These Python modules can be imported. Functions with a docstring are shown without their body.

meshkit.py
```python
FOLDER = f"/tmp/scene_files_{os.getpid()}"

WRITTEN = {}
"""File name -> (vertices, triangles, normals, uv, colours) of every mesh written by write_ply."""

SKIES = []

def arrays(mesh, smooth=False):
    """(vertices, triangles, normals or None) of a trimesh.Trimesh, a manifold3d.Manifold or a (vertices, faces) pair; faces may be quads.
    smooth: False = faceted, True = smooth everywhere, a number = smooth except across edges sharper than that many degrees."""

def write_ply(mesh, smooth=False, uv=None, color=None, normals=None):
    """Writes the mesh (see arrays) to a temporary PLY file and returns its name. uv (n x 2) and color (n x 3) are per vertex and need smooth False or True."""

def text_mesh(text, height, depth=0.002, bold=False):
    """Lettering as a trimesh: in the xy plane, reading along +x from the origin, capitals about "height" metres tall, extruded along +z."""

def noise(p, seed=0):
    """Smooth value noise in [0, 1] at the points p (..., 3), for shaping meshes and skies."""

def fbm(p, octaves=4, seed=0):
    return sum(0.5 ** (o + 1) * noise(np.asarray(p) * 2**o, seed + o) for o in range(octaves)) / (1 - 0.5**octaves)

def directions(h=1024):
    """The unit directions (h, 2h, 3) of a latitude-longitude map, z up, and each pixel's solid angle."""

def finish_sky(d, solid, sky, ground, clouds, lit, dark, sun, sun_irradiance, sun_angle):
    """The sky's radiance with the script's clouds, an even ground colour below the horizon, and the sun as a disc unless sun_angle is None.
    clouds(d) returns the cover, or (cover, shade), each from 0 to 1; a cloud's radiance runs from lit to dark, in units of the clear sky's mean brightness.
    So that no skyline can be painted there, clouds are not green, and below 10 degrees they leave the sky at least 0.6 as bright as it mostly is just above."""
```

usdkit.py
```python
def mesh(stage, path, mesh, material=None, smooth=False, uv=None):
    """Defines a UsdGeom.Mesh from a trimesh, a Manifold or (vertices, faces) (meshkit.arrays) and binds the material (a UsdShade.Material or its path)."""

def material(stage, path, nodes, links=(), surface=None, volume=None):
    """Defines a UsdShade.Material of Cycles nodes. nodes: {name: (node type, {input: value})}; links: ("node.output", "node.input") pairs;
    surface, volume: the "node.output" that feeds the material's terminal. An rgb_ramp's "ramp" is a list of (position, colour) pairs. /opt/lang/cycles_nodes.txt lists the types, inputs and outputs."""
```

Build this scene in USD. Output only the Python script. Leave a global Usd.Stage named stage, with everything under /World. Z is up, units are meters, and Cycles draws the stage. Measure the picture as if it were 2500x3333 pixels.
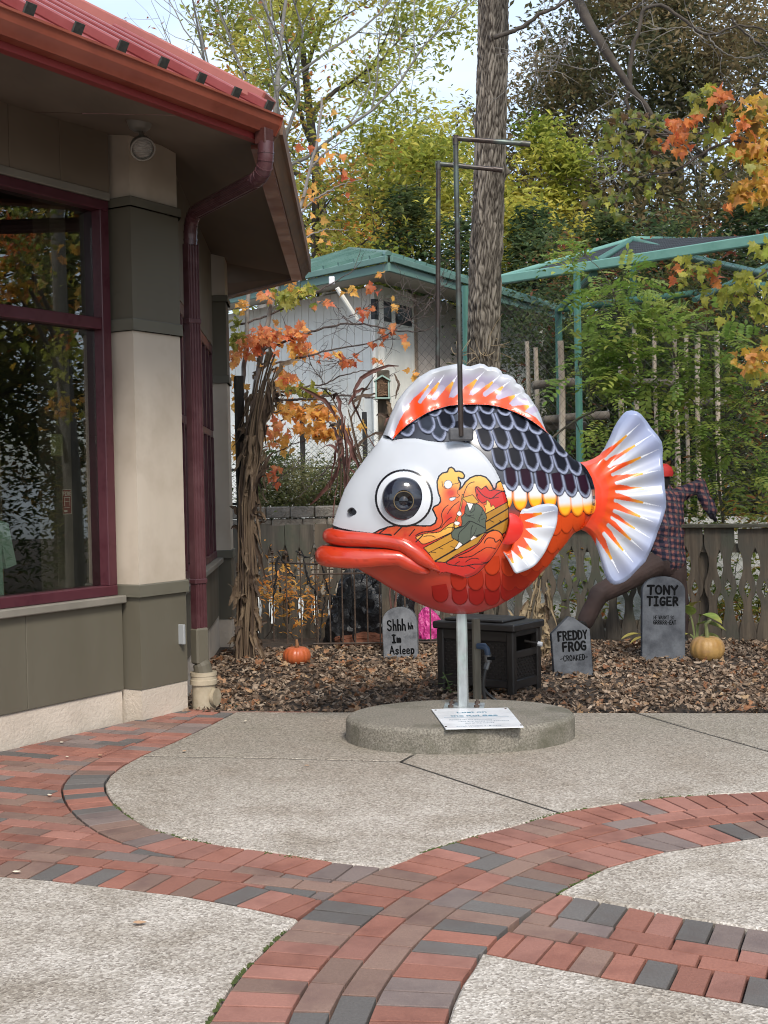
import math, random
import numpy as np, trimesh, usdkit, meshkit
from pxr import Usd, UsdGeom, UsdLux, UsdShade, Sdf, Gf, Vt
from shapely.geometry import Polygon, LineString, Point, MultiPolygon, box as sbox
from shapely import affinity, contains_xy
from scipy.spatial import Delaunay, cKDTree

random.seed(7)
RNG = np.random.default_rng(7)
stage = Usd.Stage.CreateInMemory()
UsdGeom.SetStageUpAxis(stage, 'Z')
UsdGeom.SetStageMetersPerUnit(stage, 1.0)
UsdGeom.Xform.Define(stage, '/World')
UsdGeom.Scope.Define(stage, '/World/Looks')

# ------------------------------------------------------------------ camera, sky, sun
F, CX, CY, EYE = 4250.0, 1250.0, 1666.5, 1.45            # in pixels of the 2500 x 3333 photograph
PITCH, ROLL = math.radians(-1.23), math.radians(1.15)
def rot_x(a):
    c, s = math.cos(a), math.sin(a); return np.array([[1, 0, 0], [0, c, -s], [0, s, c]])
def rot_z(a):
    c, s = math.cos(a), math.sin(a); return np.array([[c, -s, 0], [s, c, 0], [0, 0, 1.0]])
CAM = rot_x(math.pi / 2 + PITCH) @ rot_z(-ROLL)
cam = UsdGeom.Camera.Define(stage, '/World/camera')
m4 = np.eye(4); m4[:3, :3] = CAM; m4[:3, 3] = (0, 0, EYE)
cam.AddTransformOp().Set(Gf.Matrix4d(*m4.T.ravel().tolist()))
cam.CreateHorizontalApertureAttr(36.0); cam.CreateVerticalApertureAttr(48.0)
cam.CreateFocalLengthAttr(36.0 * F / 2500.0)
cam.CreateClippingRangeAttr((0.05, 2000.0))
cam.CreateExposureAttr(1.1)
SUN_EL, SUN_AZ = math.radians(46), math.radians(165)      # azimuth from +y towards +x: behind the camera, to the right
sky = usdkit.material(stage, '/World/Looks/sky', {
    's': ('sky_texture', {'sky_type': 'single_scattering', 'sun_disc': False, 'sun_elevation': SUN_EL, 'sun_rotation': SUN_AZ, 'aerosol_density': 2.0}),
    'tc': ('texture_coordinate', {}), 'mp': ('mapping', {'scale': (1.0, 1.0, 2.4)}),
    'n': ('noise_texture', {'scale': 2.3, 'detail': 6.0, 'roughness': 0.55, 'distortion': 0.4}),
    'r': ('rgb_ramp', {'ramp': [(0.34, (0.1,) * 3), (0.62, (1, 1, 1))]}),
    'w': ('mix', {'color2': (3.7, 4.35, 5.2)}),
    'b': ('background_shader', {'strength': 0.12})},
    [('tc.generated', 'mp.vector'), ('mp.vector', 'n.vector'), ('n.fac', 'r.fac'), ('r.color', 'w.fac'), ('s.color', 'w.color1'), ('w.color', 'b.color')], surface='b.background')
dome = UsdLux.DomeLight.Define(stage, '/World/sky')
dome.GetPrim().SetCustomDataByKey('kind', 'structure')
UsdShade.MaterialBindingAPI.Apply(dome.GetPrim()).Bind(sky)
sun = UsdLux.DistantLight.Define(stage, '/World/sun')
sun.CreateIntensityAttr(0.4); sun.CreateAngleAttr(14.0); sun.CreateNormalizeAttr(True); sun.CreateColorAttr(Gf.Vec3f(1.0, 0.95, 0.87))
sd = np.array([math.sin(SUN_AZ) * math.cos(SUN_EL), math.cos(SUN_AZ) * math.cos(SUN_EL), math.sin(SUN_EL)])
zx = sd; xx = np.cross([0, 0, 1], zx); xx /= np.linalg.norm(xx); yx = np.cross(zx, xx)
ms = np.eye(4); ms[:3, 0], ms[:3, 1], ms[:3, 2] = xx, yx, zx
sun.AddTransformOp().Set(Gf.Matrix4d(*ms.T.ravel().tolist()))

# ------------------------------------------------------------------ measuring helpers (authoring only)
EYEV = np.array([0, 0, EYE])
PX = 2500 / 1659.0                                        # points below were read off a 1659 px wide view
def ray(x, y):
    return CAM @ np.array([(x * PX - CX) / F, -(y * PX - CY) / F, -1.0])
def at(x, y, Y):
    d = ray(x, y); return EYEV + d * (Y / d[1])
def gnd(x, y, z=0.0):
    d = ray(x, y); return EYEV + d * ((z - EYE) / d[2])
def g2(pts, z=0.0):
    return np.array([gnd(x, y, z)[:2] for x, y in pts])

# ------------------------------------------------------------------ stage helpers
names, base_of = {}, {}
def numbered(parent, name):
    n = names.get((parent, name), 0); names[(parent, name)] = n + 1
    return f'{parent}/{name}' + (f'_{n:03d}' if n else '')
def tag(path, label=None, cat=None, group=None, kind=None):
    p = stage.GetPrimAtPath(path)
    for k, v in (('label', label), ('category', cat), ('group', group), ('kind', kind)):
        if v: p.SetCustomDataByKey(k, v)
    return path
def thing(name, label, cat, loc=(0, 0, 0), group=None, kind=None):
    path = numbered('/World', name)
    x = UsdGeom.Xform.Define(stage, path); x.AddTranslateOp().Set(Gf.Vec3d(*map(float, loc)))
    base_of[path] = np.array(loc, float)
    return tag(path, label, cat, group, kind)
def structure(name):
    return thing(name, None, None, kind='structure')
def put(name, mesh, mat, parent='/World', smooth=False, label=None, cat=None, group=None, kind=None, cd=None, number=True):
    """one Mesh prim; mesh in world coordinates"""
    path = numbered(parent, name)
    v, f, n = meshkit.arrays(mesh, smooth)
    b = base_of.get(parent)
    if b is None: b = np.zeros(3)
    base_of[path] = b
    m = UsdGeom.Mesh.Define(stage, path)
    m.CreatePointsAttr(Vt.Vec3fArray.FromNumpy((v - b).astype(np.float32)))
    m.CreateFaceVertexCountsAttr(Vt.IntArray.FromNumpy(np.full(len(f), 3, np.int32)))
    m.CreateFaceVertexIndicesAttr(Vt.IntArray.FromNumpy(f.astype(np.int32).ravel()))
    m.CreateSubdivisionSchemeAttr('none')
    if n is not None:
        m.CreateNormalsAttr(Vt.Vec3fArray.FromNumpy(n.astype(np.float32))); m.SetNormalsInterpolation('vertex')
    if cd is not None:
        UsdGeom.PrimvarsAPI(m).CreatePrimvar('paint', Sdf.ValueTypeNames.Color3fArray, 'vertex').Set(Vt.Vec3fArray.FromNumpy(np.asarray(cd, np.float32)))
    if mat is not None:
        UsdShade.MaterialBindingAPI.Apply(m.GetPrim()).Bind(mat)
    if label or cat or group or kind: tag(path, label, cat, group, kind)
    return path
def copy_of(src, loc, rotz=0.0, scale=1.0, label=None):
    name = src.rsplit('/', 1)[1]
    path = numbered('/World', name)
    x = UsdGeom.Xform.Define(stage, path)
    x.AddTranslateOp().Set(Gf.Vec3d(*map(float, loc))); x.AddRotateZOp().Set(math.degrees(rotz)); x.AddScaleOp().Set(Gf.Vec3f(scale))
    p = x.GetPrim(); p.GetReferences().AddInternalReference(src); p.SetInstanceable(True)
    if label: p.SetCustomDataByKey('label', label)
    return path

# ------------------------------------------------------------------ mesh helpers
def frame_of(t):
    t = np.asarray(t, float); t = t / np.linalg.norm(t)
    a = np.cross(t, [0, 0, 1.0] if abs(t[2]) < 0.9 else [1.0, 0, 0]); a /= np.linalg.norm(a)
    return t, a, np.cross(t, a)
class MB:
    def __init__(s): s.v, s.f, s.c, s.n = [], [], [], 0
    def add(s, v, f, c=None):
        v = np.asarray(v, float); f = np.asarray(f, int)
        if f.shape[1] == 4: f = np.vstack([f[:, [0, 1, 2]], f[:, [0, 2, 3]]])
        s.v.append(v); s.f.append(f + s.n); s.n += len(v)
        if c is not None: s.c.append(np.broadcast_to(np.asarray(c, float), (len(v), 3)))
        return s
    def tm(s, m, c=None): return s.add(m.vertices, m.faces, c)
    def box(s, c, size, R=None, bev=0.0, col=None):
        """box at centre c; R columns are its axes; bev chamfers every edge"""
        h = np.array(size, float) / 2
        if bev > 0:
            P = []
            for sx in (-1, 1):
                for sy in (-1, 1):
                    for sz in (-1, 1):
                        for k in range(3):
                            q = h.copy(); q -= bev; q[k] = h[k]; P.append(q * (sx, sy, sz))
            m = trimesh.convex.convex_hull(np.array(P)); v, f = m.vertices, m.faces
        else:
            m = trimesh.creation.box(2 * h); v, f = m.vertices, m.faces
        if R is not None: v = v @ np.asarray(R, float).T
        return s.add(v + np.asarray(c, float), f, col)
    def tube(s, pts, rad, sides=8, caps=True, col=None):
        p = np.asarray(pts, float); n = len(p)
        r = np.broadcast_to(np.asarray(rad, float), (n,))
        t = np.gradient(p, axis=0); t /= np.linalg.norm(t, axis=1, keepdims=True) + 1e-12
        a = np.zeros_like(p); _, a0, _ = frame_of(t[0]); a[0] = a0
        for i in range(1, n):
            q = a[i - 1] - t[i] * (a[i - 1] @ t[i]); a[i] = q / (np.linalg.norm(q) + 1e-12)
        b = np.cross(t, a); ang = np.arange(sides) * 2 * np.pi / sides
        v = (p[:, None] + r[:, None, None] * (np.cos(ang)[None, :, None] * a[:, None] + np.sin(ang)[None, :, None] * b[:, None])).reshape(-1, 3)
        i, j = np.meshgrid(np.arange(n - 1), np.arange(sides), indexing='ij'); j2 = (j + 1) % sides
        q = np.stack([i * sides + j, i * sides + j2, (i + 1) * sides + j2, (i + 1) * sides + j], -1).reshape(-1, 4)
        f = np.vstack([q[:, [0, 1, 2]], q[:, [0, 2, 3]]])
        if caps:
            k = np.arange(1, sides - 1); z = np.zeros_like(k)
            f = np.vstack([f, np.stack([z, k + 1, k], 1), np.stack([z, k, k + 1], 1) + (n - 1) * sides])
        return s.add(v, f, col)
    def prism(s, poly, z0, z1, bev=0.0, T=None, col=None):
        """shapely polygon extruded along z from z0 to z1 (then 3x4 transform T); bev chamfers the rim at z1"""
        for g in getattr(poly, 'geoms', [poly]):
            if g.area < 1e-7: continue
            g = g.buffer(0)
            for h in getattr(g, 'geoms', [g]):
                lv = [(h, z0, z1 - bev)]
                m = trimesh.creation.extrude_polygon(h, z1 - bev - z0, engine='earcut'); v = np.array(m.vertices) + (0, 0, z0); f = m.faces
                if T is not None: v = v @ np.asarray(T)[:3, :3].T + np.asarray(T)[:3, 3]
                s.add(v, f, col)
        return s
    def quad(s, a, b, c, d, col=None): return s.add([a, b, c, d], [[0, 1, 2, 3]], col)
    def mesh(s): return np.vstack(s.v), np.vstack(s.f)
    def build(s, name, mat, parent='/World', smooth=False, **k):
        if s.c and 'cd' not in k: k['cd'] = np.vstack(s.c)
        return put(name, s.mesh(), mat, parent, smooth, **k)
def lathe(profile, sides=32, c=(0, 0, 0)):
    p = np.asarray(profile, float); a = np.arange(sides) * 2 * np.pi / sides; n = len(p)
    v = np.stack([p[:, None, 0] * np.cos(a), p[:, None, 0] * np.sin(a), np.repeat(p[:, 1:2], sides, 1)], -1).reshape(-1, 3) + np.asarray(c, float)
    i, j = np.meshgrid(np.arange(n - 1), np.arange(sides), indexing='ij'); j2 = (j + 1) % sides
    q = np.stack([i * sides + j, i * sides + j2, (i + 1) * sides + j2, (i + 1) * sides + j], -1).reshape(-1, 4)
    return v, np.vstack([q[:, [0, 1, 2]], q[:, [0, 2, 3]]])
def spline(pts, n):
    p = np.asarray(pts, float); t = np.r_[0, np.cumsum(np.linalg.norm(np.diff(p, axis=0), axis=1))]
    from scipy.interpolate import PchipInterpolator
    return PchipInterpolator(t, p)(np.linspace(0, t[-1], n))
def basis(x, y=None, z=None):
    return np.stack([x, y, z], 1)

# ------------------------------------------------------------------ materials
made = {}
def mat(name, c1, c2=None, scale=4.0, rough=0.6, bump=0.0, bscale=60.0, metallic=0.0, coat=0.0, stretch=(1, 1, 1), lo=0.35, hi=0.65, detail=5.0, spec=0.5, bdist=0.01, c3=None, scale3=0.6, trans=0.0, rrange=0.12, vary=0.0):
    """principled paint, wood, stone ...: two tones mixed by noise, a third in large stains, fine relief"""
    if name in made: return made[name]
    N = {'g': ('geometry', {}), 'm': ('mapping', {'scale': stretch}), 'n': ('noise_texture', {'scale': scale, 'detail': detail, 'roughness': 0.6}),
         'r': ('rgb_ramp', {'ramp': [(lo, c1), (hi, c2 or c1)]}), 'p': ('principled_bsdf', {'metallic': metallic, 'coat_weight': coat, 'specular_ior_level': spec}),
         'rr': ('map_range', {'from_min': 0.3, 'from_max': 0.7, 'to_min': rough - rrange, 'to_max': min(1, rough + rrange)})}
    L = [('g.position', 'm.vector'), ('m.vector', 'n.vector'), ('n.fac', 'r.fac'), ('n.fac', 'rr.value'), ('rr.result', 'p.roughness')]
    col = 'r.color'
    if c3 is not None:
        N['n3'] = ('noise_texture', {'scale': scale3, 'detail': 6.0, 'roughness': 0.62}); N['r3'] = ('rgb_ramp', {'ramp': [(0.48, (0, 0, 0)), (0.66, (1, 1, 1))]}); N['x3'] = ('mix', {'color2': c3})
        L += [('g.position', 'n3.vector'), ('n3.fac', 'r3.fac'), ('r3.color', 'x3.fac'), (col, 'x3.color1')]; col = 'x3.color'
    if vary:
        N['oi'] = ('object_info', {}); N['vr'] = ('map_range', {'to_min': 1 - vary, 'to_max': 1 + vary}); N['vx'] = ('mix', {'mix_type': 'multiply', 'fac': 1.0}); L += [('oi.random', 'vr.value'), (col, 'vx.color1'), ('vr.result', 'vx.color2')]; col = 'vx.color'
    L.append((col, 'p.base_color'))
    if bump:
        N['nb'] = ('noise_texture', {'scale': bscale, 'detail': 4.0, 'roughness': 0.65}); N['b'] = ('bump', {'strength': bump, 'distance': bdist})
        L += [('m.vector', 'nb.vector'), ('nb.fac', 'b.height'), ('b.normal', 'p.normal')]
    out = 'p.BSDF'
    made[name] = usdkit.material(stage, '/World/Looks/' + name, N, L, surface=out)
    return made[name]
def paint_mat(name, rough=0.3, coat=0.3, bump=0.0, bscale=40.0, grime=0.0, leaf=0.0, spec=0.5):
    """colour from the mesh's own 'paint' attribute"""
    if name in made: return made[name]
    N = {'a': ('attribute', {'attribute': 'paint'}), 'p': ('principled_bsdf', {'roughness': rough, 'coat_weight': coat, 'coat_roughness': 0.12, 'specular_ior_level': spec}), 'g': ('geometry', {})}
    L = []; col = 'a.color'; out = 'p.BSDF'
    if grime:
        N['n'] = ('noise_texture', {'scale': 5.0, 'detail': 8.0, 'roughness': 0.7}); N['r'] = ('rgb_ramp', {'ramp': [(0.4, (1, 1, 1)), (0.75, (1 - grime,) * 3)]}); N['x'] = ('mix', {'mix_type': 'multiply', 'fac': 1.0})
        L += [('g.position', 'n.vector'), ('n.fac', 'r.fac'), (col, 'x.color1'), ('r.color', 'x.color2')]; col = 'x.color'
    L.append((col, 'p.base_color'))
    if bump:
        N['nb'] = ('noise_texture', {'scale': bscale, 'detail': 3.0}); N['b'] = ('bump', {'strength': bump, 'distance': 0.004})
        L += [('g.position', 'nb.vector'), ('nb.fac', 'b.height'), ('b.normal', 'p.normal')]
    if leaf:
        N['t'] = ('translucent_bsdf', {}); N['mx'] = ('mix_closure', {'fac': leaf})
        L += [(col, 't.color'), ('p.BSDF', 'mx.closure1'), ('t.BSDF', 'mx.closure2')]; out = 'mx.closure'
    made[name] = usdkit.material(stage, '/World/Looks/' + name, N, L, surface=out)
    return made[name]
# ================================================================== GROUND
def ground_z(x, y):
    """height of the planting bed and the land behind it"""
    y = np.asarray(y, float); x = np.asarray(x, float)
    return -0.02 - 0.012 * np.clip(y - 8, 0, 5) - 0.16 * np.clip(y - 13.2, 0, 6) - 0.02 * np.clip(y - 19, 0, 60) + 0.03 * (meshkit.noise(np.stack([x * 0.9, y * 0.9, 0 * x], -1), 3) - 0.5)
soil_m = mat('soil', (0.035, 0.024, 0.017), (0.085, 0.058, 0.038), scale=9, rough=0.95, bump=0.8, bscale=70, bdist=0.03, c3=(0.05, 0.035, 0.024))
xs = np.r_[-60, -30, -15, -8, np.arange(-5, 7.01, 0.16), 9, 15, 30, 60]; ys = np.r_[-30, -12, -4, 0, 3, 5, 6.2, np.arange(6.6, 14.4, 0.16), np.arange(14.6, 20, 0.6), 24, 30, 45, 80, 200]
GX, GY = np.meshgrid(xs, ys)
GZ = ground_z(GX, GY)
GZ = np.where(GY < 8.6, np.minimum(GZ, -0.035), GZ)
idx = np.arange(GX.size).reshape(GX.shape)
q = np.stack([idx[:-1, :-1], idx[:-1, 1:], idx[1:, 1:], idx[1:, :-1]], -1).reshape(-1, 4)
put('ground', (np.stack([GX, GY, GZ], -1).reshape(-1, 3), q), soil_m, smooth=True, kind='structure')

# ------------------------------------------------------------------ the plaza: outlines of the exposed-aggregate slabs
BIG = [(510, 1538), (450, 1569), (375, 1604), (310, 1631), (265, 1655), (240, 1674), (228, 1692), (230, 1708), (245, 1733), (280, 1763), (325, 1788), (400, 1811), (500, 1829), (625, 1844), (725, 1862), (832, 1873),
       (864, 1862), (912, 1840), (995, 1812), (1107, 1784), (1202, 1756), (1315, 1737), (1431, 1722), (1659, 1708), (1900, 1702), (1900, 1541)]
LEFT = [(445, 2211), (468, 2175), (500, 2125), (540, 2080), (600, 2023), (643, 1986), (550, 1965), (400, 1937), (250, 1919), (100, 1902), (0, 1894), (-300, 1884)]
UPPER_RIGHT = [(1659, 1807), (1430, 1842), (1310, 1875), (1260, 1900), (1207, 1930), (1330, 1952), (1480, 1982), (1659, 2009)]
LOWER_RIGHT = [(967, 2212), (980, 2170), (1000, 2125), (1025, 2090), (1042, 2060), (1180, 2088), (1330, 2118), (1659, 2177)]
def smooth_edge(p, s=0.5, n=0):
    return np.asarray(p)
big = Polygon(g2(BIG)).buffer(0.02).buffer(-0.02)
l_ = g2(LEFT); left = Polygon(np.vstack([l_, [[-3.2, 4.6], [-3.2, 2.2], [-1.1, 2.2], [-0.72, 2.9]]])).buffer(0)
ur = g2(UPPER_RIGHT); upper_right = Polygon(np.vstack([ur, [[2.6, 3.55], [2.6, 5.45]]])).buffer(0)
lr = g2(LOWER_RIGHT); lower_right = Polygon(np.vstack([lr, [[2.4, 2.9], [2.4, 2.0], [0.24, 2.0], [0.2, 2.9]]])).buffer(0)
bnd = Polygon([(-3.4, 2.0), (3.2, 2.0), (3.2, 8.2), (1.2, 8.05), (-1.05, 8.44), (-1.35, 8.55), (-1.6, 8.16), (-3.4, 5.3)])

agg = {'g': ('geometry', {}), 'v': ('voronoi_texture', {'scale': 125.0}), 'v2': ('voronoi_texture', {'scale': 190.0}), 'n': ('noise_texture', {'scale': 2.2, 'detail': 8.0, 'roughness': 0.65}),
       'r': ('rgb_ramp', {'ramp': [(0.0, (0.24, 0.205, 0.17)), (0.3, (0.375, 0.33, 0.28)), (0.65, (0.475, 0.425, 0.365)), (1.0, (0.66, 0.60, 0.53))]}), 'sc': ('separate_color', {}),
       'st': ('rgb_ramp', {'ramp': [(0.36, (0.56, 0.52, 0.46)), (0.6, (1, 1, 1))]}), 'x': ('mix', {'mix_type': 'multiply', 'fac': 0.75}),
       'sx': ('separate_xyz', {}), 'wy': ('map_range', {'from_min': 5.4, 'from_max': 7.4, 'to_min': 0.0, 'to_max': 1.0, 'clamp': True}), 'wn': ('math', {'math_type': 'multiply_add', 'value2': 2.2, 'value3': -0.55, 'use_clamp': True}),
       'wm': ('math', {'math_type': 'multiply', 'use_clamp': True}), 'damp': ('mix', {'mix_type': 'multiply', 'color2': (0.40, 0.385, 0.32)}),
       'b': ('bump', {'strength': 0.5, 'distance': 0.005}), 'cr': ('math', {'math_type': 'multiply', 'value2': 0.75}), 'p': ('principled_bsdf', {'roughness': 0.85})}
made['aggregate'] = usdkit.material(stage, '/World/Looks/aggregate', agg,
    [('g.position', 'v.vector'), ('g.position', 'v2.vector'), ('g.position', 'n.vector'), ('v.color', 'sc.color'), ('sc.r', 'r.fac'), ('n.fac', 'st.fac'), ('r.color', 'x.color1'), ('st.color', 'x.color2'),
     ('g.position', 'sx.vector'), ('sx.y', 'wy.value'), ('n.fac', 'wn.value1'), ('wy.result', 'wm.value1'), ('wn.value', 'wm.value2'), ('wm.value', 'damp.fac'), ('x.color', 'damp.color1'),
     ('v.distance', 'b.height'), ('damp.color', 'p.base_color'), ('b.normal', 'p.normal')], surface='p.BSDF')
def slab_mesh(poly, z0, z1, bev, step=0.0):
    """a slab with a chamfered rim, seen from above"""
    mb = MB()
    for g in getattr(poly, 'geoms', [poly]):
        if g.area < 1e-4: continue
        out = np.asarray(g.exterior.coords)[:-1]; inn = g.buffer(-bev)
        if Polygon(out).exterior.is_ccw is False: out = out[::-1]
        n = len(out); nxt = np.roll(out, -1, 0) - out; nxt /= np.linalg.norm(nxt, axis=1, keepdims=True) + 1e-9
        prv = np.roll(nxt, 1, 0); nm = np.stack([-(nxt[:, 1] + prv[:, 1]), nxt[:, 0] + prv[:, 0]], 1); nm /= np.maximum(np.linalg.norm(nm, axis=1, keepdims=True), 0.4)
        ins = out + nm * bev
        v = np.vstack([np.c_[out, np.full(n, z0)], np.c_[out, np.full(n, z1 - bev)], np.c_[ins, np.full(n, z1)]])
        i = np.arange(n); j = (i + 1) % n
        f = np.vstack([np.stack([i, j, j + n], 1), np.stack([i, j + n, i + n], 1), np.stack([i + n, j + n, j + 2 * n], 1), np.stack([i + n, j + 2 * n, i + 2 * n], 1)])
        vt, ft = trimesh.creation.triangulate_polygon(Polygon(ins).buffer(0) if not Polygon(ins).is_valid else Polygon(ins), engine='earcut')
        mb.add(v, f); mb.add(np.c_[vt, np.full(len(vt), z1)], ft)
    return mb
joints = [[(150, 1626), (310, 1633), (560, 1637), (865, 1645)], [(865, 1645), (1040, 1702), (1224, 1760), (1300, 1790)], [(865, 1645), (906, 1622), (960, 1590), (1000, 1560), (1010, 1500)], [(1330, 1525), (1375, 1540), (1500, 1577), (1659, 1622), (1800, 1664)]]
cut = big
for j in joints: cut = cut.difference(LineString(g2(j)).buffer(0.0095))
paving = structure('concrete_paving')
for g in sorted(getattr(cut, 'geoms', [cut]), key=lambda g: -g.area):
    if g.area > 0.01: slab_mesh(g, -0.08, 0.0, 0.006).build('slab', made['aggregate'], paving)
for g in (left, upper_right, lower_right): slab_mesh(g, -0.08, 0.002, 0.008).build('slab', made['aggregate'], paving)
jf = mat('joint_filler', (0.018, 0.016, 0.013), (0.04, 0.036, 0.028), scale=20, rough=0.95)
for j in joints:
    g = LineString(g2(j)).buffer(0.0092).intersection(big.buffer(-0.01)).difference(Polygon([(-.2, 6.95), (1.0, 6.95), (1.0, 7.9), (-.2, 7.9)]))
    if not g.is_empty: put('joint', MB().prism(g, -0.02, -0.003).mesh(), jf, paving)
put('joint_sand', slab_mesh(bnd, -0.09, -0.034, 0.002).mesh(), mat('joint_sand', (0.008, 0.0075, 0.006), (0.02, 0.018, 0.014), scale=30, rough=0.95, bump=0.5, bscale=200, c3=(0.02, 0.032, 0.012), scale3=1.3), kind='structure')

# ------------------------------------------------------------------ pavers, one by one
def brick_mat(name, a, b, c):
    return mat(name, a, b, scale=110, rough=0.88, bump=0.7, bscale=190, bdist=0.004, lo=0.3, hi=0.7, c3=c, scale3=5.0, detail=8, vary=0.16)
BRICK = [brick_mat('brick_red', (0.235, 0.093, 0.064), (0.315, 0.135, 0.095), (0.205, 0.080, 0.056)), brick_mat('brick_rose', (0.28, 0.122, 0.09), (0.35, 0.165, 0.125), (0.24, 0.105, 0.078)), brick_mat('brick_brown', (0.185, 0.112, 0.083), (0.25, 0.16, 0.125), (0.17, 0.10, 0.08)),
         brick_mat('brick_mauve', (0.17, 0.125, 0.11), (0.225, 0.172, 0.15), (0.15, 0.11, 0.10)), brick_mat('brick_slate', (0.098, 0.088, 0.080), (0.152, 0.138, 0.127), (0.115, 0.096, 0.086))]
P_B = np.array([0.33, 0.22, 0.20, 0.13, 0.12])
brick_rng = random.Random(3)
def brick(poly, parent, joint=0.0048):
    g = poly.buffer(-joint)
    for h in getattr(g, 'geoms', [g]):
        if h.is_empty or h.area < 0.0012: continue
        h = h.simplify(0.003)
        z = brick_rng.gauss(0, 0.0006)
        mb = slab_mesh(h, -0.05, z, 0.0022)
        v = np.vstack(mb.v); c = np.array(h.centroid.coords[0]); tilt = (brick_rng.gauss(0, 0.004), brick_rng.gauss(0, 0.004))
        v[:, 2] += (v[:, 0] - c[0]) * tilt[0] + (v[:, 1] - c[1]) * tilt[1]
        k = brick_rng.choices(range(5), P_B)[0]
        if brick_rng.random() < 0.12 and brick.last is not None: k = brick.last
        brick.last = k
        put('brick', (v, np.vstack(mb.f)), BRICK[k], parent)
brick.last = None
BL, BW = 0.205, 0.1025
def fit_circle(p):
    A = np.c_[2 * p, np.ones(len(p))]; s = np.linalg.lstsq(A, (p ** 2).sum(1), rcond=None)[0]
    return s[:2], math.sqrt(s[2] + s[:2] @ s[:2])
def arc_path(pts, n=400):
    """a smooth line through measured ground points"""
    return spline(pts, n)
def offset_line(line, d):
    t = np.gradient(line, axis=0); t /= np.linalg.norm(t, axis=1, keepdims=True)
    return line + np.c_[-t[:, 1], t[:, 0]] * d
def course(line, d0, d1, length, parent, region, phase=0.0):
    """one row of pavers between offsets d0 and d1 of a line, cut every "length" metres"""
    a, b = offset_line(line, d0), offset_line(line, d1); mid = (a + b) / 2
    s = np.r_[0, np.cumsum(np.linalg.norm(np.diff(mid, axis=0), axis=1))]
    cuts = np.arange(-phase, s[-1], length)
    for c in cuts:
        u = np.linspace(max(c, 0), min(c + length, s[-1]), 4)
        if u[-1] - u[0] < 0.02: continue
        ia = np.stack([np.interp(u, s, a[:, k]) for k in (0, 1)], 1); ib = np.stack([np.interp(u, s, b[:, k]) for k in (0, 1)], 1)
        g = Polygon(np.vstack([ia, ib[::-1]])).buffer(0).intersection(region)
        if not g.is_empty: brick(g, parent)
slabs = big.union(left).union(upper_right).union(lower_right).buffer(0.006)
free = bnd.difference(slabs)
# the curved band: four courses between the left and lower-right slabs, on to the right edge of the picture
EAST = g2([(930, 2330), (967, 2212), (980, 2170), (1000, 2125), (1025, 2090), (1042, 2060), (1120, 1985), (1207, 1930), (1260, 1900), (1310, 1875), (1430, 1842), (1659, 1807), (1800, 1790)])
WEST = g2([(400, 2330), (445, 2211), (500, 2125), (540, 2080), (600, 2023), (643, 1986), (740, 1920), (832, 1873), (912, 1840), (995, 1812), (1107, 1784), (1202, 1756), (1315, 1737), (1431, 1722), (1659, 1708), (1800, 1703)])
ec, er = fit_circle(EAST); wc, wr = fit_circle(WEST)
from scipy.ndimage import gaussian_filter1d as gf1
e_raw, w_line = arc_path(EAST, 1600), gf1(arc_path(WEST), 6, axis=0, mode='nearest')
t_w = np.gradient(w_line, axis=0); t_w /= np.linalg.norm(t_w, axis=1, keepdims=True); n_w = np.stack([t_w[:, 1], -t_w[:, 0]], 1); n_w *= np.sign((n_w * (e_raw[800] - w_line[200])).sum(1))[:, None]
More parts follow.
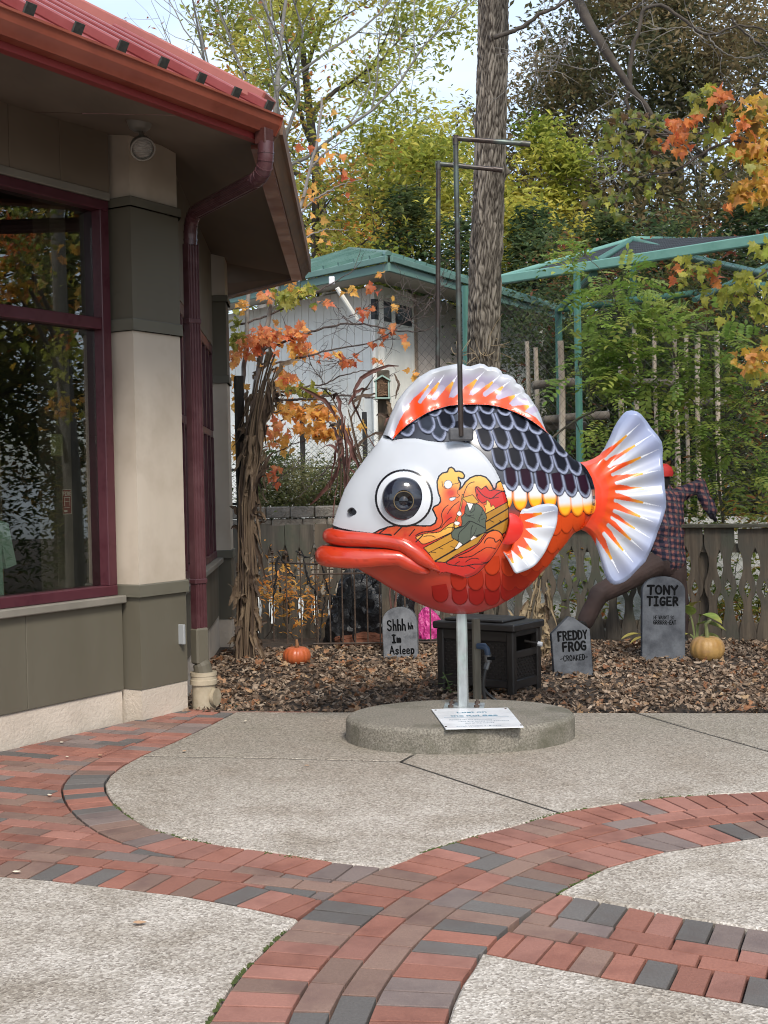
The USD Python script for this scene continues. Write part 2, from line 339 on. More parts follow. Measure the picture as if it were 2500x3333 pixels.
k_e = np.array([np.argmin(np.abs((e_raw - p) @ t) + 9 * (np.linalg.norm(e_raw - p, axis=1) > 1.1)) for p, t in zip(w_line, t_w)])
e_line = gf1(e_raw[np.maximum.accumulate(k_e)], 8, axis=0, mode='nearest')
band = Polygon(np.vstack([e_line, w_line[::-1]])).buffer(0).buffer(0.004)
band_free = band.intersection(free)
curve = structure('brick_path')
def between(k0, k1):
    return np.stack([w_line + (e_line - w_line) * k0, w_line + (e_line - w_line) * k1])
def course_between(l0, l1, length, parent, region, phase=0.0):
    mid = (l0 + l1) / 2; s = np.r_[0, np.cumsum(np.linalg.norm(np.diff(mid, axis=0), axis=1))]
    for c in np.arange(-phase, s[-1], length):
        u = np.linspace(max(c, 0), min(c + length, s[-1]), 4)
        if u[-1] - u[0] < 0.02: continue
        ia = np.stack([np.interp(u, s, l0[:, k]) for k in (0, 1)], 1); ib = np.stack([np.interp(u, s, l1[:, k]) for k in (0, 1)], 1)
        g = Polygon(np.vstack([ia, ib[::-1]])).buffer(0).intersection(region)
        if not g.is_empty: brick(g, parent)
K = [0, 1 / 3, 1 / 2, 2 / 3, 1]
for k, (ln, ph) in enumerate(((BW, 0), (BL, 0.05), (BL, 0.15), (BW, 0.03))):
    l0, l1 = between(K[k], K[k + 1]); course_between(l0, l1, ln, curve, band_free, ph)
# the path from the left: soldier, two stretchers, soldier
NORTH = g2([(150, 1768), (245, 1765), (325, 1788), (400, 1811), (500, 1829), (625, 1844), (725, 1862), (832, 1873), (900, 1885)])
SOUTH = g2([(-120, 1888), (0, 1894), (100, 1902), (250, 1919), (400, 1937), (550, 1965), (643, 1986), (760, 2010)])
nl, sl = arc_path(NORTH[2:]), arc_path(SOUTH)
rest = free.difference(band)
cross = structure('brick_path')
ring_src = g2([(497, 1545), (450, 1569), (375, 1604), (310, 1631), (265, 1655), (240, 1674), (228, 1692), (230, 1708), (245, 1733), (280, 1763), (325, 1788), (400, 1811), (500, 1829), (625, 1844), (725, 1862), (832, 1873), (880, 1880)])
ring = arc_path(ring_src, 700)
course(ring, 0.0, -BL, BW, cross, rest, 0.02)
ring_poly = Polygon(np.vstack([ring, offset_line(ring, -BL)[::-1]])).buffer(0)
rest2 = rest.difference(ring_poly.buffer(0.001))
south_row = Polygon(np.vstack([sl, offset_line(sl, BL)[::-1]])).buffer(0)
course(sl, 0.0, BL, BW, cross, rest2, 0.05)
rest3 = rest2.difference(south_row.buffer(0.001))
# the path on the right, between the two right-hand slabs
right_zone = Polygon(np.vstack([g2([(1042, 2060), (1207, 1930), (1330, 1952), (1480, 1982), (1659, 2009), (1800, 2040)]), g2([(1800, 2210), (1659, 2177), (1330, 2118), (1180, 2088)])])).buffer(0.01)
rr = rest3.intersection(right_zone)
u_l, d_l = arc_path(g2([(1150, 1917), (1207, 1930), (1330, 1952), (1480, 1982), (1659, 2009), (1850, 2044)])), arc_path(g2([(1000, 2050), (1042, 2060), (1180, 2088), (1330, 2118), (1659, 2177), (1850, 2214)]))
side = structure('brick_path')
def rb(k): return u_l + (d_l - u_l) * k
for k0, k1, ln, ph in ((0, 1 / 3, BW, 0.03), (1 / 3, 1 / 2, BL, 0.02), (1 / 2, 2 / 3, BL, 0.12), (2 / 3, 1, BW, 0.06)): course_between(rb(k0), rb(k1), ln, side, rr, ph)
# running bond fills the rest, beside the building
fill = rest3.difference(right_zone.buffer(0.05)).intersection(sbox(-3.4, 3.6, 0.45, 8.7))
yard = structure('brick_path')
ang = math.atan2(*(sl[200] - sl[100])[::-1])
ca, sa = math.cos(ang), math.sin(ang)
o = np.array(sl[120])
for r in range(-3, 60):
    for c in range(-20, 22):
        x0 = c * BL + (r % 2) * BL / 2; y0 = 2 * BW + r * BW
        p = np.array([(x0, y0), (x0 + BL, y0), (x0 + BL, y0 + BW), (x0, y0 + BW)]); p = p @ np.array([[ca, sa], [-sa, ca]]) + o
        if p[:, 0].max() < -2.55 + 0 * r or p[:, 1].max() < 4.3: continue
        g = Polygon(p).intersection(fill)
        if not g.is_empty and g.area > 0.0012: brick(g, yard)
# moss in the wider joints
moss_m = mat('moss', (0.05, 0.075, 0.015), (0.11, 0.14, 0.03), scale=60, rough=0.95, bump=1.0, bscale=300, bdist=0.01)
mb = MB(); mr = np.random.default_rng(5)
for ln, dens in ((g2([(445, 2211), (500, 2125), (540, 2080), (600, 2023), (643, 1986)]), 300), (g2([(912, 1840), (1107, 1784), (1202, 1756), (1315, 1737), (1431, 1722), (1659, 1708)]), 520), (g2([(1207, 1930), (1260, 1900), (1310, 1875)]), 160), (g2([(245, 1733), (325, 1788), (500, 1829), (832, 1873)]), 300)):
    L = arc_path(ln, 900); k = mr.choice(900, dens); k = k[np.sin(k * 0.021) + 0.5 * np.sin(k * 0.083) > -0.25]
    for p in L[k] + mr.normal(0, 0.006, (len(k), 2)):
        s = mr.uniform(0.003, 0.009); a = mr.uniform(0, 6.3)
        mb.add(np.array([[math.cos(a + t) * s * mr.uniform(.7, 1.4), math.sin(a + t) * s * mr.uniform(.7, 1.4), 0] for t in (0, 1.57, 3.14, 4.7)] + [[0, 0, s * 0.7]]) + (*p, -0.003), [[0, 1, 4], [1, 2, 4], [2, 3, 4], [3, 0, 4]])
mb.build('moss', moss_m, label='green moss growing in the joints along the slab edges', cat='moss', kind='stuff')
# ================================================================== THE SHOP on the left
A1 = math.radians(31)
D1 = np.array([math.sin(A1), math.cos(A1), 0]); N1 = np.array([D1[1], -D1[0], 0]); W0 = np.array([-1.678, 8.181, 0.0])
Z = np.array([0, 0, 1.0])
def w1(t, o, z): return W0 + D1 * t + N1 * o + Z * z
R1 = basis(D1, N1, Z)
D2 = np.array([-0.055, 0.9985, 0]); N2 = np.array([D2[1], -D2[0], 0]); V0 = np.array([-1.375, 8.5, 0.0])
def w2(t, o, z): return V0 + D2 * t + N2 * o + Z * z
R2 = basis(D2, N2, Z)
green_m = mat('green_siding', (0.102, 0.090, 0.063), (0.116, 0.103, 0.073), scale=3, rough=0.62, bump=0.25, bscale=260, bdist=0.002, stretch=(1, 1, 0.15), c3=(0.106, 0.09, 0.064))
trim_m = mat('green_trim', (0.112, 0.102, 0.074), (0.128, 0.118, 0.087), scale=4, rough=0.55, bump=0.15, bscale=150, bdist=0.002)
cream_m = mat('cream_siding', (0.47, 0.40, 0.315), (0.53, 0.455, 0.365), scale=2.5, rough=0.65, bump=0.25, bscale=220, bdist=0.002, stretch=(1, 1, 0.2), c3=(0.42, 0.35, 0.27), scale3=1.8)
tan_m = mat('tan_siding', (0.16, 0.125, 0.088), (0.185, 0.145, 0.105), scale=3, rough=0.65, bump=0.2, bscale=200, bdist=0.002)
maroon_m = mat('maroon_frame', (0.058, 0.013, 0.019), (0.074, 0.017, 0.024), scale=6, rough=0.38, bump=0.1, bscale=80, bdist=0.001)
conc_m = mat('painted_concrete', (0.50, 0.43, 0.35), (0.60, 0.52, 0.43), scale=6, rough=0.8, bump=0.6, bscale=45, bdist=0.01, c3=(0.40, 0.345, 0.275), scale3=3.0, detail=8)
sill_m = mat('sill', (0.17, 0.155, 0.125), (0.21, 0.19, 0.155), scale=5, rough=0.6, bump=0.15, bscale=120, bdist=0.002)
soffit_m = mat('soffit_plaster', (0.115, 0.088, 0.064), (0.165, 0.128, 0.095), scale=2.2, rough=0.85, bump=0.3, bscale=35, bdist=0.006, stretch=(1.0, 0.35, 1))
gutter_m = mat('red_gutter', (0.215, 0.052, 0.030), (0.255, 0.066, 0.038), scale=2.5, rough=0.36, c3=(0.18, 0.044, 0.027), scale3=2.0)
fascia_m = mat('red_fascia', (0.19, 0.022, 0.022), (0.25, 0.03, 0.028), scale=3, rough=0.45, stretch=(0.3, 0.3, 2))
roof_m = mat('red_metal_roof', (0.27, 0.065, 0.062), (0.31, 0.085, 0.08), scale=2, rough=0.3, metallic=0.25)
wood_m = mat('brown_fascia_board', (0.11, 0.056, 0.03), (0.23, 0.125, 0.07), scale=5, rough=0.6, bump=0.4, bscale=60, stretch=(6, 0.5, 6), c3=(0.09, 0.04, 0.02), bdist=0.004)
down_m = mat('maroon_downspout', (0.062, 0.022, 0.025), (0.08, 0.029, 0.032), scale=4, rough=0.36, c3=(0.10, 0.044, 0.047), scale3=6.0)
dark_m = mat('dark_gap', (0.008, 0.008, 0.008), rough=0.8)
glass_m = usdkit.material(stage, '/World/Looks/window_glass', {'t': ('transparent_bsdf', {'color': (0.68, 0.70, 0.66)}), 'g': ('glossy_bsdf', {'color': (1, 1, 1), 'roughness': 0.0}), 'lw': ('layer_weight', {'blend': 0.5}), 'sq': ('math', {'math_type': 'power', 'value2': 2.0}), 'ad': ('math', {'math_type': 'multiply_add', 'value2': 0.9, 'value3': 0.06, 'use_clamp': True}), 'x': ('mix_closure', {})},
    [('lw.facing', 'sq.value1'), ('sq.value', 'ad.value1'), ('ad.value', 'x.fac'), ('t.BSDF', 'x.closure1'), ('g.BSDF', 'x.closure2')], surface='x.closure')

shop = thing('shop_building', 'cream and olive green shop with red metal roof and large maroon framed window', 'building', W0)
TL = -7.5                                                  # the long wall runs on out of the picture
def wbox(mb, t0, t1, o0, o1, z0, z1, bev=0.0):
    return mb.box(w1((t0 + t1) / 2, (o0 + o1) / 2, (z0 + z1) / 2), (t1 - t0, o1 - o0, z1 - z0), R1, bev)
def vbox(mb, t0, t1, o0, o1, z0, z1, bev=0.0):
    return mb.box(w2((t0 + t1) / 2, (o0 + o1) / 2, (z0 + z1) / 2), (t1 - t0, o1 - o0, z1 - z0), R2, bev)
def one(name, m, f, *a, parent=None, label=None, smooth=False):
    mb = MB(); f(mb, *a); return mb.build(name, m, parent or shop, smooth, label=label)
# --- the long wall: concrete base, olive panels, sill, window band, upper siding
one('concrete_base', conc_m, wbox, TL, 0.02, -0.3, 0.0, -0.2, 0.188, 0.008)
for t0, t1 in ((TL, -3.2), (-3.196, -1.98), (-1.977, -0.79), (-0.787, 0.02)): one('wall_panel', green_m, wbox, t0, t1, -0.3, 0.012, 0.19, 0.735, 0.003)
one('window_sill', sill_m, wbox, TL, 0.025, -0.25, 0.05, 0.737, 0.785, 0.006)
FR = -0.075                                                # window frame depth, measured from the wall face
fr = MB()
wbox(fr, TL, 0.0, FR - 0.07, FR + 0.075, 0.787, 0.85, 0.004); wbox(fr, TL, 0.0, FR - 0.07, FR + 0.075, 3.185, 3.245, 0.004)
wbox(fr, -0.075, 0.0, FR - 0.07, FR + 0.072, 0.85, 3.185, 0.004); wbox(fr, TL, -0.075, FR - 0.06, FR + 0.065, 2.445, 2.515, 0.004)
wbox(fr, -2.75, -2.68, FR - 0.07, FR + 0.072, 0.85, 2.445, 0.004); wbox(fr, -2.75, -2.68, FR - 0.07, FR + 0.072, 2.515, 3.185, 0.004)
win = fr.build('window_frame', maroon_m, shop)
for t0, t1 in ((-2.68, -0.076), (-5.4, -2.751)):
    for z0, z1 in ((0.851, 2.444), (2.516, 3.184)): one('pane', glass_m, wbox, t0, t1, FR - 0.008, FR + 0.0, z0, z1, parent=win)
one('wall_trim', sill_m, wbox, TL, -0.004, -0.20, 0.018, 3.247, 3.295, 0.004)
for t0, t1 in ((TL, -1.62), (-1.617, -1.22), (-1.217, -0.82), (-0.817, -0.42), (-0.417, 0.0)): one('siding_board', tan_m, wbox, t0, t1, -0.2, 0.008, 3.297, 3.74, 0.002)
# --- the column at the corner: octagon-like, cream and olive bands
def column(f, prefix, fn, t0, wd, pr):
    prof = lambda g: [(t0 - 0.0 - g, -0.24), (t0 - 0.0 - g, pr + g), (t0 + wd + g * 0.4, pr + g), (t0 + wd + 0.07 + g, pr - 0.07 + g * 0.4), (t0 + wd + 0.07 + g, -0.24)]
    def seg(name, m, z0, z1, g, bev=0.004):
        P = Polygon(prof(g)); P = P if P.exterior.is_ccw else Polygon(prof(g)[::-1])
        mb = slab_mesh(P, z0, z1, bev); v = np.vstack(mb.v)
        O = fn(0, 0, 0); R = np.stack([fn(1, 0, 0) - O, fn(0, 1, 0) - O], 1)
        v = O + v[:, :2] @ R.T + np.c_[0 * v[:, 0], 0 * v[:, 0], v[:, 2]]
        put(name, (v, np.vstack(mb.f)), m, shop)
    seg('column_base', conc_m, -0.3, 0.188, -0.004); seg('column_panel', green_m, 0.19, 0.772, 0.0); seg('column_trim', trim_m, 0.773, 0.85, 0.02, 0.006)
    seg('column_shaft', cream_m, 0.851, 2.438, 0.0); seg('column_trim', trim_m, 2.439, 2.513, 0.02, 0.006); seg('column_panel', green_m, 2.514, 3.208, 0.004)
    seg('column_trim', trim_m, 3.209, 3.268, 0.024, 0.006); seg('column_shaft', cream_m, 3.269, 3.74, 0.0)
column(shop, "", w1, 0.045, 0.45, 0.135)
# --- the wall that runs away behind the downspout
one('concrete_base', conc_m, vbox, 0.02, 5.2, -0.3, 0.0, -0.6, 0.24, 0.008)
for t0, t1 in ((0.02, 1.9), (1.903, 3.86), (4.5, 5.2)): one('wall_panel', green_m, vbox, t0, t1, -0.28, 0.012, 0.242, 0.735, 0.003)
one('window_sill', sill_m, vbox, 0.1, 3.86, -0.2, 0.06, 0.737, 0.785, 0.006)
f2 = MB()
vbox(f2, 0.12, 3.84, -0.12, 0.0, 0.787, 0.85, 0.004); vbox(f2, 0.12, 3.84, -0.12, 0.0, 2.70, 2.78, 0.004); vbox(f2, 0.12, 3.84, -0.12, -0.01, 1.92, 1.98, 0.004)
for t in (0.12, 0.95, 1.85, 2.6, 3.0, 3.4, 3.77): vbox(f2, t, t + 0.07, -0.12, -0.004, 0.85, 1.92, 0.004); vbox(f2, t, t + 0.07, -0.12, -0.004, 1.98, 2.70, 0.004)
win2 = f2.build('window_frame', maroon_m, shop)
one('pane', glass_m, vbox, 0.13, 3.83, -0.075, -0.066, 0.80, 2.75, parent=win2)
one('siding_board', tan_m, vbox, 0.02, 3.86, -0.2, 0.004, 2.782, 3.74, 0.002)
column(shop, '', w2, 3.93, 0.40, 0.125)
# --- soffit, fascia, gutter, roof
E1 = w1(0.09, 1.15, 3.45)                                  # corner of the eaves over the corner column
E0 = w1(TL, 1.15, 3.45)
E2 = np.array([-0.755, 12.6, 3.45]); E3 = np.array([-3.3, 16.2, 3.45])
I1 = w1(0.30, -0.25, 3.70); I0 = w1(TL, -0.25, 3.74); I2 = np.array([-1.75, 12.85, 3.70]); I3 = np.array([-4.4, 15.5, 3.7])
J1 = np.array([-1.58, 8.62, 3.70])
mb = MB(); mid = 0.5
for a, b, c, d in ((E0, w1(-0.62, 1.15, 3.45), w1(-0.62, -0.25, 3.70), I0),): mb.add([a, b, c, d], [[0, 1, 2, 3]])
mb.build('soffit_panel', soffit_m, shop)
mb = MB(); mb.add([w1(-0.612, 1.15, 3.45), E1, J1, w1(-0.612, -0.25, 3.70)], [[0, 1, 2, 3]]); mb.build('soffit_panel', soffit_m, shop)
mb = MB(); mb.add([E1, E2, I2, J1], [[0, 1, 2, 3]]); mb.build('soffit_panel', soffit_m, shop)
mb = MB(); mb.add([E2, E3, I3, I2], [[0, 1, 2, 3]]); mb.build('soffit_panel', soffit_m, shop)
def strip(path, prof, mb):
    """sweep a profile (outward, up) along a level path of (point, outward) pairs"""
    rows = [[p + o * a + Z * b for a, b in prof] for p, o in path]; n = len(prof)
    v = np.array(rows).reshape(-1, 3)
    f = [[i * n + j, (i + 1) * n + j, (i + 1) * n + (j + 1) % n, i * n + (j + 1) % n] for i in range(len(path) - 1) for j in range(n)]
    mb.add(v, f)
    for base, rev in ((0, True), ((len(path) - 1) * n, False)):
        k = list(range(base, base + n)); c = v[k].mean(0)
        mb.add(np.vstack([v[k], c]), [([j, (j + 1) % n, n] if rev else [(j + 1) % n, j, n]) for j in range(n)])
    return mb
strip([(E0, N1), (E1, N1)], [(-0.03, -0.01), (0.022, -0.01), (0.022, 0.135), (-0.03, 0.135)], MB()).build('fascia', fascia_m, shop)
gp = [(0.024, 0.025), (0.075, 0.03), (0.088, 0.055), (0.115, 0.082), (0.125, 0.12), (0.135, 0.124), (0.135, 0.136), (0.118, 0.136), (0.112, 0.125), (0.03, 0.05), (0.024, 0.13)]
gut = strip([(E0, N1), (w1(0.075, 1.15, 3.45), N1)], gp, MB())
gut.build('gutter', gutter_m, shop, smooth=20)
GC = w1(0.075, 1.15, 3.45)
mb = MB(); mb.add([GC + N1 * a + Z * b + D1 * s for s in (0.0, 0.006) for a, b in [(0.02, 0.02), (0.08, 0.026), (0.12, 0.08), (0.14, 0.14), (0.02, 0.14)]], [[0, 1, 2], [0, 2, 3], [0, 3, 4], [5, 7, 6], [5, 8, 7], [5, 9, 8]] + [[i, i + 5, (i + 1) % 5 + 5] for i in range(5)] + [[i, (i + 1) % 5 + 5, (i + 1) % 5] for i in range(5)])
mb.build('gutter_end_cap', gutter_m, shop)
NB = np.array([0.9985, 0.043, 0])
EA = E1 + N1 * 0.03 + np.array([0.015, 0.02, 0])
for nm, (a, b) in (('fascia_board', (E1 + NB * 0.02, E2 + NB * 0.02)),):
    strip([(a, NB), (b, NB)], [(-0.03, -0.012), (0.0, -0.016), (0.062, 0.055), (0.062, 0.15), (-0.03, 0.15)], MB()).build(nm, wood_m, shop)
strip([(E1 + NB * 0.012, NB), (E2 + NB * 0.012, NB)], [(-0.10, -0.03), (0.0, -0.03), (0.0, -0.010), (-0.10, -0.006)], MB()).build('trim_strip', mat('red_trim', (0.16, 0.045, 0.03), (0.2, 0.06, 0.04), rough=0.4), shop)
strip([(E1 + NB * 0.07 , NB), (E2 + NB * 0.07, NB)], [(0.0, 0.05), (0.03, 0.05), (0.03, 0.165), (0.0, 0.165)], MB()).build('fascia_board', wood_m, shop)
D3 = E3 - E2; D3 /= np.linalg.norm(D3); N3 = np.array([D3[1], -D3[0], 0])
strip([(E2, N3), (E3, N3)], [(-0.03, -0.012), (0.05, -0.012), (0.05, 0.16), (-0.03, 0.16)], MB()).build('fascia_board', wood_m, shop)
# roof planes with raised seams
RS = 0.60
HD = np.array([-0.97, 0.243, 0])
top = 3.598
E1r = np.array([*(w1(0.085, 1.24, 0)[:2]), top]); E0r = w1(TL, 1.24, top)
hip = lambda L: E1r + HD * L + Z * (RS * 0.956 * L)
up1 = lambda t, s: w1(t, 1.24 - s, top + RS * s)
RT = 3.6
mb = MB(); tb = 0.085
mb.add([E0r, E1r, hip(RT), w1(TL, 1.24 - RT * 0.956, top + RS * RT * 0.956)], [[0, 1, 2, 3]])
E2r = E2 + NB * 0.1 + Z * 0.165; E1s = E1 + NB * 0.1 + Z * 0.165
mb.add([E1r, E2r, E2r + (-2.4, 1.0, 1.4), hip(RT)], [[0, 1, 2, 3]]); mb.add([E2r, E3 + Z * 0.165, E3 + (-2, -1.0, 1.6), E2r + (-2.4, 1.0, 1.4)], [[0, 1, 2, 3]])
roof = mb.build('roof', roof_m, shop)
cap_m = mat('rib_closure', (0.018, 0.02, 0.016), (0.05, 0.05, 0.04), scale=60, rough=0.8)
sl_ = math.atan(RS); RR = basis(D1, -N1 * math.cos(sl_) + Z * math.sin(sl_), N1 * math.sin(sl_) + Z * math.cos(sl_))
for k in range(13):
    t = -0.03 - 0.305 * k
    smax = min(3.4, (0.085 - t) / 0.5 * 0.9 + 0.12)
    L = smax / math.cos(sl_); c = up1(t, smax / 2) + RR[:, 2] * 0.028
    MB().box(c, (0.045, L, 0.056), RR, 0.008).build('roof_rib', roof_m, roof)
    MB().box(up1(t, -0.008) + RR[:, 2] * 0.030, (0.058, 0.012, 0.064), RR).build('rib_end', cap_m, roof)
mb = MB(); hd = hip(1) - hip(0); hd /= np.linalg.norm(hd); sd_ = np.cross(hd, Z); sd_ /= np.linalg.norm(sd_)
mb.box((hip(0.05) + hip(RT)) / 2 + Z * 0.05, (np.linalg.norm(hip(RT) - hip(0.05)), 0.20, 0.075), basis(hd, sd_, np.cross(hd, sd_)), 0.01)
mb.build('hip_cap', mat('hip_cap', (0.31, 0.095, 0.075), (0.35, 0.115, 0.09), rough=0.35), roof)
# --- downspout: outlet, elbow, crossing run, elbow, ribbed drop
def ribbed(path, w, d, mb, side):
    """rectangular corrugated pipe swept along a path; side = direction of its width"""
    p = np.asarray(path, float); t = np.gradient(p, axis=0); t /= np.linalg.norm(t, axis=1, keepdims=True)
    prof = []
    for k in range(24):
        u = -1 + 2 * k / 23; prof.append((u * w / 2, d / 2 - (0.007 if k % 6 in (2, 3) and 1 < k < 22 else 0)))
    for u, s in ((1, -1), (-1, -1)): prof.append((u * w / 2, s * d / 2))
    prof = np.array(prof); n = len(prof); V = []
    for i in range(len(p)):
        a = side - t[i] * (side @ t[i]); a /= np.linalg.norm(a); b = np.cross(t[i], a)
        V.append(p[i] + prof[:, :1] * a + prof[:, 1:] * b)
    V = np.vstack(V); f = [[i * n + j, i * n + (j + 1) % n, (i + 1) * n + (j + 1) % n, (i + 1) * n + j] for i in range(len(p) - 1) for j in range(n)]
    return mb.add(V, f)
PO = w1(-0.03, 1.235, 3.47)                                # outlet under the gutter
PW = np.array([*at(431, 1370, 8.66)[:2], 0.0])
top_z = 3.19
P_ = lambda a, b, k: a + (b - a) * k
pa = PO + Z * -0.02; pb = PO + Z * -0.14; pc = P_(PO + Z * -0.30, PW + Z * (top_z + 0.02), 0.10); pd = PW + Z * (top_z + 0.03)
def bez(a, b, c, n): 
    u = np.linspace(0, 1, n)[:, None]; return (1 - u) ** 2 * a + 2 * u * (1 - u) * b + u * u * c
s1 = PO + Z * -0.235; s2 = PW + Z * (top_z + 0.06)
dirc = (s2 - s1) / np.linalg.norm(s2 - s1)
side = -D1 * 0.35 + np.array([0.0, 0, 0]); 
view = PW - EYEV; view[2] = 0; view /= np.linalg.norm(view); wside = np.cross(view, Z)
ds_side = np.array([0.72, 0.69, 0]); ds_side /= np.linalg.norm(ds_side)
ds = MB().box(PO + Z * -0.02 - N1 * 0.01, (0.085, 0.075, 0.09), R1, 0.004).build('gutter_outlet', mat('outlet_red', (0.045, 0.012, 0.010), (0.06, 0.016, 0.012), rough=0.45), shop)
crs = np.cross(dirc, Z); crs /= np.linalg.norm(crs); crs *= np.sign(crs @ ds_side)
def elbow_pts(a, b, c, n=9): return bez(a, b, c, n)
mbE = MB(); path1 = np.vstack([[PO + Z * -0.05], elbow_pts(PO + Z * -0.10, s1, s1 + dirc * 0.17)])
path2 = np.array([s1 + dirc * 0.17, s2 - dirc * 0.15]); path3 = np.vstack([elbow_pts(s2 - dirc * 0.15, s2, s2 - Z * 0.16), [s2 - Z * 0.20]])
W_, D_ = 0.085, 0.062
spout = MB(); ribbed(np.array([s2 - Z * 0.19, PW + Z * 1.4, PW + Z * 0.50]), W_, D_, spout, ds_side)
dsp = spout.build('downspout', down_m, shop)
for pth, nm in ((path1, 'elbow'), (path3, 'elbow')):
    mb = MB(); mb.tube(pth, 0.046, 12); mb.build(nm, down_m, dsp, smooth=40)
    for q in np.linspace(0.15, 0.9, 6):
        i = q * (len(pth) - 1); a = pth[int(i)]; b = pth[min(int(i) + 1, len(pth) - 1)]; c = a + (b - a) * (i - int(i)); tt = (b - a) / np.linalg.norm(b - a)
        MB().tube([c - tt * 0.004, c + tt * 0.004], 0.0485, 12).build('crimp', down_m, dsp)
mb = MB(); mb.tube(path2, 0.043, 12); mb.build('crossing_pipe', down_m, dsp, smooth=40)
uu, aa, bb = frame_of(dirc)
for k in range(10):
    an = k * 2 * math.pi / 10; o = (aa * math.cos(an) + bb * math.sin(an)) * 0.043
    MB().tube([path2[0] + o, path2[1] + o], 0.006, 6).build('pipe_rib', down_m, dsp)
for zz in (2.55, 0.83): MB().box(PW + Z * zz, (W_ + 0.012, D_ + 0.012, 0.03), basis(ds_side, np.cross(Z, ds_side), Z), 0.003).build('strap', down_m, dsp)
MB().box(PW + Z * 0.40, (0.10, 0.085, 0.24), basis(ds_side, np.cross(Z, ds_side), Z), 0.012).build('olive_adapter', green_m, dsp)
mb = MB(); mb.tube([PW + Z * 0.29, PW + Z * 0.27 + wside * 0.01, PW + Z * 0.20 + wside * 0.025], [0.055, 0.06, 0.062], 14); mb.build('olive_adapter', green_m, dsp)
# PVC drain riser
pvc = mat('pvc_pipe', (0.32, 0.265, 0.18), (0.44, 0.37, 0.265), scale=9, rough=0.45, c3=(0.24, 0.18, 0.11), scale3=6.0)
PB = PW + wside * 0.02
dr = thing('drain_pipe', 'dirty cream plastic drain riser with side outlet below the downspout', 'pipe', PB)
v, f = lathe([(0.078, -0.08), (0.078, 0.14), (0.09, 0.145), (0.09, 0.175), (0.086, 0.178), (0.086, 0.20), (0.09, 0.203), (0.09, 0.225), (0.0, 0.226)], 28, PB); put('riser', (v, f), pvc, dr, smooth=35)
od = (wside * 0.85 - view * 0.5); od /= np.linalg.norm(od)
mb = MB().tube([PB + Z * 0.06, PB + Z * 0.06 + od * 0.085], 0.05, 20); mb.build('side_outlet', pvc, dr, smooth=35)
mb = MB().tube([PB + Z * 0.06 + od * 0.075, PB + Z * 0.06 + od * 0.098], 0.058, 20); mb.build('outlet_collar', pvc, dr, smooth=35)
# flood lamp under the soffit
LC = at(307, 318, 7.5)
lampm = mat('lamp_housing', (0.16, 0.145, 0.12), (0.2, 0.18, 0.15), rough=0.4)
lp = thing('flood_lamp', 'round grey flood lamp hanging from the soffit above the corner column', 'lamp', LC)
oL = (LC - W0) @ N1; st = np.array([LC[0] - 0.015, LC[1] + 0.02, 3.695 - 0.1786 * (oL + 0.25)])
put('mount_plate', lathe([(0.0, -0.045), (0.035, -0.042), (0.06, -0.022), (0.075, 0.02), (0.0, 0.03)], 24, st), lampm, lp, smooth=40)
MB().tube([st - Z * 0.03, (st + LC) / 2 + Z * 0.02, LC + Z * 0.055], [0.016, 0.014, 0.018], 10).build('neck', lampm, lp, smooth=True)
fdir = np.array([0.30, -0.72, -0.62]); fdir /= np.linalg.norm(fdir); _, fa, fb = frame_of(fdir); RF = basis(fa, fb, fdir)
v, f = lathe([(0.0, -0.065), (0.043, -0.056), (0.066, -0.018), (0.072, 0.017), (0.072, 0.027), (0.063, 0.029), (0.061, 0.015)], 28); put('housing', (v @ RF.T + LC, f), lampm, lp, smooth=40)
v, f = lathe([(0.0625, 0.015), (0.043, 0.027), (0.0, 0.032)], 28); put('lens', (v @ RF.T + LC, f), mat('lamp_lens', (0.20, 0.19, 0.17), (0.3, 0.28, 0.25), scale=30, stretch=(1, 1, 9), rough=0.15, metallic=0.7, bump=0.6, bscale=40), lp, smooth=True)
# little electrical box by the downspout
MB().box(w1(0.42, 0.155, 0.50), (0.02, 0.05, 0.13), R1, 0.004).build('outlet_box', mat('grey_box', (0.3, 0.31, 0.31), rough=0.4), shop)
# --- inside: dark room, post, notes and hanging clothes seen through the glass
room = mat('room', (0.10, 0.085, 0.065), (0.16, 0.135, 0.105), scale=1.2, rough=0.9)
mb = MB(); A = [w1(-7, -3.2, 0.1), w1(0.0, -3.2, 0.1), w1(0.0, -3.2, 3.7), w1(-7, -3.2, 3.7)]; Bk = [w1(-7, -0.13, 0.1), w1(-0.003, -0.13, 0.1), w1(-0.003, -0.13, 3.7), w1(-7, -0.13, 3.7)]
mb.quad(*A); mb.quad(A[1], Bk[1], Bk[2], A[2]); mb.quad(A[0], A[1], Bk[1], Bk[0]); mb.quad(A[3], Bk[3], Bk[2], A[2]); mb.quad(A[0], Bk[0], Bk[3], A[3]); mb.build('room', room, shop)
one('inner_post', mat('inner_post', (0.36, 0.26, 0.15), (0.42, 0.31, 0.19), rough=0.6), wbox, -0.42, -0.30, -0.85, -0.68, 0.1, 3.6, 0.005)
one('inner_jamb', mat('inner_jamb', (0.24, 0.20, 0.155), rough=0.7), wbox, -0.24, -0.1, -0.42, -0.27, 0.8, 3.3, 0.004)
nt = MB(); wbox(nt, -0.46, -0.36, FR - 0.014, FR - 0.010, 1.66, 1.79); nt.build('note', mat('yellow_note', (0.34, 0.33, 0.16), (0.42, 0.40, 0.22), scale=9, rough=0.7), label='pale yellow paper note taped inside the shop window', cat='note')
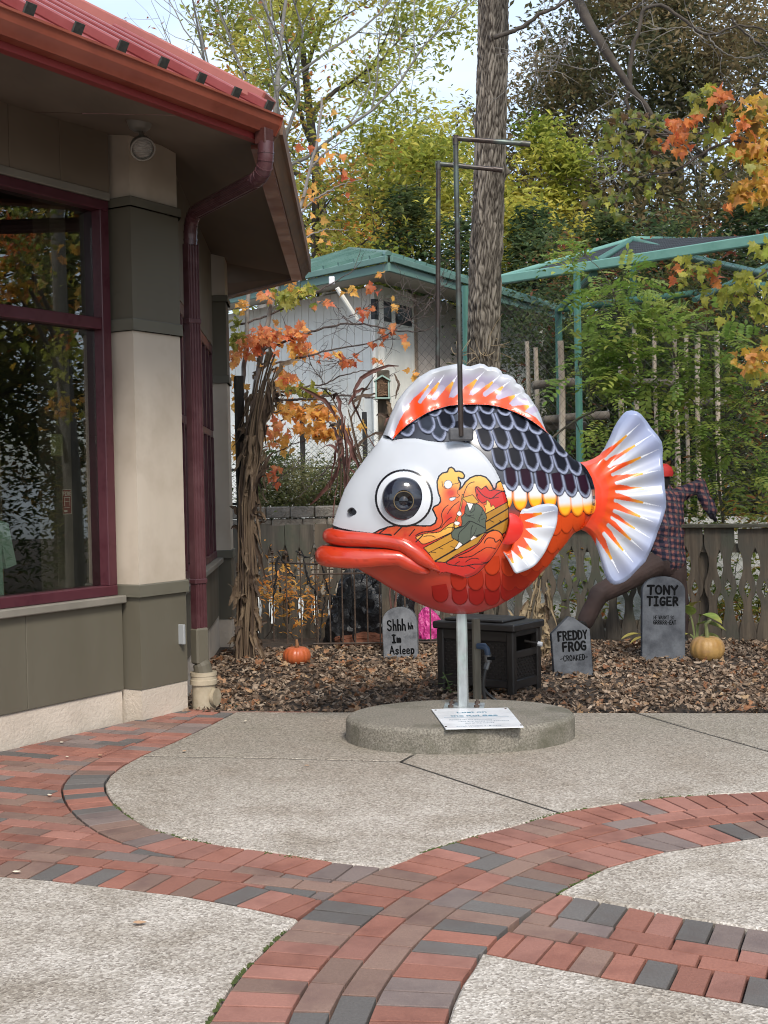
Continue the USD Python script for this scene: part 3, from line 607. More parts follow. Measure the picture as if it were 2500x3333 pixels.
# fire alarm sticker on the glass: an outlined card with the word FIRE
sg = thing('fire_sign', 'small outlined red FIRE sign inside the shop window', 'sign', w1(-0.34, FR - 0.02, 1.38))
s_red, s_wh = mat('sign_red', (0.30, 0.05, 0.03), (0.35, 0.06, 0.035), rough=0.5), mat('sign_line', (0.85, 0.78, 0.68), rough=0.5)
one('card', s_red, wbox, -0.372, -0.298, FR - 0.016, FR - 0.013, 1.305, 1.455, parent=sg)
def wtext(text, h, t, z, o, m, parent, R, P, name='lettering', bold=True, depth=0.0015):
    tmx = meshkit.text_mesh(text, h, depth, bold); v = np.array(tmx.vertices); w = v[:, 0].max()
    # text x runs along +R0, up along z, thickness along R1
    v = P + (v[:, :1] - w / 2) * R[0] + v[:, 1:2] * R[1] + v[:, 2:3] * R[2]
    return put(name, (v, tmx.faces), m, parent)
ln = MB()
for t0, t1, z0, z1 in ((-0.372, -0.369, 1.305, 1.455), (-0.301, -0.298, 1.305, 1.455), (-0.369, -0.301, 1.305, 1.308), (-0.369, -0.301, 1.452, 1.455), (-0.360, -0.310, 1.405, 1.409), (-0.360, -0.357, 1.355, 1.405), (-0.313, -0.310, 1.355, 1.405), (-0.357, -0.313, 1.380, 1.383), (-0.357, -0.313, 1.345, 1.348), (-0.362, -0.335, 1.318, 1.330)): wbox(ln, t0, t1, FR - 0.0129, FR - 0.0122, z0, z1)
ln.build('outline', s_wh, sg)
wtext('FIRE', 0.024, 0, 0, 0, s_wh, sg, (D1, Z, N1), w1(-0.335, FR - 0.0128, 1.418), depth=0.001)
# hanging shirts and shelves inside
cl_m = [mat('cloth_teal', (0.42, 0.62, 0.52), (0.50, 0.70, 0.60), scale=12, rough=0.9, bump=0.3, bscale=30), mat('cloth_dark', (0.03, 0.035, 0.045), (0.05, 0.055, 0.07), scale=12, rough=0.9), mat('cloth_cream', (0.66, 0.56, 0.42), (0.74, 0.64, 0.5), scale=12, rough=0.9)]
def hung_shirt(t, o, z, w, h, m, label):
    pts = np.array([(-.10, 0), (-.5, -.12), (-.62, -.62), (-.45, -.66), (-.38, -.3), (-.40, -1), (.40, -1), (.38, -.3), (.45, -.66), (.62, -.62), (.5, -.12), (.10, 0), (0, -.05)]) * (w, h)
    g = Polygon(pts); v, f = trimesh.creation.triangulate_polygon(g, engine='earcut')
    P = np.array([w1(t + a, o, z + b) for a, b in v]); Q = P + N1 * 0.05
    n = len(P); ring = np.arange(len(pts))
    s = thing('shirt', label, 'shirt', w1(t, o, z))
    ff = np.vstack([f, f[:, ::-1] + n]); ex = [[i, (i + 1) % len(pts), (i + 1) % len(pts) + n] for i in range(len(pts))] + [[i, (i + 1) % len(pts) + n, i + n] for i in range(len(pts))]
    put('cloth', (np.vstack([P, Q]), np.vstack([ff, ex])), m, s)
    MB().tube([w1(t, o + 0.02, z), w1(t, o + 0.02, z + 0.06), w1(t + 0.02, o + 0.02, z + 0.09)], 0.004, 6).build('hanger', dark_m, s)
hung_shirt(-0.86, -0.34, 1.32, 0.48, 0.50, cl_m[0], 'pale teal sweatshirt hanging inside the window at its left edge')
hung_shirt(-0.62, -0.95, 1.22, 0.40, 0.50, cl_m[1], 'dark shirt hanging inside the window beside the teal sweatshirt')
hung_shirt(-0.25, -1.25, 1.30, 0.36, 0.55, cl_m[2], 'cream shirt hanging deep inside the window at the right')
one('clothes_rail', dark_m, wbox, -1.6, -0.12, -0.96, -0.93, 1.40, 1.42)
# ================================================================== THE FISH
import shapely
from scipy.sparse import coo_matrix
from scipy.sparse.linalg import spsolve
from scipy.ndimage import map_coordinates, gaussian_filter
FY = 7.62
def z5(p): p = np.asarray(p, float); return np.stack([(1000 + p[:, 0] / 2.37) / PX, (1150 + p[:, 1] / 2.37) / PX], 1)
def z6(p): p = np.asarray(p, float); return np.stack([(1500 + p[:, 0] / 2.212) / PX, (1150 + p[:, 1] / 2.212) / PX], 1)
def r5(p): p = np.asarray(p, float); return np.stack([(1250 + p[:, 0] / 2.37) / PX, (1150 + p[:, 1] / 2.37) / PX], 1)
def mu(p): p = np.asarray(p, float); return np.stack([(1350 + p[:, 0] / 4.1475) / PX, (1500 + p[:, 1] / 4.1475) / PX], 1)
def smooth_closed(p, n=None):
    """rounded outline through the picked points"""
    p = np.asarray(p, float); d = np.linalg.norm(np.diff(np.vstack([p, p[:1]]), axis=0), axis=1)
    out = []
    for i in range(len(p)):
        a, b, c, e = p[i - 1], p[i], p[(i + 1) % len(p)], p[(i + 2) % len(p)]
        for t in np.linspace(0, 1, max(2, int(d[i] / 2.5)), endpoint=False):
            out.append(0.5 * ((2 * b) + (-a + c) * t + (2 * a - 5 * b + 4 * c - e) * t * t + (-a + 3 * b - 3 * c + e) * t ** 3))
    return np.array(out)
def world(uv, h):
    """fish-plane point (pixels of the measuring view) raised h metres towards the viewer's side"""
    uv = np.asarray(uv, float)
    d = np.stack([(uv[:, 0] * PX - CX) / F, -(uv[:, 1] * PX - CY) / F, -np.ones(len(uv))], 1) @ CAM.T
    p = EYEV + d * (FY / d[:, 1:2]); p[:, 1] -= h
    return p
FOREHEAD = z5([(195, 1335), (212, 1270), (235, 1200), (260, 1130), (290, 1050), (327, 985), (370, 920), (410, 865), (450, 810), (490, 760), (530, 710), (560, 668), (584, 628)])
DORSAL_TOP = np.vstack([z5([(584, 628), (606, 575), (640, 480), (690, 370), (760, 280), (850, 190), (950, 130), (1050, 100), (1160, 80), (1205, 84), (1230, 97), (1262, 100), (1290, 90), (1330, 79), (1365, 84), (1400, 107)]),
                        z6([(195, 100), (222, 96), (262, 104), (290, 125), (302, 149), (340, 153), (375, 172), (396, 198), (402, 216), (430, 226), (455, 255), (461, 284), (490, 305), (520, 352), (550, 395), (575, 450), (595, 510), (615, 560), (640, 588)])])
BACK = z6([(640, 588), (665, 615), (700, 650), (760, 725), (800, 762), (850, 785)])
TAIL = z6([(850, 785), (900, 778), (950, 760), (1000, 730), (1030, 690), (1050, 650), (1075, 600), (1100, 540), (1125, 495), (1150, 460), (1170, 435), (1192, 417), (1230, 410), (1268, 418), (1300, 440), (1340, 490), (1370, 535), (1400, 570), (1428, 605), (1448, 640), (1456, 690), (1453, 740), (1455, 800), (1464, 880), (1472, 980), (1478, 1060), (1478, 1110), (1462, 1170), (1440, 1230), (1420, 1280), (1402, 1340), (1372, 1410), (1330, 1500), (1260, 1570), (1220, 1615), (1180, 1645), (1140, 1662), (1105, 1667), (1078, 1655), (1055, 1630), (1035, 1590), (1010, 1500), (995, 1445), (980, 1400), (960, 1355), (938, 1318), (900, 1285), (870, 1272), (845, 1272)])
BELLY = np.vstack([z6([(845, 1272), (800, 1298), (770, 1340), (720, 1400), (680, 1450), (620, 1530), (560, 1590), (500, 1660), (420, 1720), (340, 1770), (250, 1820), (150, 1856), (50, 1872), (0, 1873)]), z5([(1120, 2003), (1060, 1995), (1000, 1978), (900, 1942), (800, 1897), (700, 1842), (600, 1782), (500, 1720), (420, 1675), (350, 1630), (260, 1570), (180, 1500), (160, 1420)])])
FIN_BASE = r5([(66, 668), (110, 620), (170, 565), (250, 512), (330, 465), (400, 438), (480, 415), (570, 404), (650, 402), (720, 401), (800, 406), (880, 420), (940, 438), (1000, 460), (1070, 495), (1130, 530), (1200, 580), (1275, 634)])
def lin(a, n=40): return spline(a, n)
outline = Polygon(np.vstack([FOREHEAD, DORSAL_TOP[1:], BACK[1:], TAIL[1:], BELLY[1:]])).buffer(0)
fin_poly = Polygon(np.vstack([z5([(584, 628), (625, 640)]), FIN_BASE, DORSAL_TOP[::-1][:-1]])).buffer(0).intersection(outline)
tail_base = z6([(850, 785), (890, 840), (920, 900), (938, 970), (942, 1040), (935, 1110), (915, 1170), (880, 1230), (845, 1272)])
tail_poly = Polygon(np.vstack([tail_base[::-1], TAIL[1:-1]])).buffer(0)
GILL = z5([(660, 672), (740, 660), (830, 660), (930, 680), (1040, 690), (1150, 680), (1230, 700), (1300, 745), (1370, 820), (1430, 910), (1470, 1000), (1500, 1090), (1520, 1190), (1522, 1270), (1503, 1370), (1460, 1465), (1400, 1560), (1345, 1625), (1275, 1690), (1210, 1712)])
GILL_LOW = z5([(1210, 1712), (1140, 1688), (1060, 1668), (1000, 1672), (960, 1650), (900, 1590), (820, 1520), (740, 1460), (640, 1430), (500, 1415), (380, 1400), (290, 1390), (215, 1365), (195, 1335)])
head_poly = Polygon(np.vstack([FOREHEAD, lin(GILL, 120), GILL_LOW[1:-1]])).buffer(0)
body_all = Polygon(np.vstack([FOREHEAD[:-1], lin(FIN_BASE, 60), BACK, z6([(900, 835), (930, 900), (980, 980), (985, 1060), (960, 1150), (910, 1230)]), BELLY])).buffer(0)
# --- half thickness of the body: an inflated outline
GS = 3.0; U0, V0_ = 660.0, 760.0
NU, NV = int((1460 - U0) / GS), int((1350 - V0_) / GS)
uu_, vv_ = np.meshgrid(U0 + GS * np.arange(NU), V0_ + GS * np.arange(NV))
def inflate(poly):
    m = contains_xy(poly, uu_, vv_); k = -np.ones(m.shape, int); k[m] = np.arange(m.sum()); n = m.sum()
    rows, cols, vals = [np.arange(n)], [np.arange(n)], [np.full(n, 4.0)]
    for dy, dx in ((0, 1), (0, -1), (1, 0), (-1, 0)):
        nb = np.roll(np.roll(k, -dy, 0), -dx, 1)[m]; ok = nb >= 0
        rows.append(np.arange(n)[ok]); cols.append(nb[ok]); vals.append(np.full(ok.sum(), -1.0))
    A = coo_matrix((np.concatenate(vals), (np.concatenate(rows), np.concatenate(cols))), shape=(n, n)).tocsc()
    x = spsolve(A, np.ones(n)); f = np.zeros(m.shape); f[m] = x
    return f / f.max()
phi = inflate(body_all.buffer(2)); 
def grid_at(f, uv): return map_coordinates(f, [(uv[:, 1] - V0_) / GS, (uv[:, 0] - U0) / GS], order=1, mode='constant')
def pdist(poly_or_line, uv): return shapely.distance(poly_or_line, shapely.points(uv))
out_line = outline.exterior
EYE_C = np.array([870.7, 1075.0])
TC = z6([(800, 1040)])[0]
gill_line = LineString(np.vstack([lin(GILL, 120)]))
def sst(x, a, b):
    t = np.clip((x - a) / (b - a), 0, 1); return t * t * (3 - 2 * t)
DO = z5([(1000, 1400)])[0]
def H(uv):
    """half thickness in metres at fish-plane points"""
    uv = np.asarray(uv, float)
    wb = 0.285 * np.sqrt(np.clip(grid_at(phi, uv), 0, 1))
    e = pdist(out_line, uv)
    fin = contains_xy(fin_poly.buffer(1), uv[:, 0], uv[:, 1]); tl = contains_xy(tail_poly.buffer(1), uv[:, 0], uv[:, 1])
    wf = np.zeros(len(uv)); r = np.sqrt(np.clip(e / 9.0, 0, 1))
    if fin.any():
        d = uv[fin] - DO; th = np.arctan2(d[:, 0] - 0.30 * d[:, 1], -d[:, 1]); base = pdist(LineString(FIN_BASE), uv[fin])
        wf[fin] = r[fin] * (0.034 + 0.009 * np.cos(th * 30) * sst(e[fin], 0, 22)) + 0.05 * np.exp(-(base / 26.0) ** 2) * r[fin]
    if tl.any():
        d = uv[tl] - TC; th = np.arctan2(d[:, 1], d[:, 0]); rad = np.linalg.norm(d, axis=1)
        wf[tl] = r[tl] * (0.036 + 0.013 * np.cos(th * 21.0 + 0.4) * sst(rad, 60, 130) + 0.09 * np.exp(-((rad - 40) / 52.0) ** 2 * (rad > 40)))
    w = (wb ** 3 + wf ** 3) ** (1 / 3)
    hd = contains_xy(head_poly, uv[:, 0], uv[:, 1])
    if hd.any():
        g = pdist(gill_line, uv[hd]); w[hd] += 0.014 * sst(g, 0, 9) 
        re = np.linalg.norm(uv[hd] - EYE_C, axis=1)
        w[hd] += 0.030 * np.exp(-(re / 62.0) ** 6)
    return w
def grid_mesh(poly, step, extra=None):
    """points filling a polygon and their triangles"""
    b = poly.exterior; n = int(b.length / step); edge = np.array([b.interpolate(s).coords[0] for s in np.linspace(0, b.length, n, endpoint=False)])
    x0, y0, x1, y1 = poly.bounds
    gx, gy = np.meshgrid(np.arange(x0, x1, step), np.arange(y0, y1, step * 0.88)); gx[1::2] += step / 2
    P = np.stack([gx.ravel(), gy.ravel()], 1); inside = contains_xy(poly.buffer(-step * 0.55), P[:, 0], P[:, 1]); P = P[inside]
    P = np.vstack([edge, P]); T = Delaunay(P).simplices
    c = P[T].mean(1); T = T[contains_xy(poly, c[:, 0], c[:, 1])]
    a = P[T[:, 1]] - P[T[:, 0]]; bb = P[T[:, 2]] - P[T[:, 0]]; s = a[:, 0] * bb[:, 1] - a[:, 1] * bb[:, 0]
    T = T[np.abs(s) > 1e-6]; s = s[np.abs(s) > 1e-6]; T[s > 0] = T[s > 0][:, ::-1]     # image y points down: this winds towards the viewer
    return P, T
def paint_into(col, uv, poly, c, soft=0.0, alpha=1.0):
    """lay a colour (array or constant) over the points inside a polygon"""
    b = poly.bounds; k = np.nonzero((uv[:, 0] > b[0] - 3) & (uv[:, 0] < b[2] + 3) & (uv[:, 1] > b[1] - 3) & (uv[:, 1] < b[3] + 3))[0]
    if not len(k): return
    m = contains_xy(poly, uv[k, 0], uv[k, 1]); k = k[m]
    a = alpha if not soft else alpha * np.clip(pdist(poly.exterior, uv[k]) / soft, 0, 1)[:, None]
    cc = c(uv[k]) if callable(c) else np.asarray(c)
    col[k] = col[k] * (1 - a) + cc * a
def stroke(col, uv, line, w, c=(0.006, 0.006, 0.008)):
    g = LineString(line).buffer(w / 2, quad_segs=3); paint_into(col, uv, g if g.geom_type == 'Polygon' else g.convex_hull, c)
ORANGE, DEEP, RED, YEL, WHITE, LAV, INK = map(np.array, ((0.70, 0.072, 0.012), (0.52, 0.038, 0.012), (0.46, 0.018, 0.012), (0.78, 0.37, 0.02), (0.60, 0.62, 0.65), (0.21, 0.235, 0.35), (0.006, 0.006, 0.008)))
def lerp(a, b, t): t = np.clip(t, 0, 1)[:, None] if np.ndim(t) else t; return np.asarray(a) * (1 - t) + np.asarray(b) * t
def spike(col, uv, a, b, tip, curve=1.5, y0=0.42, y1=0.62, w0=0.72, thin=1.0):
    """an orange tongue from root a-b to tip, yellow towards the end and drawn out to a white line"""
    a, b, tip = map(np.asarray, (a, b, tip)); root = (a + b) / 2; ax = tip - root; L = np.linalg.norm(ax); ax = ax / L; nx = np.array([-ax[1], ax[0]]); W = abs((b - a) @ nx) / 2
    d = uv - root; k = np.nonzero((np.abs(d @ nx) < W * 1.2 + 3) & (d @ ax > -12) & (d @ ax < L))[0]
    t = (d[k] @ ax) / L; half = W * np.clip(1 - t / 0.80, 0, 1) ** curve + thin * np.clip((1 - t) * 4.0, 0, 1)
    m = np.abs(d[k] @ nx) < half; k = k[m]; t = t[m]
    col[k] = np.where((t > w0)[:, None], WHITE * 1.35, lerp(ORANGE, YEL, (t - y0) / (y1 - y0)))
def fin_colors(uv):
    e = pdist(out_line, uv)
    col = lerp(WHITE * 0.8, np.array((0.33, 0.285, 0.375)), sst(e, 8, 34)); base = pdist(LineString(FIN_BASE), uv)
    n = meshkit.noise(np.c_[uv / 26.0, 0 * uv[:, :1]], 5)[:, None]; col = col * (1 - 0.10 * n) - np.array([0.02, 0.02, 0.0]) * n
    ends = r5([(262, 392), (368, 366), (505, 346), (660, 326), (757, 336), (852, 355), (962, 398), (1095, 463)])
    low = np.vstack([r5([(66, 668), (90, 590), (125, 510), (175, 425), (225, 350)]), ends, r5([(1160, 500), (1275, 634)]), FIN_BASE[::-1]])
    paint_into(col, uv, Polygon(low).buffer(0), lambda q: lerp(ORANGE, np.array((0.72, 0.055, 0.015)), pdist(LineString(FIN_BASE), q) / 60))
    tips = r5([(395, 182), (478, 148), (577, 155), (778, 136), (900, 166), (968, 216), (1055, 306), (1152, 398)])
    roots = np.vstack([r5([(225, 350)]), ends])
    for i in range(8): spike(col, uv, roots[i] + (0, 2), roots[i + 1] + (0, 2), tips[i], 1.35, 0.30, 0.55, 0.66, 0.9)
    # rounded white petals between the tongues
    for i in range(8):
        p, t = ends[i], (tips[i] * 0.35 + (tips[i + 1] if i < 7 else tips[i] + (12, 12)) * 0.65); d = t - p; d /= np.linalg.norm(d); c = p + d * 11
        g = Point(p + d * 8).buffer(6.6).union(Point(p + d * 34).buffer(7.5)).convex_hull; paint_into(col, uv, g, lambda q: np.broadcast_to(np.array((0.38, 0.33, 0.43)), (len(q), 3)), soft=0.8)
    for i in range(8): spike(col, uv, roots[i] * 0.72 + roots[i + 1] * 0.28, roots[i] * 0.28 + roots[i + 1] * 0.72, tips[i], 0.9, 0.30, 0.55, 0.66, 0.9)
    paint_into(col, uv, Polygon(np.vstack([r5([(66, 668), (90, 590), (125, 510), (175, 425), (225, 350)]), r5([(250, 330), (262, 392), (240, 470), (180, 560)])])).buffer(0), lambda q: lerp(ORANGE * 0.98, np.array((0.74, 0.06, 0.015)), np.full(len(q), 0.5)))
    return col
TIPS_T = z6([(1290, 500), (1370, 585), (1424, 688), (1428, 840), (1442, 978), (1432, 1102), (1400, 1222), (1355, 1328), (1312, 1425), (1244, 1515), (1137, 1586)])
ENDS_T = z6([(985, 735), (1018, 778), (1040, 828), (1060, 884), (1084, 940), (1086, 996), (1074, 1056), (1068, 1126), (1055, 1168), (1030, 1218), (1002, 1276), (966, 1322)])
def tail_colors(uv):
    e = pdist(out_line, uv); d = uv - TC; rad = np.linalg.norm(d, axis=1)
    g = sst(rad, 120, 215); col = lerp(WHITE * 0.80, LAV * 1.25, g) * (0.97 + 0.05 * np.cos(np.arctan2(d[:, 1], d[:, 0]) * 21 + 0.4))[:, None]
    col = lerp(col, np.array((0.26, 0.31, 0.45)), np.where(e < 26, (26 - e) / 26 * 0.6, 0))
    core = Polygon(np.vstack([z6([(845, 780), (900, 770), (950, 752)]), ENDS_T, z6([(975, 1400), (930, 1320), (890, 1290), (840, 1280)])])).buffer(0)
    paint_into(col, uv, core, lambda q: lerp(np.array((0.76, 0.05, 0.02)), ORANGE, (np.linalg.norm(q - TC, axis=1) - 40) / 90))
    for i in range(11): spike(col, uv, ENDS_T[i], ENDS_T[i + 1], TIPS_T[i], 1.45, 0.34, 0.58, 0.64, 1.0)
    for i in range(1, 11):
        p = ENDS_T[i]; v = p - TC; v /= np.linalg.norm(v); paint_into(col, uv, Point(p + v * 8).buffer(5.4).union(Point(p + v * 46).buffer(8.0)).convex_hull, WHITE * 0.85, soft=1.5)
    for i in range(11): spike(col, uv, ENDS_T[i] * 0.75 + ENDS_T[i + 1] * 0.25, ENDS_T[i] * 0.25 + ENDS_T[i + 1] * 0.75, TIPS_T[i], 0.9, 0.34, 0.58, 0.64, 1.0)
    return col
# --- the picture painted on the cheek
FIRE = np.vstack([z5([(500, 1385), (560, 1352), (620, 1330), (700, 1314), (740, 1312)]), mu([(100, 858), (190, 855), (250, 820), (270, 760), (240, 690), (215, 640), (235, 605), (290, 580), (318, 540), (315, 490), (290, 430), (278, 350), (275, 280), (300, 210), (345, 170), (410, 155), (425, 110), (460, 92), (495, 115), (515, 150), (560, 145), (605, 160), (632, 200), (625, 235), (590, 243), (550, 225), (556, 262), (580, 300), (574, 350), (562, 385), (600, 350), (640, 290), (700, 235), (770, 205), (840, 200), (910, 225), (960, 280), (995, 345), (1010, 385), (1040, 360), (1045, 310), (1070, 285), (1125, 268), (1175, 300)])])
FIRE_REST = np.vstack([z5([(1530, 1100), (1530, 1280), (1500, 1400), (1400, 1570), (1290, 1720), (1210, 1735), (1000, 1730), (900, 1600), (800, 1500), (640, 1430), (500, 1400)])])
FL_O, FL_Y, FL_R, WOOD, ROBE, SKIN = map(np.array, ((0.72, 0.16, 0.04), (0.76, 0.42, 0.08), (0.52, 0.022, 0.016), (0.42, 0.20, 0.025), (0.085, 0.105, 0.08), (0.78, 0.72, 0.68)))
def head_colors(uv):
    col = np.tile(np.array((0.50, 0.52, 0.55)), (len(uv), 1)); n = meshkit.fbm(np.c_[uv / 40.0, 0 * uv[:, :1]], 4, 9)[:, None]; col *= 0.94 + 0.08 * n
    M0 = mu(np.array([[0, 0]]))[0]; ms = 1 / (4.1475 * PX)
    fire = Polygon(np.vstack([FIRE, FIRE_REST])).buffer(0)
    paint_into(col, uv, fire.buffer(2.6), lambda q: np.broadcast_to(WHITE * 1.0, (len(q), 3)))
    def fire_tone(q):
        v = (q[:, 1] - M0[1]) / ms; u = (q[:, 0] - M0[0]) / ms; n = meshkit.fbm(np.c_[q / 9.0, 0 * q[:, :1]], 2, 4)
        c = lerp(FL_Y, FL_O, (v - 190 - 120 * n) / 260); return lerp(c, FL_R, (v - 360 - 300 * n) / 500 * 0.75)
    paint_into(col, uv, fire, fire_tone)
    def blob(c, r, colr, a=0.9):
        p = mu(np.array([c]))[0]; paint_into(col, uv, Point(p).buffer(r * ms), colr, soft=r * ms * 0.8, alpha=a)
    blob((450, 430), 130, FL_R); blob((420, 740), 150, FL_R, 0.8); blob((1000, 480), 190, FL_R, 1.0); blob((880, 480), 120, FL_R, 1.0); blob((130, 1080), 120, FL_R, 0.8); blob((600, 620), 90, FL_R)
    P = lambda pts: Polygon(smooth_closed(mu(pts))).buffer(0)
    S = lambda pts, w: stroke(col, uv, spline(mu(pts), 30), w * ms * 1.3)
    def shape(pts, c, w=9, sm=True):
        g = P(pts) if sm else Polygon(mu(pts)).buffer(0)
        for h in getattr(g, 'geoms', [g]): paint_into(col, uv, h, c)
        if w: stroke(col, uv, np.vstack([np.asarray(h.exterior.coords) for h in [max(getattr(g, 'geoms', [g]), key=lambda k: k.area)]]), w * ms) if False else edge(g, w)
    def edge(g, w):
        g = max(getattr(g, 'geoms', [g]), key=lambda k: k.area); r = g.exterior.buffer(w * ms * 0.62); paint_into2(r)
    def paint_into2(r):
        b = r.bounds; k = np.nonzero((uv[:, 0] > b[0]) & (uv[:, 0] < b[2]) & (uv[:, 1] > b[1]) & (uv[:, 1] < b[3]))[0]; k = k[contains_xy(r, uv[k, 0], uv[k, 1])]; col[k] = INK
    # second wave crest, small flames
    shape([(770, 360), (800, 345), (850, 380), (900, 345), (960, 400), (1000, 385), (1090, 400), (1140, 410), (1180, 440), (1190, 560), (1010, 640), (930, 540), (860, 560), (800, 500), (780, 440)], FL_R, 9)
    shape([(880, 580), (910, 585), (920, 520), (960, 560), (975, 610), (1000, 585), (1030, 640), (980, 690), (900, 720), (905, 640)], FL_Y, 6)
    shape([(0, 1005), (130, 955), (300, 935), (410, 850), (490, 815), (560, 860), (530, 905), (420, 960), (250, 1040), (100, 1095), (40, 1050)], lambda q: lerp(FL_Y, FL_O, (q[:, 1] - M0[1]) / ms / 300 - 3.0), 9)
    # boat
    boat = [(100, 1145), (470, 945), (920, 690), (1212, 535), (1232, 640), (1225, 760), (1190, 925), (1130, 965), (1000, 905), (900, 950), (850, 1020), (800, 1090), (650, 1170), (520, 1240), (380, 1335), (240, 1325), (165, 1215)]
    shape(boat, lambda q: lerp(WOOD * 1.35, WOOD * 0.9, ((q[:, 0] - M0[0]) / ms - 100) / 900), 10, False)
    for pts, w in (([(160, 1215), (490, 1035)], 8), ([(912, 800), (1225, 615)], 12), ([(240, 1325), (560, 1135), (890, 935), (1225, 742)], 17), ([(300, 1140), (350, 1158)], 7), ([(200, 1200), (262, 1206)], 7), ([(450, 1125), (510, 1140)], 6), ([(960, 785), (1012, 808)], 7), ([(1085, 790), (1120, 805)], 7), ([(1100, 985), (1200, 920)], 12)): S(pts, w)
    # figure in a straw hat, robe, staff
    S([(607, 455), (560, 680), (515, 790), (472, 935)], 20); stroke(col, uv, spline(mu([(607, 458), (560, 680), (515, 790), (473, 930)]), 30), 9 * ms, WOOD * 1.3)
    shape([(655, 555), (745, 560), (765, 590), (705, 690), (680, 640)], SKIN, 4, False)
    shape([(640, 612), (662, 575), (700, 672), (745, 575), (800, 572), (860, 620), (900, 690), (918, 745), (900, 820), (912, 930), (870, 955), (780, 985), (720, 1030), (620, 1100), (560, 1062), (470, 1012), (458, 950), (505, 888), (592, 858), (598, 800), (588, 740), (628, 700)], ROBE, 8, False)
    for pts, w in (([(635, 690), (680, 720), (750, 715)], 5), ([(640, 725), (700, 735), (760, 760)], 5), ([(700, 690), (760, 640), (765, 580)], 6), ([(505, 890), (620, 860), (700, 795), (790, 830), (895, 885)], 8), ([(548, 1045), (555, 970), (640, 870), (700, 800)], 7), ([(735, 850), (715, 920), (715, 1010)], 7), ([(785, 880), (760, 950), (730, 990)], 5), ([(865, 650), (840, 720), (800, 800)], 5), ([(870, 700), (820, 770), (825, 810)], 5), ([(890, 760), (850, 775)], 5)): S(pts, w)
    shape([(530, 690), (565, 662), (595, 700), (570, 728), (535, 715)], SKIN, 5); shape([(495, 810), (530, 795), (572, 815), (545, 850), (505, 840)], SKIN, 5)
    shape([(565, 1060), (610, 1098), (540, 1160), (498, 1160)], SKIN, 6, False); shape([(745, 985), (795, 1002), (715, 1050), (708, 1025)], SKIN, 5, False)
    shape([(598, 492), (735, 450), (818, 552), (750, 568), (660, 552)], np.array((0.55, 0.30, 0.04)), 7, False)
    # wave in front of the boat
    shape([(880, 1015), (930, 950), (1000, 918), (1060, 920), (1112, 958), (1142, 1020), (1130, 1110), (1090, 1200), (1000, 1290), (900, 1352), (760, 1360), (600, 1385), (400, 1345), (520, 1262), (700, 1182), (820, 1092)], lambda q: lerp(FL_O * (1, 0.9, 0.9), FL_R, ((q[:, 1] - M0[1]) / ms - 960) / 330 * 0.9), 11)
    for pts, w in (([(890, 1080), (950, 1012), (1010, 1020), (1040, 1070), (1090, 1040), (1120, 1085)], 10), ([(560, 1270), (700, 1260), (830, 1190), (930, 1140), (1040, 1160)], 9), ([(650, 1330), (760, 1280), (820, 1290)], 8), ([(850, 1330), (930, 1340)], 7), ([(510, 1360), (570, 1320)], 8), ([(690, 1380), (770, 1420)], 8)): S(pts, w)
    # inner lines of the flames
    for pts, w in (([(420, 585), (360, 640), (330, 720), (345, 800), (310, 870)], 8), ([(460, 745), (400, 790), (350, 850), (325, 885)], 8), ([(760, 285), (690, 310), (640, 390), (615, 480)], 8), ([(560, 540), (480, 600), (410, 700)], 8), ([(340, 280), (345, 330), (390, 370), (450, 350), (470, 320), (550, 300), (570, 270)], 6), ([(550, 390), (535, 430), (565, 460), (530, 490)], 6),
                   ([(0, 985), (90, 940), (200, 925), (290, 890), (320, 870)], 12), ([(370, 905), (430, 875), (520, 885)], 7), ([(100, 1000), (180, 985), (250, 1005)], 8), ([(785, 355), (830, 420), (900, 480), (970, 500), (1060, 440), (1140, 405), (1170, 440)], 9), ([(800, 440), (790, 480)], 8), ([(960, 505), (1010, 495), (1075, 485)], 7), ([(890, 350), (910, 335), (950, 395), (1000, 400)], 6)): S(pts, w)
    for pts, w in (([(620, 1330), (560, 1375)], 10), ([(740, 1312), (670, 1385)], 10), ([(820, 1345), (780, 1395)], 8), ([(880, 1390), (830, 1440)], 9)): stroke(col, uv, z5(pts), w * 0.28)
    for c, rx, ry in (((418, 318), 50, 52),): g = affinity.scale(Point(mu([c])[0]).buffer(ms), rx, ry); paint_into(col, uv, g.buffer(1.0), INK); paint_into(col, uv, g, WHITE)
    shape([(430, 510), (455, 488), (520, 482), (500, 515), (460, 535)], WHITE, 6)
    stroke(col, uv, FIRE, 3.4); stroke(col, uv, lin(GILL, 90), 2.8); stroke(col, uv, GILL_LOW[5:], 4.0)
    # ring round the eye, nostril, line over the lip
    r = np.linalg.norm((uv - EYE_C) * (1.0, 1.0), axis=1); col[r < 60.5] = INK; col[r < 56.0] = WHITE * 1.02
    stroke(col, uv, z5([(190, 1330), (260, 1352), (370, 1372), (500, 1385), (640, 1392)]), 6.0)
    g = affinity.rotate(affinity.scale(Point(*z5([(350, 1218)])[0]).buffer(1), 10.2, 7.6), 12); paint_into(col, uv, g, INK)
    return col
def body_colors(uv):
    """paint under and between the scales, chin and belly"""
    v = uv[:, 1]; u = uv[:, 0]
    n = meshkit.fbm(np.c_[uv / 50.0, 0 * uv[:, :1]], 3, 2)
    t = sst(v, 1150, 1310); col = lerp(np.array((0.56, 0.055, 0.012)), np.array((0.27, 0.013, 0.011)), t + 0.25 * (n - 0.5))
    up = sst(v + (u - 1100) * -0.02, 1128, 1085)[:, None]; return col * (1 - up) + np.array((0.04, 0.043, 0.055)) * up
fish_m = paint_mat('fish_paint', rough=0.30, coat=0.28, bump=0.05, bscale=25)
loc = at(1003, 1520, 7.62); loc[2] = 0.13
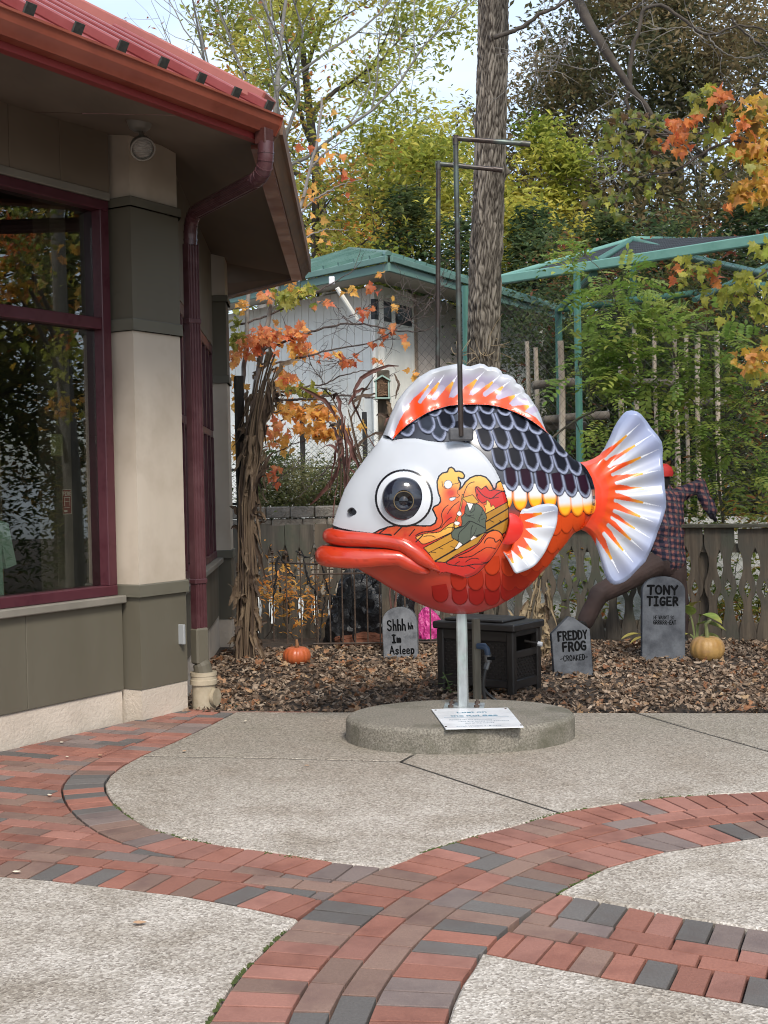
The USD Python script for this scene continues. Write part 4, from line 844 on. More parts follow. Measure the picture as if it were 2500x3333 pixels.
fish = thing('fish_sculpture', 'giant orange, white and black painted koi fish sculpture on a steel pole', 'sculpture', loc)
parts = (('head', head_poly, 0.85, head_colors), ('dorsal_fin', fin_poly, 1.15, fin_colors), ('tail_fin', tail_poly, 1.15, tail_colors), ('body', outline.difference(head_poly).difference(fin_poly).difference(tail_poly), 1.8, body_colors))
fish_part = {}
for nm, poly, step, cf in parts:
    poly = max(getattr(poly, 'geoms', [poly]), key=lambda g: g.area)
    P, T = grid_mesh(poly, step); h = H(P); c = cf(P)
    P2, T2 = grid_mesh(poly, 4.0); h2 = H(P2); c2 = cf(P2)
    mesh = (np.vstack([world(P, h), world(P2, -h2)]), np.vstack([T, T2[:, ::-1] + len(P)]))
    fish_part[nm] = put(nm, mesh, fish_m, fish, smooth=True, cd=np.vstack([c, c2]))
# --- eye
ec_ = world(EYE_C[None], np.zeros(1))[0]; eh = float(H(EYE_C[None])[0]) - 0.014
MPX = FY * PX / F                                          # metres per measuring pixel at the fish
def disc_of(profile, c_uv, h0, sides=56):
    """lathe facing the viewer; profile in (radius px, height m)"""
    v, f = lathe([(r * MPX, z) for r, z in profile], sides); p = world(np.asarray(c_uv)[None], np.array([h0]))[0]
    return np.stack([v[:, 0], -v[:, 2], v[:, 1]], 1) + p, f
gloss = lambda n, c, r=0.12, **k: mat(n, c, rough=r, coat=0.6, rrange=0.02, **k)
for side_ in (1, -1):
    def place(m): return m if side_ == 1 else (m[0] * (1, -1, 1) + (0, 2 * FY, 0), m[1][:, ::-1])
    iris = put('eye', place(disc_of([(46, -0.03), (45, 0.012), (41, 0.026), (34, 0.038), (26, 0.047), (19, 0.051)], EYE_C + (0, 1.5), eh)), gloss('eye_black', (0.012, 0.013, 0.02)), fish, smooth=True)
    put('pupil', place(disc_of([(21, 0.045), (20.5, 0.058), (18.5, 0.058), (17.5, 0.040), (10, 0.028), (6, 0.032), (0, 0.036)], EYE_C + (-0.5, 5.5), eh)), gloss('pupil_black', (0.004, 0.004, 0.006), 0.1), iris, smooth=40)
    put('pupil_ring', place(disc_of([(21.2, 0.052), (20.9, 0.0588), (19.6, 0.0588), (19.4, 0.05)], EYE_C + (-0.5, 5.5), eh)), mat('brass_ring', (0.22, 0.15, 0.07), rough=0.3, metallic=0.6), iris)
    nost = put('nostril', place(disc_of([(9.5, 0.0), (8.6, 0.009), (6.2, 0.008), (4.5, -0.004), (0, -0.006)], z5([(350, 1218)])[0], float(H(z5([(350, 1218)]))[0]) - 0.002, 24)), gloss('nostril_black', (0.01, 0.01, 0.012), 0.25), fish, smooth=40)
# --- lips, swept round the front of the mouth from one side to the other
def lip(name, pts, rad, flat, cd):
    pts = np.asarray(pts, float); half = pts[:, 2]
    full = np.vstack([pts[::-1] * (1, 1, 1), (pts * (1, 1, -1))[1:]]); rr = np.r_[np.asarray(rad)[::-1], np.asarray(rad)[1:]]
    n = 110; s = np.r_[0, np.cumsum(np.linalg.norm(np.diff(full * (1, 1, 1 / MPX), axis=0), axis=1))]
    from scipy.interpolate import PchipInterpolator
    tt = np.linspace(0, s[-1], n); q = PchipInterpolator(s, full)(tt); r = np.clip(PchipInterpolator(s, rr)(tt), 0.3, None)
    p = world(q[:, :2], q[:, 2]); mb = MB(); mb.tube(p, r * MPX, 28)
    v = np.vstack(mb.v); nn = meshkit.noise(v * 18, 3); v = v + (nn[:, None] - 0.5) * 0.004
    col = lerp(np.array((0.46, 0.030, 0.014)), np.array((0.48, 0.040, 0.009)), nn)
    crack = meshkit.noise(v * (60, 60, 300), 8); col = np.where((crack > 0.83)[:, None], col * 0.72, col)
    put(name, (v, np.vstack(mb.f)), paint_mat('lip_paint', rough=0.26, coat=0.45, bump=0.12, bscale=60), fish, smooth=True, cd=col)
lip('upper_lip', [(713, 1157, 0), (716, 1157, 0.08), (728, 1158, 0.135), (755, 1161, 0.17), (795, 1163, 0.195), (835, 1166, 0.215), (865, 1171, 0.232), (888, 1184, 0.242), (910, 1200, 0.247), (930, 1215, 0.245), (947, 1227, 0.238)], [16.5, 16.5, 16.5, 16, 15.5, 15, 15.5, 16, 15, 10, 2], 1, None)
lip('lower_lip', [(703, 1199, 0), (706, 1199, 0.085), (722, 1200, 0.145), (755, 1202, 0.18), (795, 1202, 0.205), (830, 1200, 0.218), (856, 1200, 0.222), (880, 1210, 0.222), (905, 1222, 0.222), (925, 1230, 0.215)], [22.5, 22.5, 22.5, 22, 20, 18, 17, 17, 13, 4], 1, None)
put('mouth_line', MB().tube(world(spline(np.array([(700., 1177.), (720, 1178), (760, 1181), (800, 1182), (845, 1183), (862, 1185)]), 30), np.interp(np.linspace(0, 1, 30), [0, .1, .3, .6, 1], [0.06, 0.12, 0.17, 0.20, 0.215])), 0.008, 6).mesh(), gloss('mouth_dark', (0.05, 0.01, 0.008), 0.4), fish)
# --- scales, each a piece of its own lying like a shingle
body_side = body_all.difference(head_poly).difference(fin_poly)
scale_m = paint_mat('scale_paint', rough=0.45, coat=0.0, bump=0.12, spec=0.08, bscale=40)
def scale(tip, ax, w, L, style, lift=0.008):
    tip = np.asarray(tip, float); ax = np.asarray(ax, float) / np.linalg.norm(ax); px = np.array([ax[1], -ax[0]])
    nt, ns = 20, 15; t = np.linspace(0, 1, nt); s = np.linspace(-1, 1, ns)
    k = 0.42; hw = np.where(t < k, 1.0, np.sqrt(np.clip(1 - (np.clip(t - k, 0, 1) / (1 - k)) ** 2.3, 0, 1))); hw[-1] = 0.06
    X = s[None] * hw[:, None]; uv = tip + ax * ((t[:, None, None] - 1) * L) + px * (X[..., None] * w / 2); uv = uv.reshape(-1, 2)
    tt = np.repeat(t, ns); xx_ = X.ravel(); rho = np.sqrt(xx_ ** 2 + (np.clip(tt - k, 0, 1) / (1 - k)) ** 2)
    h = H(uv) + 0.0015 + lift * tt ** 1.3 - 0.0045 * np.clip((rho - 0.86) / 0.14, 0, 1) ** 2
    if style == 'dark' or style == 'plum':
        base = np.array((0.007, 0.008, 0.013)) if style == 'dark' else np.array((0.018, 0.006, 0.014))
        if tip[0] < 960: base = np.array((0.03, 0.036, 0.05))
        col = np.tile(base, (len(uv), 1)); inner = np.array((0.085, 0.095, 0.135)); outer = np.array((0.23, 0.255, 0.345))
        m = rho > 0.66; col[m] = inner; m = rho > 0.78; col[m] = outer; m = rho > 0.95; col[m] = inner * 0.7; col *= (0.9 + 0.25 * meshkit.noise(np.c_[uv / 9, 0 * uv[:, :1]], 7))[:, None]
    elif style == 'gold':
        col = lerp(WHITE, YEL * (1, 1.1, 1.2), sst(tt, 0.42, 0.68)); col = lerp(col, np.array((0.80, 0.22, 0.02)), sst(rho, 0.72, 0.98))
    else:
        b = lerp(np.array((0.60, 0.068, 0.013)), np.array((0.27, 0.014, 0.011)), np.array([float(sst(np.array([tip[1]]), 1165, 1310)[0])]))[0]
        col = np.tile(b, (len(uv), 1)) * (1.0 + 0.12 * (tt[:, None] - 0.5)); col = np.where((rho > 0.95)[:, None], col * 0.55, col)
    g = np.arange(nt * ns).reshape(nt, ns); q = np.stack([g[:-1, :-1], g[:-1, 1:], g[1:, 1:], g[1:, :-1]], -1).reshape(-1, 4)
    f = np.vstack([q[:, [0, 1, 2]], q[:, [0, 2, 3]]]); c = uv[f].mean(1); f = f[contains_xy(body_side.buffer(-0.3), c[:, 0], c[:, 1])]
    if len(f) < 12: return
    v = world(uv, h); rim = np.r_[g[:, 0], g[-1, 1:], g[::-1, -1][1:]]; low = world(uv[rim], h[rim] - 0.02)
    n = len(v); i = np.arange(len(rim) - 1); sk = np.vstack([np.stack([rim[i], rim[i + 1], n + i + 1], 1), np.stack([rim[i], n + i + 1, n + i], 1)])
    okr = contains_xy(body_side, uv[rim][:, 0], uv[rim][:, 1]); sk = sk[np.r_[okr[:-1] & okr[1:], okr[:-1] & okr[1:]]]
    ff = np.vstack([f, sk]); fn = np.cross(v[f[:, 1]] - v[f[:, 0]], v[f[:, 2]] - v[f[:, 0]])
    if (fn[:, 1] > 0).mean() > 0.5: ff = ff[:, ::-1]
    V = np.vstack([v, low]); Cc = np.vstack([col, col[rim] * 0.6])
    put('scale', (V, ff), scale_m, fish, smooth=35 if False else False, cd=Cc)
    # the same scale on the far side
    put('scale', (V * (1, -1, 1) + (0, 2 * FY, 0), ff[:, ::-1]), scale_m, fish, cd=Cc) if style == 'x' else None
rows = [('dark', r5([(240, 541), (398, 496), (528, 482), (680, 476), (805, 480), (942, 489)]), 0.24, 34, 36),
        ('dark', r5([(188, 650), (345, 630), (495, 614), (662, 610), (805, 602), (948, 606), (1068, 614), (1185, 634)]), 0.24, 37, 46),
        ('dark', r5([(432, 690), (600, 705), (788, 758), (912, 752), (1036, 759), (1156, 771), (1272, 790), (1385, 806)]), 0.25, 34, 50),
        ('dark', r5([(886, 907), (1006, 909), (1128, 919), (1243, 927), (1368, 937), (1478, 948)]), 0.20, 33, 50),
        ('plum', z6([(342, 990), (452, 999), (567, 1010), (682, 1026), (778, 1034), (884, 1042)]), 0.12, 31, 50),
        ('gold', z6([(290, 1118), (396, 1126), (506, 1112), (612, 1112), (724, 1168), (820, 1170), (906, 1158)]), 0.0, 31, 52)]
for style, tips, tilt, w, L in rows:
    for i, t in enumerate(tips): scale(t, (tilt + 0.02 * i, 1), w, L, style, 0.010)
low = [z6([(560, 1240), (655, 1305), (738, 1292), (826, 1285)]), z6([(480, 1330), (560, 1430), (640, 1437), (715, 1420)]), z6([(210, 1580), (330, 1592), (440, 1592), (530, 1562), (604, 1536)]),
       np.vstack([z5([(1165, 1812), (1290, 1810), (1420, 1818), (1545, 1818), (1655, 1800)]), z6([(425, 1690), (505, 1640)])]), np.vstack([z5([(1030, 1908), (1175, 1926), (1300, 1930), (1420, 1938), (1540, 1905), (1640, 1890)]), z6([(350, 1760)])])]
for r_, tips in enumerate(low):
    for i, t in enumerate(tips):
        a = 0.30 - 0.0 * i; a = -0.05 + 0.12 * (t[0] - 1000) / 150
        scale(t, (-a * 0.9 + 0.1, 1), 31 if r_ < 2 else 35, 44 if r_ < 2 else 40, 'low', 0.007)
# --- pectoral fin, a fan standing off the flank, with its red boss
PF = np.vstack([z6([(395, 1140), (450, 1112), (510, 1090), (570, 1079), (610, 1079), (635, 1088), (650, 1108), (651, 1150), (645, 1210), (628, 1270), (606, 1325), (580, 1380), (556, 1425), (530, 1465), (505, 1495), (470, 1520), (420, 1545), (362, 1560), (335, 1520), (305, 1460), (278, 1410), (330, 1395)])])
pf_poly = Polygon(smooth_closed(PF)).buffer(0); PC = z6([(308, 1252)])[0]
tips_p = z6([(640, 1122), (636, 1240), (580, 1366), (523, 1450), (452, 1519), (371, 1552)]); ends_p = z6([(392, 1150), (412, 1198), (418, 1250), (414, 1312), (368, 1362), (325, 1392), (283, 1412)])
def pf_colors(uv):
    d = uv - PC; r = np.linalg.norm(d, axis=1); th = np.arctan2(d[:, 1], d[:, 0]); col = lerp(WHITE, np.array((0.25, 0.26, 0.34)), sst(r, 62, 118) * (0.75 + 0.25 * np.cos(th * 16)))
    top = uv[:, 1] < z6([(0, 1130)])[0][1]; col[top] = lerp(col[top], np.array((0.42, 0.48, 0.62)), 0.6)
    paint_into(col, uv, Polygon(np.vstack([z6([(300, 1252)]), ends_p])).buffer(0), np.array((0.74, 0.06, 0.02)))
    for i in range(6): spike(col, uv, ends_p[i], ends_p[i + 1], tips_p[i], 1.5, 0.30, 0.52, 0.58, 0.9)
    return col
P, T = grid_mesh(pf_poly, 1.1); d = P - PC; r = np.linalg.norm(d, axis=1); th = np.arctan2(d[:, 1], d[:, 0]); ef = pdist(pf_poly.exterior, P)
hf = H(PC[None])[0] + 0.012 + 0.03 * sst(r, 30, 120) + 0.006 * np.cos(th * 12) * sst(r, 45, 90) - 0.012 * (1 - np.sqrt(np.clip(ef / 4, 0, 1)))
hf = np.maximum(hf, H(P) + 0.014)
hb = hf - 0.03
put('pectoral_fin', (np.vstack([world(P, hf), world(P, hb)]), np.vstack([T, T[:, ::-1] + len(P)])), fish_m, fish, smooth=True, cd=np.vstack([pf_colors(P)] * 2))
boss = Point(*PC).buffer(33.0).intersection(Polygon(np.vstack([lin(GILL, 120)[60:], z6([(330, 1500), (480, 1400), (480, 1100), (330, 1090)])])).buffer(0).union(outline.difference(head_poly))).difference(head_poly.buffer(0.3))
boss = max(getattr(boss, 'geoms', [boss]), key=lambda g: g.area)
P, T = grid_mesh(boss, 1.3); r = np.linalg.norm(P - PC, axis=1)
put('fin_boss', (world(P, H(P) + 0.020 + 0.030 * np.sqrt(np.clip(1 - (r / 34.0) ** 2, 0, 1))), T), fish_m, fish, smooth=True, cd=np.tile((0.68, 0.03, 0.022), (len(P), 1)))
# --- steel pole, foot plate and bolts
galv = mat('galvanised_steel', (0.34, 0.36, 0.36), (0.50, 0.53, 0.53), scale=18, rough=0.42, metallic=0.7, stretch=(1, 1, 0.3), c3=(0.42, 0.52, 0.49), scale3=6, bump=0.1)
copper = mat('weathered_copper', (0.035, 0.026, 0.023), (0.065, 0.048, 0.040), scale=9, rough=0.42, metallic=0.5, stretch=(3, 3, 0.6), c3=(0.10, 0.13, 0.115), scale3=4)
pb_ = at(1001, 1521, 7.60); PZ = 0.135
RP = rot_z(-0.10)
pole = MB().box((pb_[0], FY - 0.005, (PZ + 0.76) / 2), (0.062, 0.062, 0.76 - PZ), RP, 0.008).build('pole', galv, fish)
MB().box((pb_[0] + 0.005, FY - 0.015, PZ + 0.006), (0.235, 0.20, 0.012), RP, 0.002).build('foot_plate', galv, fish)
bolt_m = mat('rusty_bolt', (0.045, 0.032, 0.026), (0.09, 0.06, 0.045), scale=60, rough=0.7)
for a in (-1, 1):
    for b in (-1, 1):
        c = np.array([pb_[0] + 0.005, FY - 0.015, PZ + 0.012]) + RP @ np.array([a * 0.075, b * 0.066, 0])
        put('bolt', lathe([(0.016, 0), (0.016, 0.013), (0.008, 0.014), (0.008, 0.024), (0.0, 0.025)], 6, c), bolt_m, fish)
# --- the two bent copper rods, one on each flank
for k, (x0, y0, x1, y1, ex, ey, Y, bv, hz) in enumerate(((996, 942, 984, 299, 1143, 311, 7.33, 0.0, 0.285), (945, 935, 947, 354, 1083, 367, 7.93, 0.0, 0.285))):
    a, b, c = at(x0, y0, Y), at(x1, y1, Y), at(ex, ey, Y)
    if k: a = a + (b - a) * -0.0
    mb = MB(); mb.tube([a, b + (0, 0, -0.0)], 0.0145, 12); rod = mb.build('rod', copper, fish, smooth=40)
    MB().tube([b - (c - b) / np.linalg.norm(c - b) * 0.014, c], 0.0145, 12).build('rod_arm', copper, rod, smooth=40)
    MB().tube([c - (c - b) / np.linalg.norm(c - b) * 0.05, c + (c - b) / np.linalg.norm(c - b) * 0.006], 0.017, 12).build('rod_cap', copper, rod, smooth=40)
    MB().tube([b + (0, 0, -0.035), b + (0, 0, 0.017)], 0.0165, 12).build('rod_collar', copper, rod, smooth=40)
    s_ = 1 if k == 0 else -1
    MB().box(a + (0.0, s_ * 0.012, 0.01), (0.14, 0.03, 0.075), rot_z(0.05), 0.010).build('rod_bracket', mat('bracket', (0.05, 0.05, 0.055), (0.09, 0.09, 0.095), scale=20, rough=0.5), fish)
# ================================================================== PEDESTAL AND PLAQUE
pc_ = np.array([0.41, 7.43, 0.0]); th = np.linspace(0, 2 * np.pi, 97)[:-1]
ell = lambda g: np.stack([(0.655 + g) * np.cos(th), (0.50 + g) * np.sin(th)], 1)
V = []; prof = [(-0.0, -0.04), (0.0, 0.105), (-0.006, 0.118), (-0.018, 0.129), (-0.034, 0.134), (-0.12, 0.136), (-0.25, 0.137)]
nz = meshkit.fbm(np.c_[np.cos(th) * 6, np.sin(th) * 6, th * 0], 3, 1) - 0.5
for g, z in prof: V.append(np.c_[ell(g + 0.012 * nz), np.full(96, z)])
V.append(np.array([[0, 0, 0.137]])); V = np.vstack(V) + pc_
n = 96; i = np.arange(n); j = (i + 1) % n; f = []
for r in range(len(prof) - 1): f += [np.stack([r * n + i, r * n + j, (r + 1) * n + j], 1), np.stack([r * n + i, (r + 1) * n + j, (r + 1) * n + i], 1)]
f.append(np.stack([(len(prof) - 1) * n + i, (len(prof) - 1) * n + j, np.full(n, len(V) - 1)], 1))
ped_m = mat('pedestal_concrete', (0.115, 0.103, 0.08), (0.30, 0.272, 0.222), scale=95, rough=0.85, bump=0.7, bscale=150, bdist=0.008, c3=(0.095, 0.09, 0.06), scale3=2.6, detail=6)
ped = thing('pedestal', 'low round rough concrete pedestal under the fish sculpture', 'pedestal', pc_)
put('drum', (V, np.vstack(f)), ped_m, ped, smooth=40)
ctop = [gnd(x, y, 0.143) for x, y in ((932, 1533), (1097, 1530), (1131, 1571), (963, 1575))]
pq = thing('plaque', 'white metal plaque with blue lettering lying on the pedestal', 'plaque', np.mean(ctop, 0))
ex = (ctop[1] - ctop[0] + ctop[2] - ctop[3]) / 2; Lx = np.linalg.norm(ex); ex /= Lx; ey = (ctop[0] - ctop[3] + ctop[1] - ctop[2]) / 2; Ly = np.linalg.norm(ey); eyv = ey / Ly
pl = np.array(ctop) ; v = np.vstack([pl + (0, 0, 0.004), pl + (0, 0, -0.002)])
put('plate', (v, [[3, 2, 1], [3, 1, 0], [0, 1, 5], [0, 5, 4], [1, 2, 6], [1, 6, 5], [2, 3, 7], [2, 7, 6], [3, 0, 4], [3, 4, 7]]), mat('plaque_white', (0.66, 0.68, 0.70), (0.74, 0.76, 0.78), rough=0.35), pq)
cen = np.mean(pl, 0) + (0, 0, 0.0042); ink = mat('plaque_ink', (0.08, 0.20, 0.28), rough=0.5); ink2 = mat('plaque_ink_grey', (0.16, 0.21, 0.26), rough=0.5)
for txt, h, fy, fx, b, m in (('Lost on', 0.036, 0.28, -0.02, True, ink), ('the Koi Sea', 0.036, 0.10, -0.02, True, ink), ('Painted for the community', 0.014, -0.10, -0.10, False, ink2), ('Lake Erie Artists and Sponsors', 0.014, -0.19, 0.05, False, ink2), ('Gift of the friends', 0.014, -0.28, -0.02, False, ink2), ('Artist: William T. Bryant', 0.016, -0.42, -0.06, False, ink2)):
    wtext(txt, h, 0, 0, 0, m, pq, (ex, eyv * (Ly / 0.26) if False else eyv * 1.0, Z), cen + ex * Lx * fx + ey * fy - eyv * h * 0.5, bold=b, depth=0.0008)
MB().box(cen + ey * 0.03, (Lx * 0.84, 0.006, 0.0014), basis(ex, np.cross(Z, ex), Z)).build('rule', ink2, pq)
for sx in (-0.47, 0.47):
    for sy in (-0.43, 0.43): put('screw', lathe([(0.007, 0), (0.006, 0.003), (0, 0.004)], 8, cen + ex * Lx * sx + ey * sy), bolt_m, pq)
# ================================================================== THE PLANTING BED
def gz(x, y): return float(ground_z(x, y))
def onbed(x, y):
    """where a sight line meets the bed"""
    p = gnd(x, y, -0.04)
    for _ in range(4): p = gnd(x, y, gz(p[0], p[1]))
    return p
BOARD = mat('weathered_fence', (0.055, 0.045, 0.034), (0.125, 0.105, 0.08), scale=7, rough=0.85, bump=0.6, bscale=40, stretch=(3, 3, 0.22), c3=(0.07, 0.072, 0.05), scale3=3.0, bdist=0.006)
BOARD2 = mat('weathered_fence_brown', (0.06, 0.045, 0.031), (0.135, 0.105, 0.074), scale=7, rough=0.85, bump=0.6, bscale=40, stretch=(3, 3, 0.22), c3=(0.075, 0.068, 0.052), scale3=3.0, bdist=0.006)
POSTM = mat('dark_post', (0.022, 0.017, 0.013), (0.05, 0.04, 0.03), scale=8, rough=0.85, bump=0.5, bscale=50, stretch=(3, 3, 0.25))
# --- sculpted picket fence in two runs
def picket(w, h):
    """outline: wide head, slim neck, bulge with a diamond hole, slim waist, flared foot"""
    k = [(0, .47), (.09, .47), (.16, .40), (.24, .27), (.32, .21), (.38, .24), (.44, .43), (.49, .475), (.545, .42), (.60, .27), (.67, .20), (.74, .23), (.80, .36), (.84, .47), (1, .47)]
    zz = np.linspace(0, 1, 40); hw = np.interp(zz, [a for a, _ in k], [b for _, b in k])
    pts = np.r_[np.c_[hw * w, zz * h], np.c_[-hw[::-1] * w, zz[::-1] * h]]
    hole = Polygon([(0, 0.40 * h), (0.20 * w, 0.475 * h), (0, 0.555 * h), (-0.20 * w, 0.475 * h)])
    return Polygon(pts).difference(hole)
def fence_run(name, a, b, h, pitch, cap, label, z0=-0.10, tops=0.0):
    a, b = np.array(a, float), np.array(b, float); L = np.linalg.norm(b - a); d = (b - a) / L; nrm = np.array([d[1], -d[0]])
    R = np.stack([np.r_[d, 0], Z, np.r_[nrm, 0]], 1); t = thing(name, label, 'fence', (*a, z0)); r = random.Random(len(name) + int(L * 10))
    for k in range(int(L / pitch) + 1):
        x = k * pitch + r.gauss(0, 0.003); hh = h - (0.035 if cap else 0) + r.gauss(0, 0.004)
        mb = MB(); T = np.eye(4); T[:3, :3] = R; T[:3, 3] = (*(a + d * x + nrm * r.uniform(0.0, 0.006)), z0 + r.gauss(0, 0.004))
        mb.prism(affinity.rotate(picket(pitch * 1.04, hh), r.gauss(0, 0.5), origin=(0, 0)), 0, 0.022, T=T); mb.build('picket', r.choice([BOARD, BOARD, BOARD2]), t)
    for zz in ((0.16, 0.78) if not cap else (0.14, 0.80)):
        MB().box((*(a + d * L / 2 - nrm * 0.022), z0 + h * zz), (L, 0.038, 0.085), np.stack([np.r_[d, 0], np.r_[-nrm, 0], Z], 1), 0.004).build('rail', BOARD2, t)
    if cap: MB().box((*(a + d * L / 2 + nrm * 0.0), z0 + h - 0.016), (L + 0.1, 0.15, 0.034), np.stack([np.r_[d, 0], np.r_[-nrm, 0], Z], 1), 0.005).build('cap_rail', mat('cap_rail', (0.05, 0.045, 0.032), (0.10, 0.095, 0.065), scale=10, rough=0.9, bump=0.5, stretch=(0.4, 4, 4)), t)
    for x in np.arange(0.9, L, 2.3): MB().box((*(a + d * x - nrm * 0.085), z0 + h * 0.45), (0.09, 0.09, h * 0.92), np.stack([np.r_[d, 0], np.r_[-nrm, 0], Z], 1), 0.004).build('post', BOARD2, t)
    return t
FL0, FR0 = onbed(520, 1376), onbed(1700, 1389)
FA, FB = np.array([FL0[0] - 0.35, FL0[1] + 0.08]), np.array([FR0[0], FR0[1]])
dF = (FB - FA) / np.linalg.norm(FB - FA); LF = np.linalg.norm(FB - FA)
SPLIT = 2.05
zl = gz(FA[0] + 0.6, FA[1]) - 0.02
hl = at(600, 1133, FA[1] + dF[1] * 0.9)[2] - zl; hr = at(1550, 1134, FB[1])[2] - gz(FB[0] - .5, FB[1]) + 0.02
fence_run('picket_fence', FA, FA + dF * SPLIT, hl, 0.176, False, 'weathered grey picket fence without a cap, left of the fish behind the iron fence', zl)
fence_run('picket_fence', FA + dF * (SPLIT + 0.10), FB + dF * 0.6, hr, 0.157, True, 'weathered picket fence with dark cap rail, right of the fish', gz(FB[0] - .5, FB[1]) - 0.02)
def fence_at(x):  # depth of the fence line at world x
    return FA[1] + dF[1] / dF[0] * (x - FA[0])
# --- leaf litter and wood chips
def leafshape(n, w=0.5):
    t = np.linspace(0, 1, n); hw = w / 2 * np.sin(np.pi * t ** 0.85) ** 0.8
    return t, hw
def curled(L, w, curl, cup, n=5):
    t, hw = leafshape(n, w); v = []
    for a, b in zip(t, hw):
        an = curl * (a - 0.5); x = (math.sin(an) / curl if abs(curl) > 1e-3 else a - 0.5); z = ((1 - math.cos(an)) / curl if abs(curl) > 1e-3 else 0)
        v += [(x, -b, z + cup * b), (x, 0, z), (x, b, z + cup * b)]
    v = np.array(v) * L; f = []
    for i in range(n - 1):
        for j in (0, 1): f += [[3 * i + j, 3 * i + j + 3, 3 * i + j + 4, 3 * i + j + 1]]
    return v, np.array(f)
def maple_outline():
    half = [(0.0, 0.0), (0.10, 0.03), (0.30, -0.06), (0.27, 0.10), (0.50, 0.22), (0.40, 0.30), (0.46, 0.44), (0.26, 0.42), (0.22, 0.50), (0.24, 0.66), (0.13, 0.66), (0.0, 1.0)]
    return np.array(half + [(-x, y) for x, y in half[-2:0:-1]])
def star_leaf(L, cup=0.25, bend=0.3):
    o = maple_outline(); c = np.array([[0, 0.36]]); v = np.vstack([o, c]); z = cup * np.abs(v[:, 0]) ** 1.3 - bend * (v[:, 1] - 0.3) ** 2
    n = len(o); return np.c_[v[:, 0], v[:, 1] - 0.0, z] * L, np.array([[i, (i + 1) % n, n] for i in range(n)])
def rnd_mat(name, ramp, rough=0.75, trans=0.0, spec=0.4):
    """leaf colour picked at random for each copy"""
    N = {'o': ('object_info', {}), 'r': ('rgb_ramp', {'ramp': ramp}), 'p': ('principled_bsdf', {'roughness': rough, 'specular_ior_level': spec}), 'g': ('geometry', {}), 'n': ('noise_texture', {'scale': 45.0, 'detail': 3.0}), 'nr': ('map_range', {'from_min': 0.3, 'from_max': 0.7, 'to_min': 0.72, 'to_max': 1.2}), 'x': ('mix', {'mix_type': 'multiply', 'fac': 1.0})}
    L = [('o.random', 'r.fac'), ('g.position', 'n.vector'), ('n.fac', 'nr.value'), ('r.color', 'x.color1'), ('nr.result', 'x.color2'), ('x.color', 'p.base_color')]; out = 'p.BSDF'
    if trans: N['t'] = ('translucent_bsdf', {}); N['m'] = ('mix_closure', {'fac': trans}); L += [('x.color', 't.color'), ('p.BSDF', 'm.closure1'), ('t.BSDF', 'm.closure2')]; out = 'm.closure'
    made[name] = usdkit.material(stage, '/World/Looks/' + name, N, L, surface=out); return made[name]
def euler_q(rx, ry, rz):
    cx, sx, cy, sy, cz, sz = np.cos(rx / 2), np.sin(rx / 2), np.cos(ry / 2), np.sin(ry / 2), np.cos(rz / 2), np.sin(rz / 2)
    return np.stack([cx * cy * cz + sx * sy * sz, sx * cy * cz - cx * sy * sz, cx * sy * cz + sx * cy * sz, cx * cy * sz - sx * sy * cz], -1)
def scatter(name, protos, pos, quat, scl, idx, parent='/World', label=None, cat=None, kind='stuff'):
    path = numbered(parent, name); b = base_of.get(parent); b = np.zeros(3) if b is None else b
    pi = UsdGeom.PointInstancer.Define(stage, path)
    for k, (m, mt) in enumerate(protos):
        pp = f'{path}/leaf_{k + 1:03d}' if k else f'{path}/leaf'; v, f, _ = meshkit.arrays(m)
        me = UsdGeom.Mesh.Define(stage, pp); me.CreatePointsAttr(Vt.Vec3fArray.FromNumpy(v.astype(np.float32))); me.CreateFaceVertexCountsAttr(Vt.IntArray.FromNumpy(np.full(len(f), 3, np.int32))); me.CreateFaceVertexIndicesAttr(Vt.IntArray.FromNumpy(f.astype(np.int32).ravel())); me.CreateSubdivisionSchemeAttr('none')
        UsdShade.MaterialBindingAPI.Apply(me.GetPrim()).Bind(mt); pi.GetPrototypesRel().AddTarget(pp)
    pi.CreatePositionsAttr(Vt.Vec3fArray.FromNumpy((pos - b).astype(np.float32))); pi.CreateProtoIndicesAttr(Vt.IntArray.FromNumpy(idx.astype(np.int32)))
    pi.CreateOrientationsAttr(Vt.QuathArray([Gf.Quath(*map(float, q)) for q in quat])); s = np.repeat(scl[:, None], 3, 1) if scl.ndim == 1 else scl; pi.CreateScalesAttr(Vt.Vec3fArray.FromNumpy(s.astype(np.float32)))
    tag(path, label, cat, None, kind); return path
lr_ = np.random.default_rng(21)
mul_a = rnd_mat('dry_leaf', [(0.0, (0.06, 0.038, 0.024)), (0.3, (0.13, 0.085, 0.055)), (0.6, (0.21, 0.14, 0.092)), (0.85, (0.29, 0.21, 0.145)), (1.0, (0.37, 0.285, 0.21))])
mul_b = rnd_mat('wood_chip', [(0.0, (0.07, 0.047, 0.031)), (0.4, (0.17, 0.115, 0.076)), (0.8, (0.29, 0.21, 0.145)), (1.0, (0.42, 0.335, 0.25))])
mul_c = rnd_mat('fallen_maple_leaf', [(0.0, (0.17, 0.075, 0.035)), (0.4, (0.26, 0.115, 0.05)), (0.7, (0.30, 0.17, 0.09)), (1.0, (0.36, 0.24, 0.13))])
chip = trimesh.creation.box((1.0, 0.30, 0.12)); chip.vertices[:] *= (1 - 0.25 * (chip.vertices[:, :1] > 0), 1, 1) if False else 1
N_ = 15000
px_ = np.empty((0, 2))
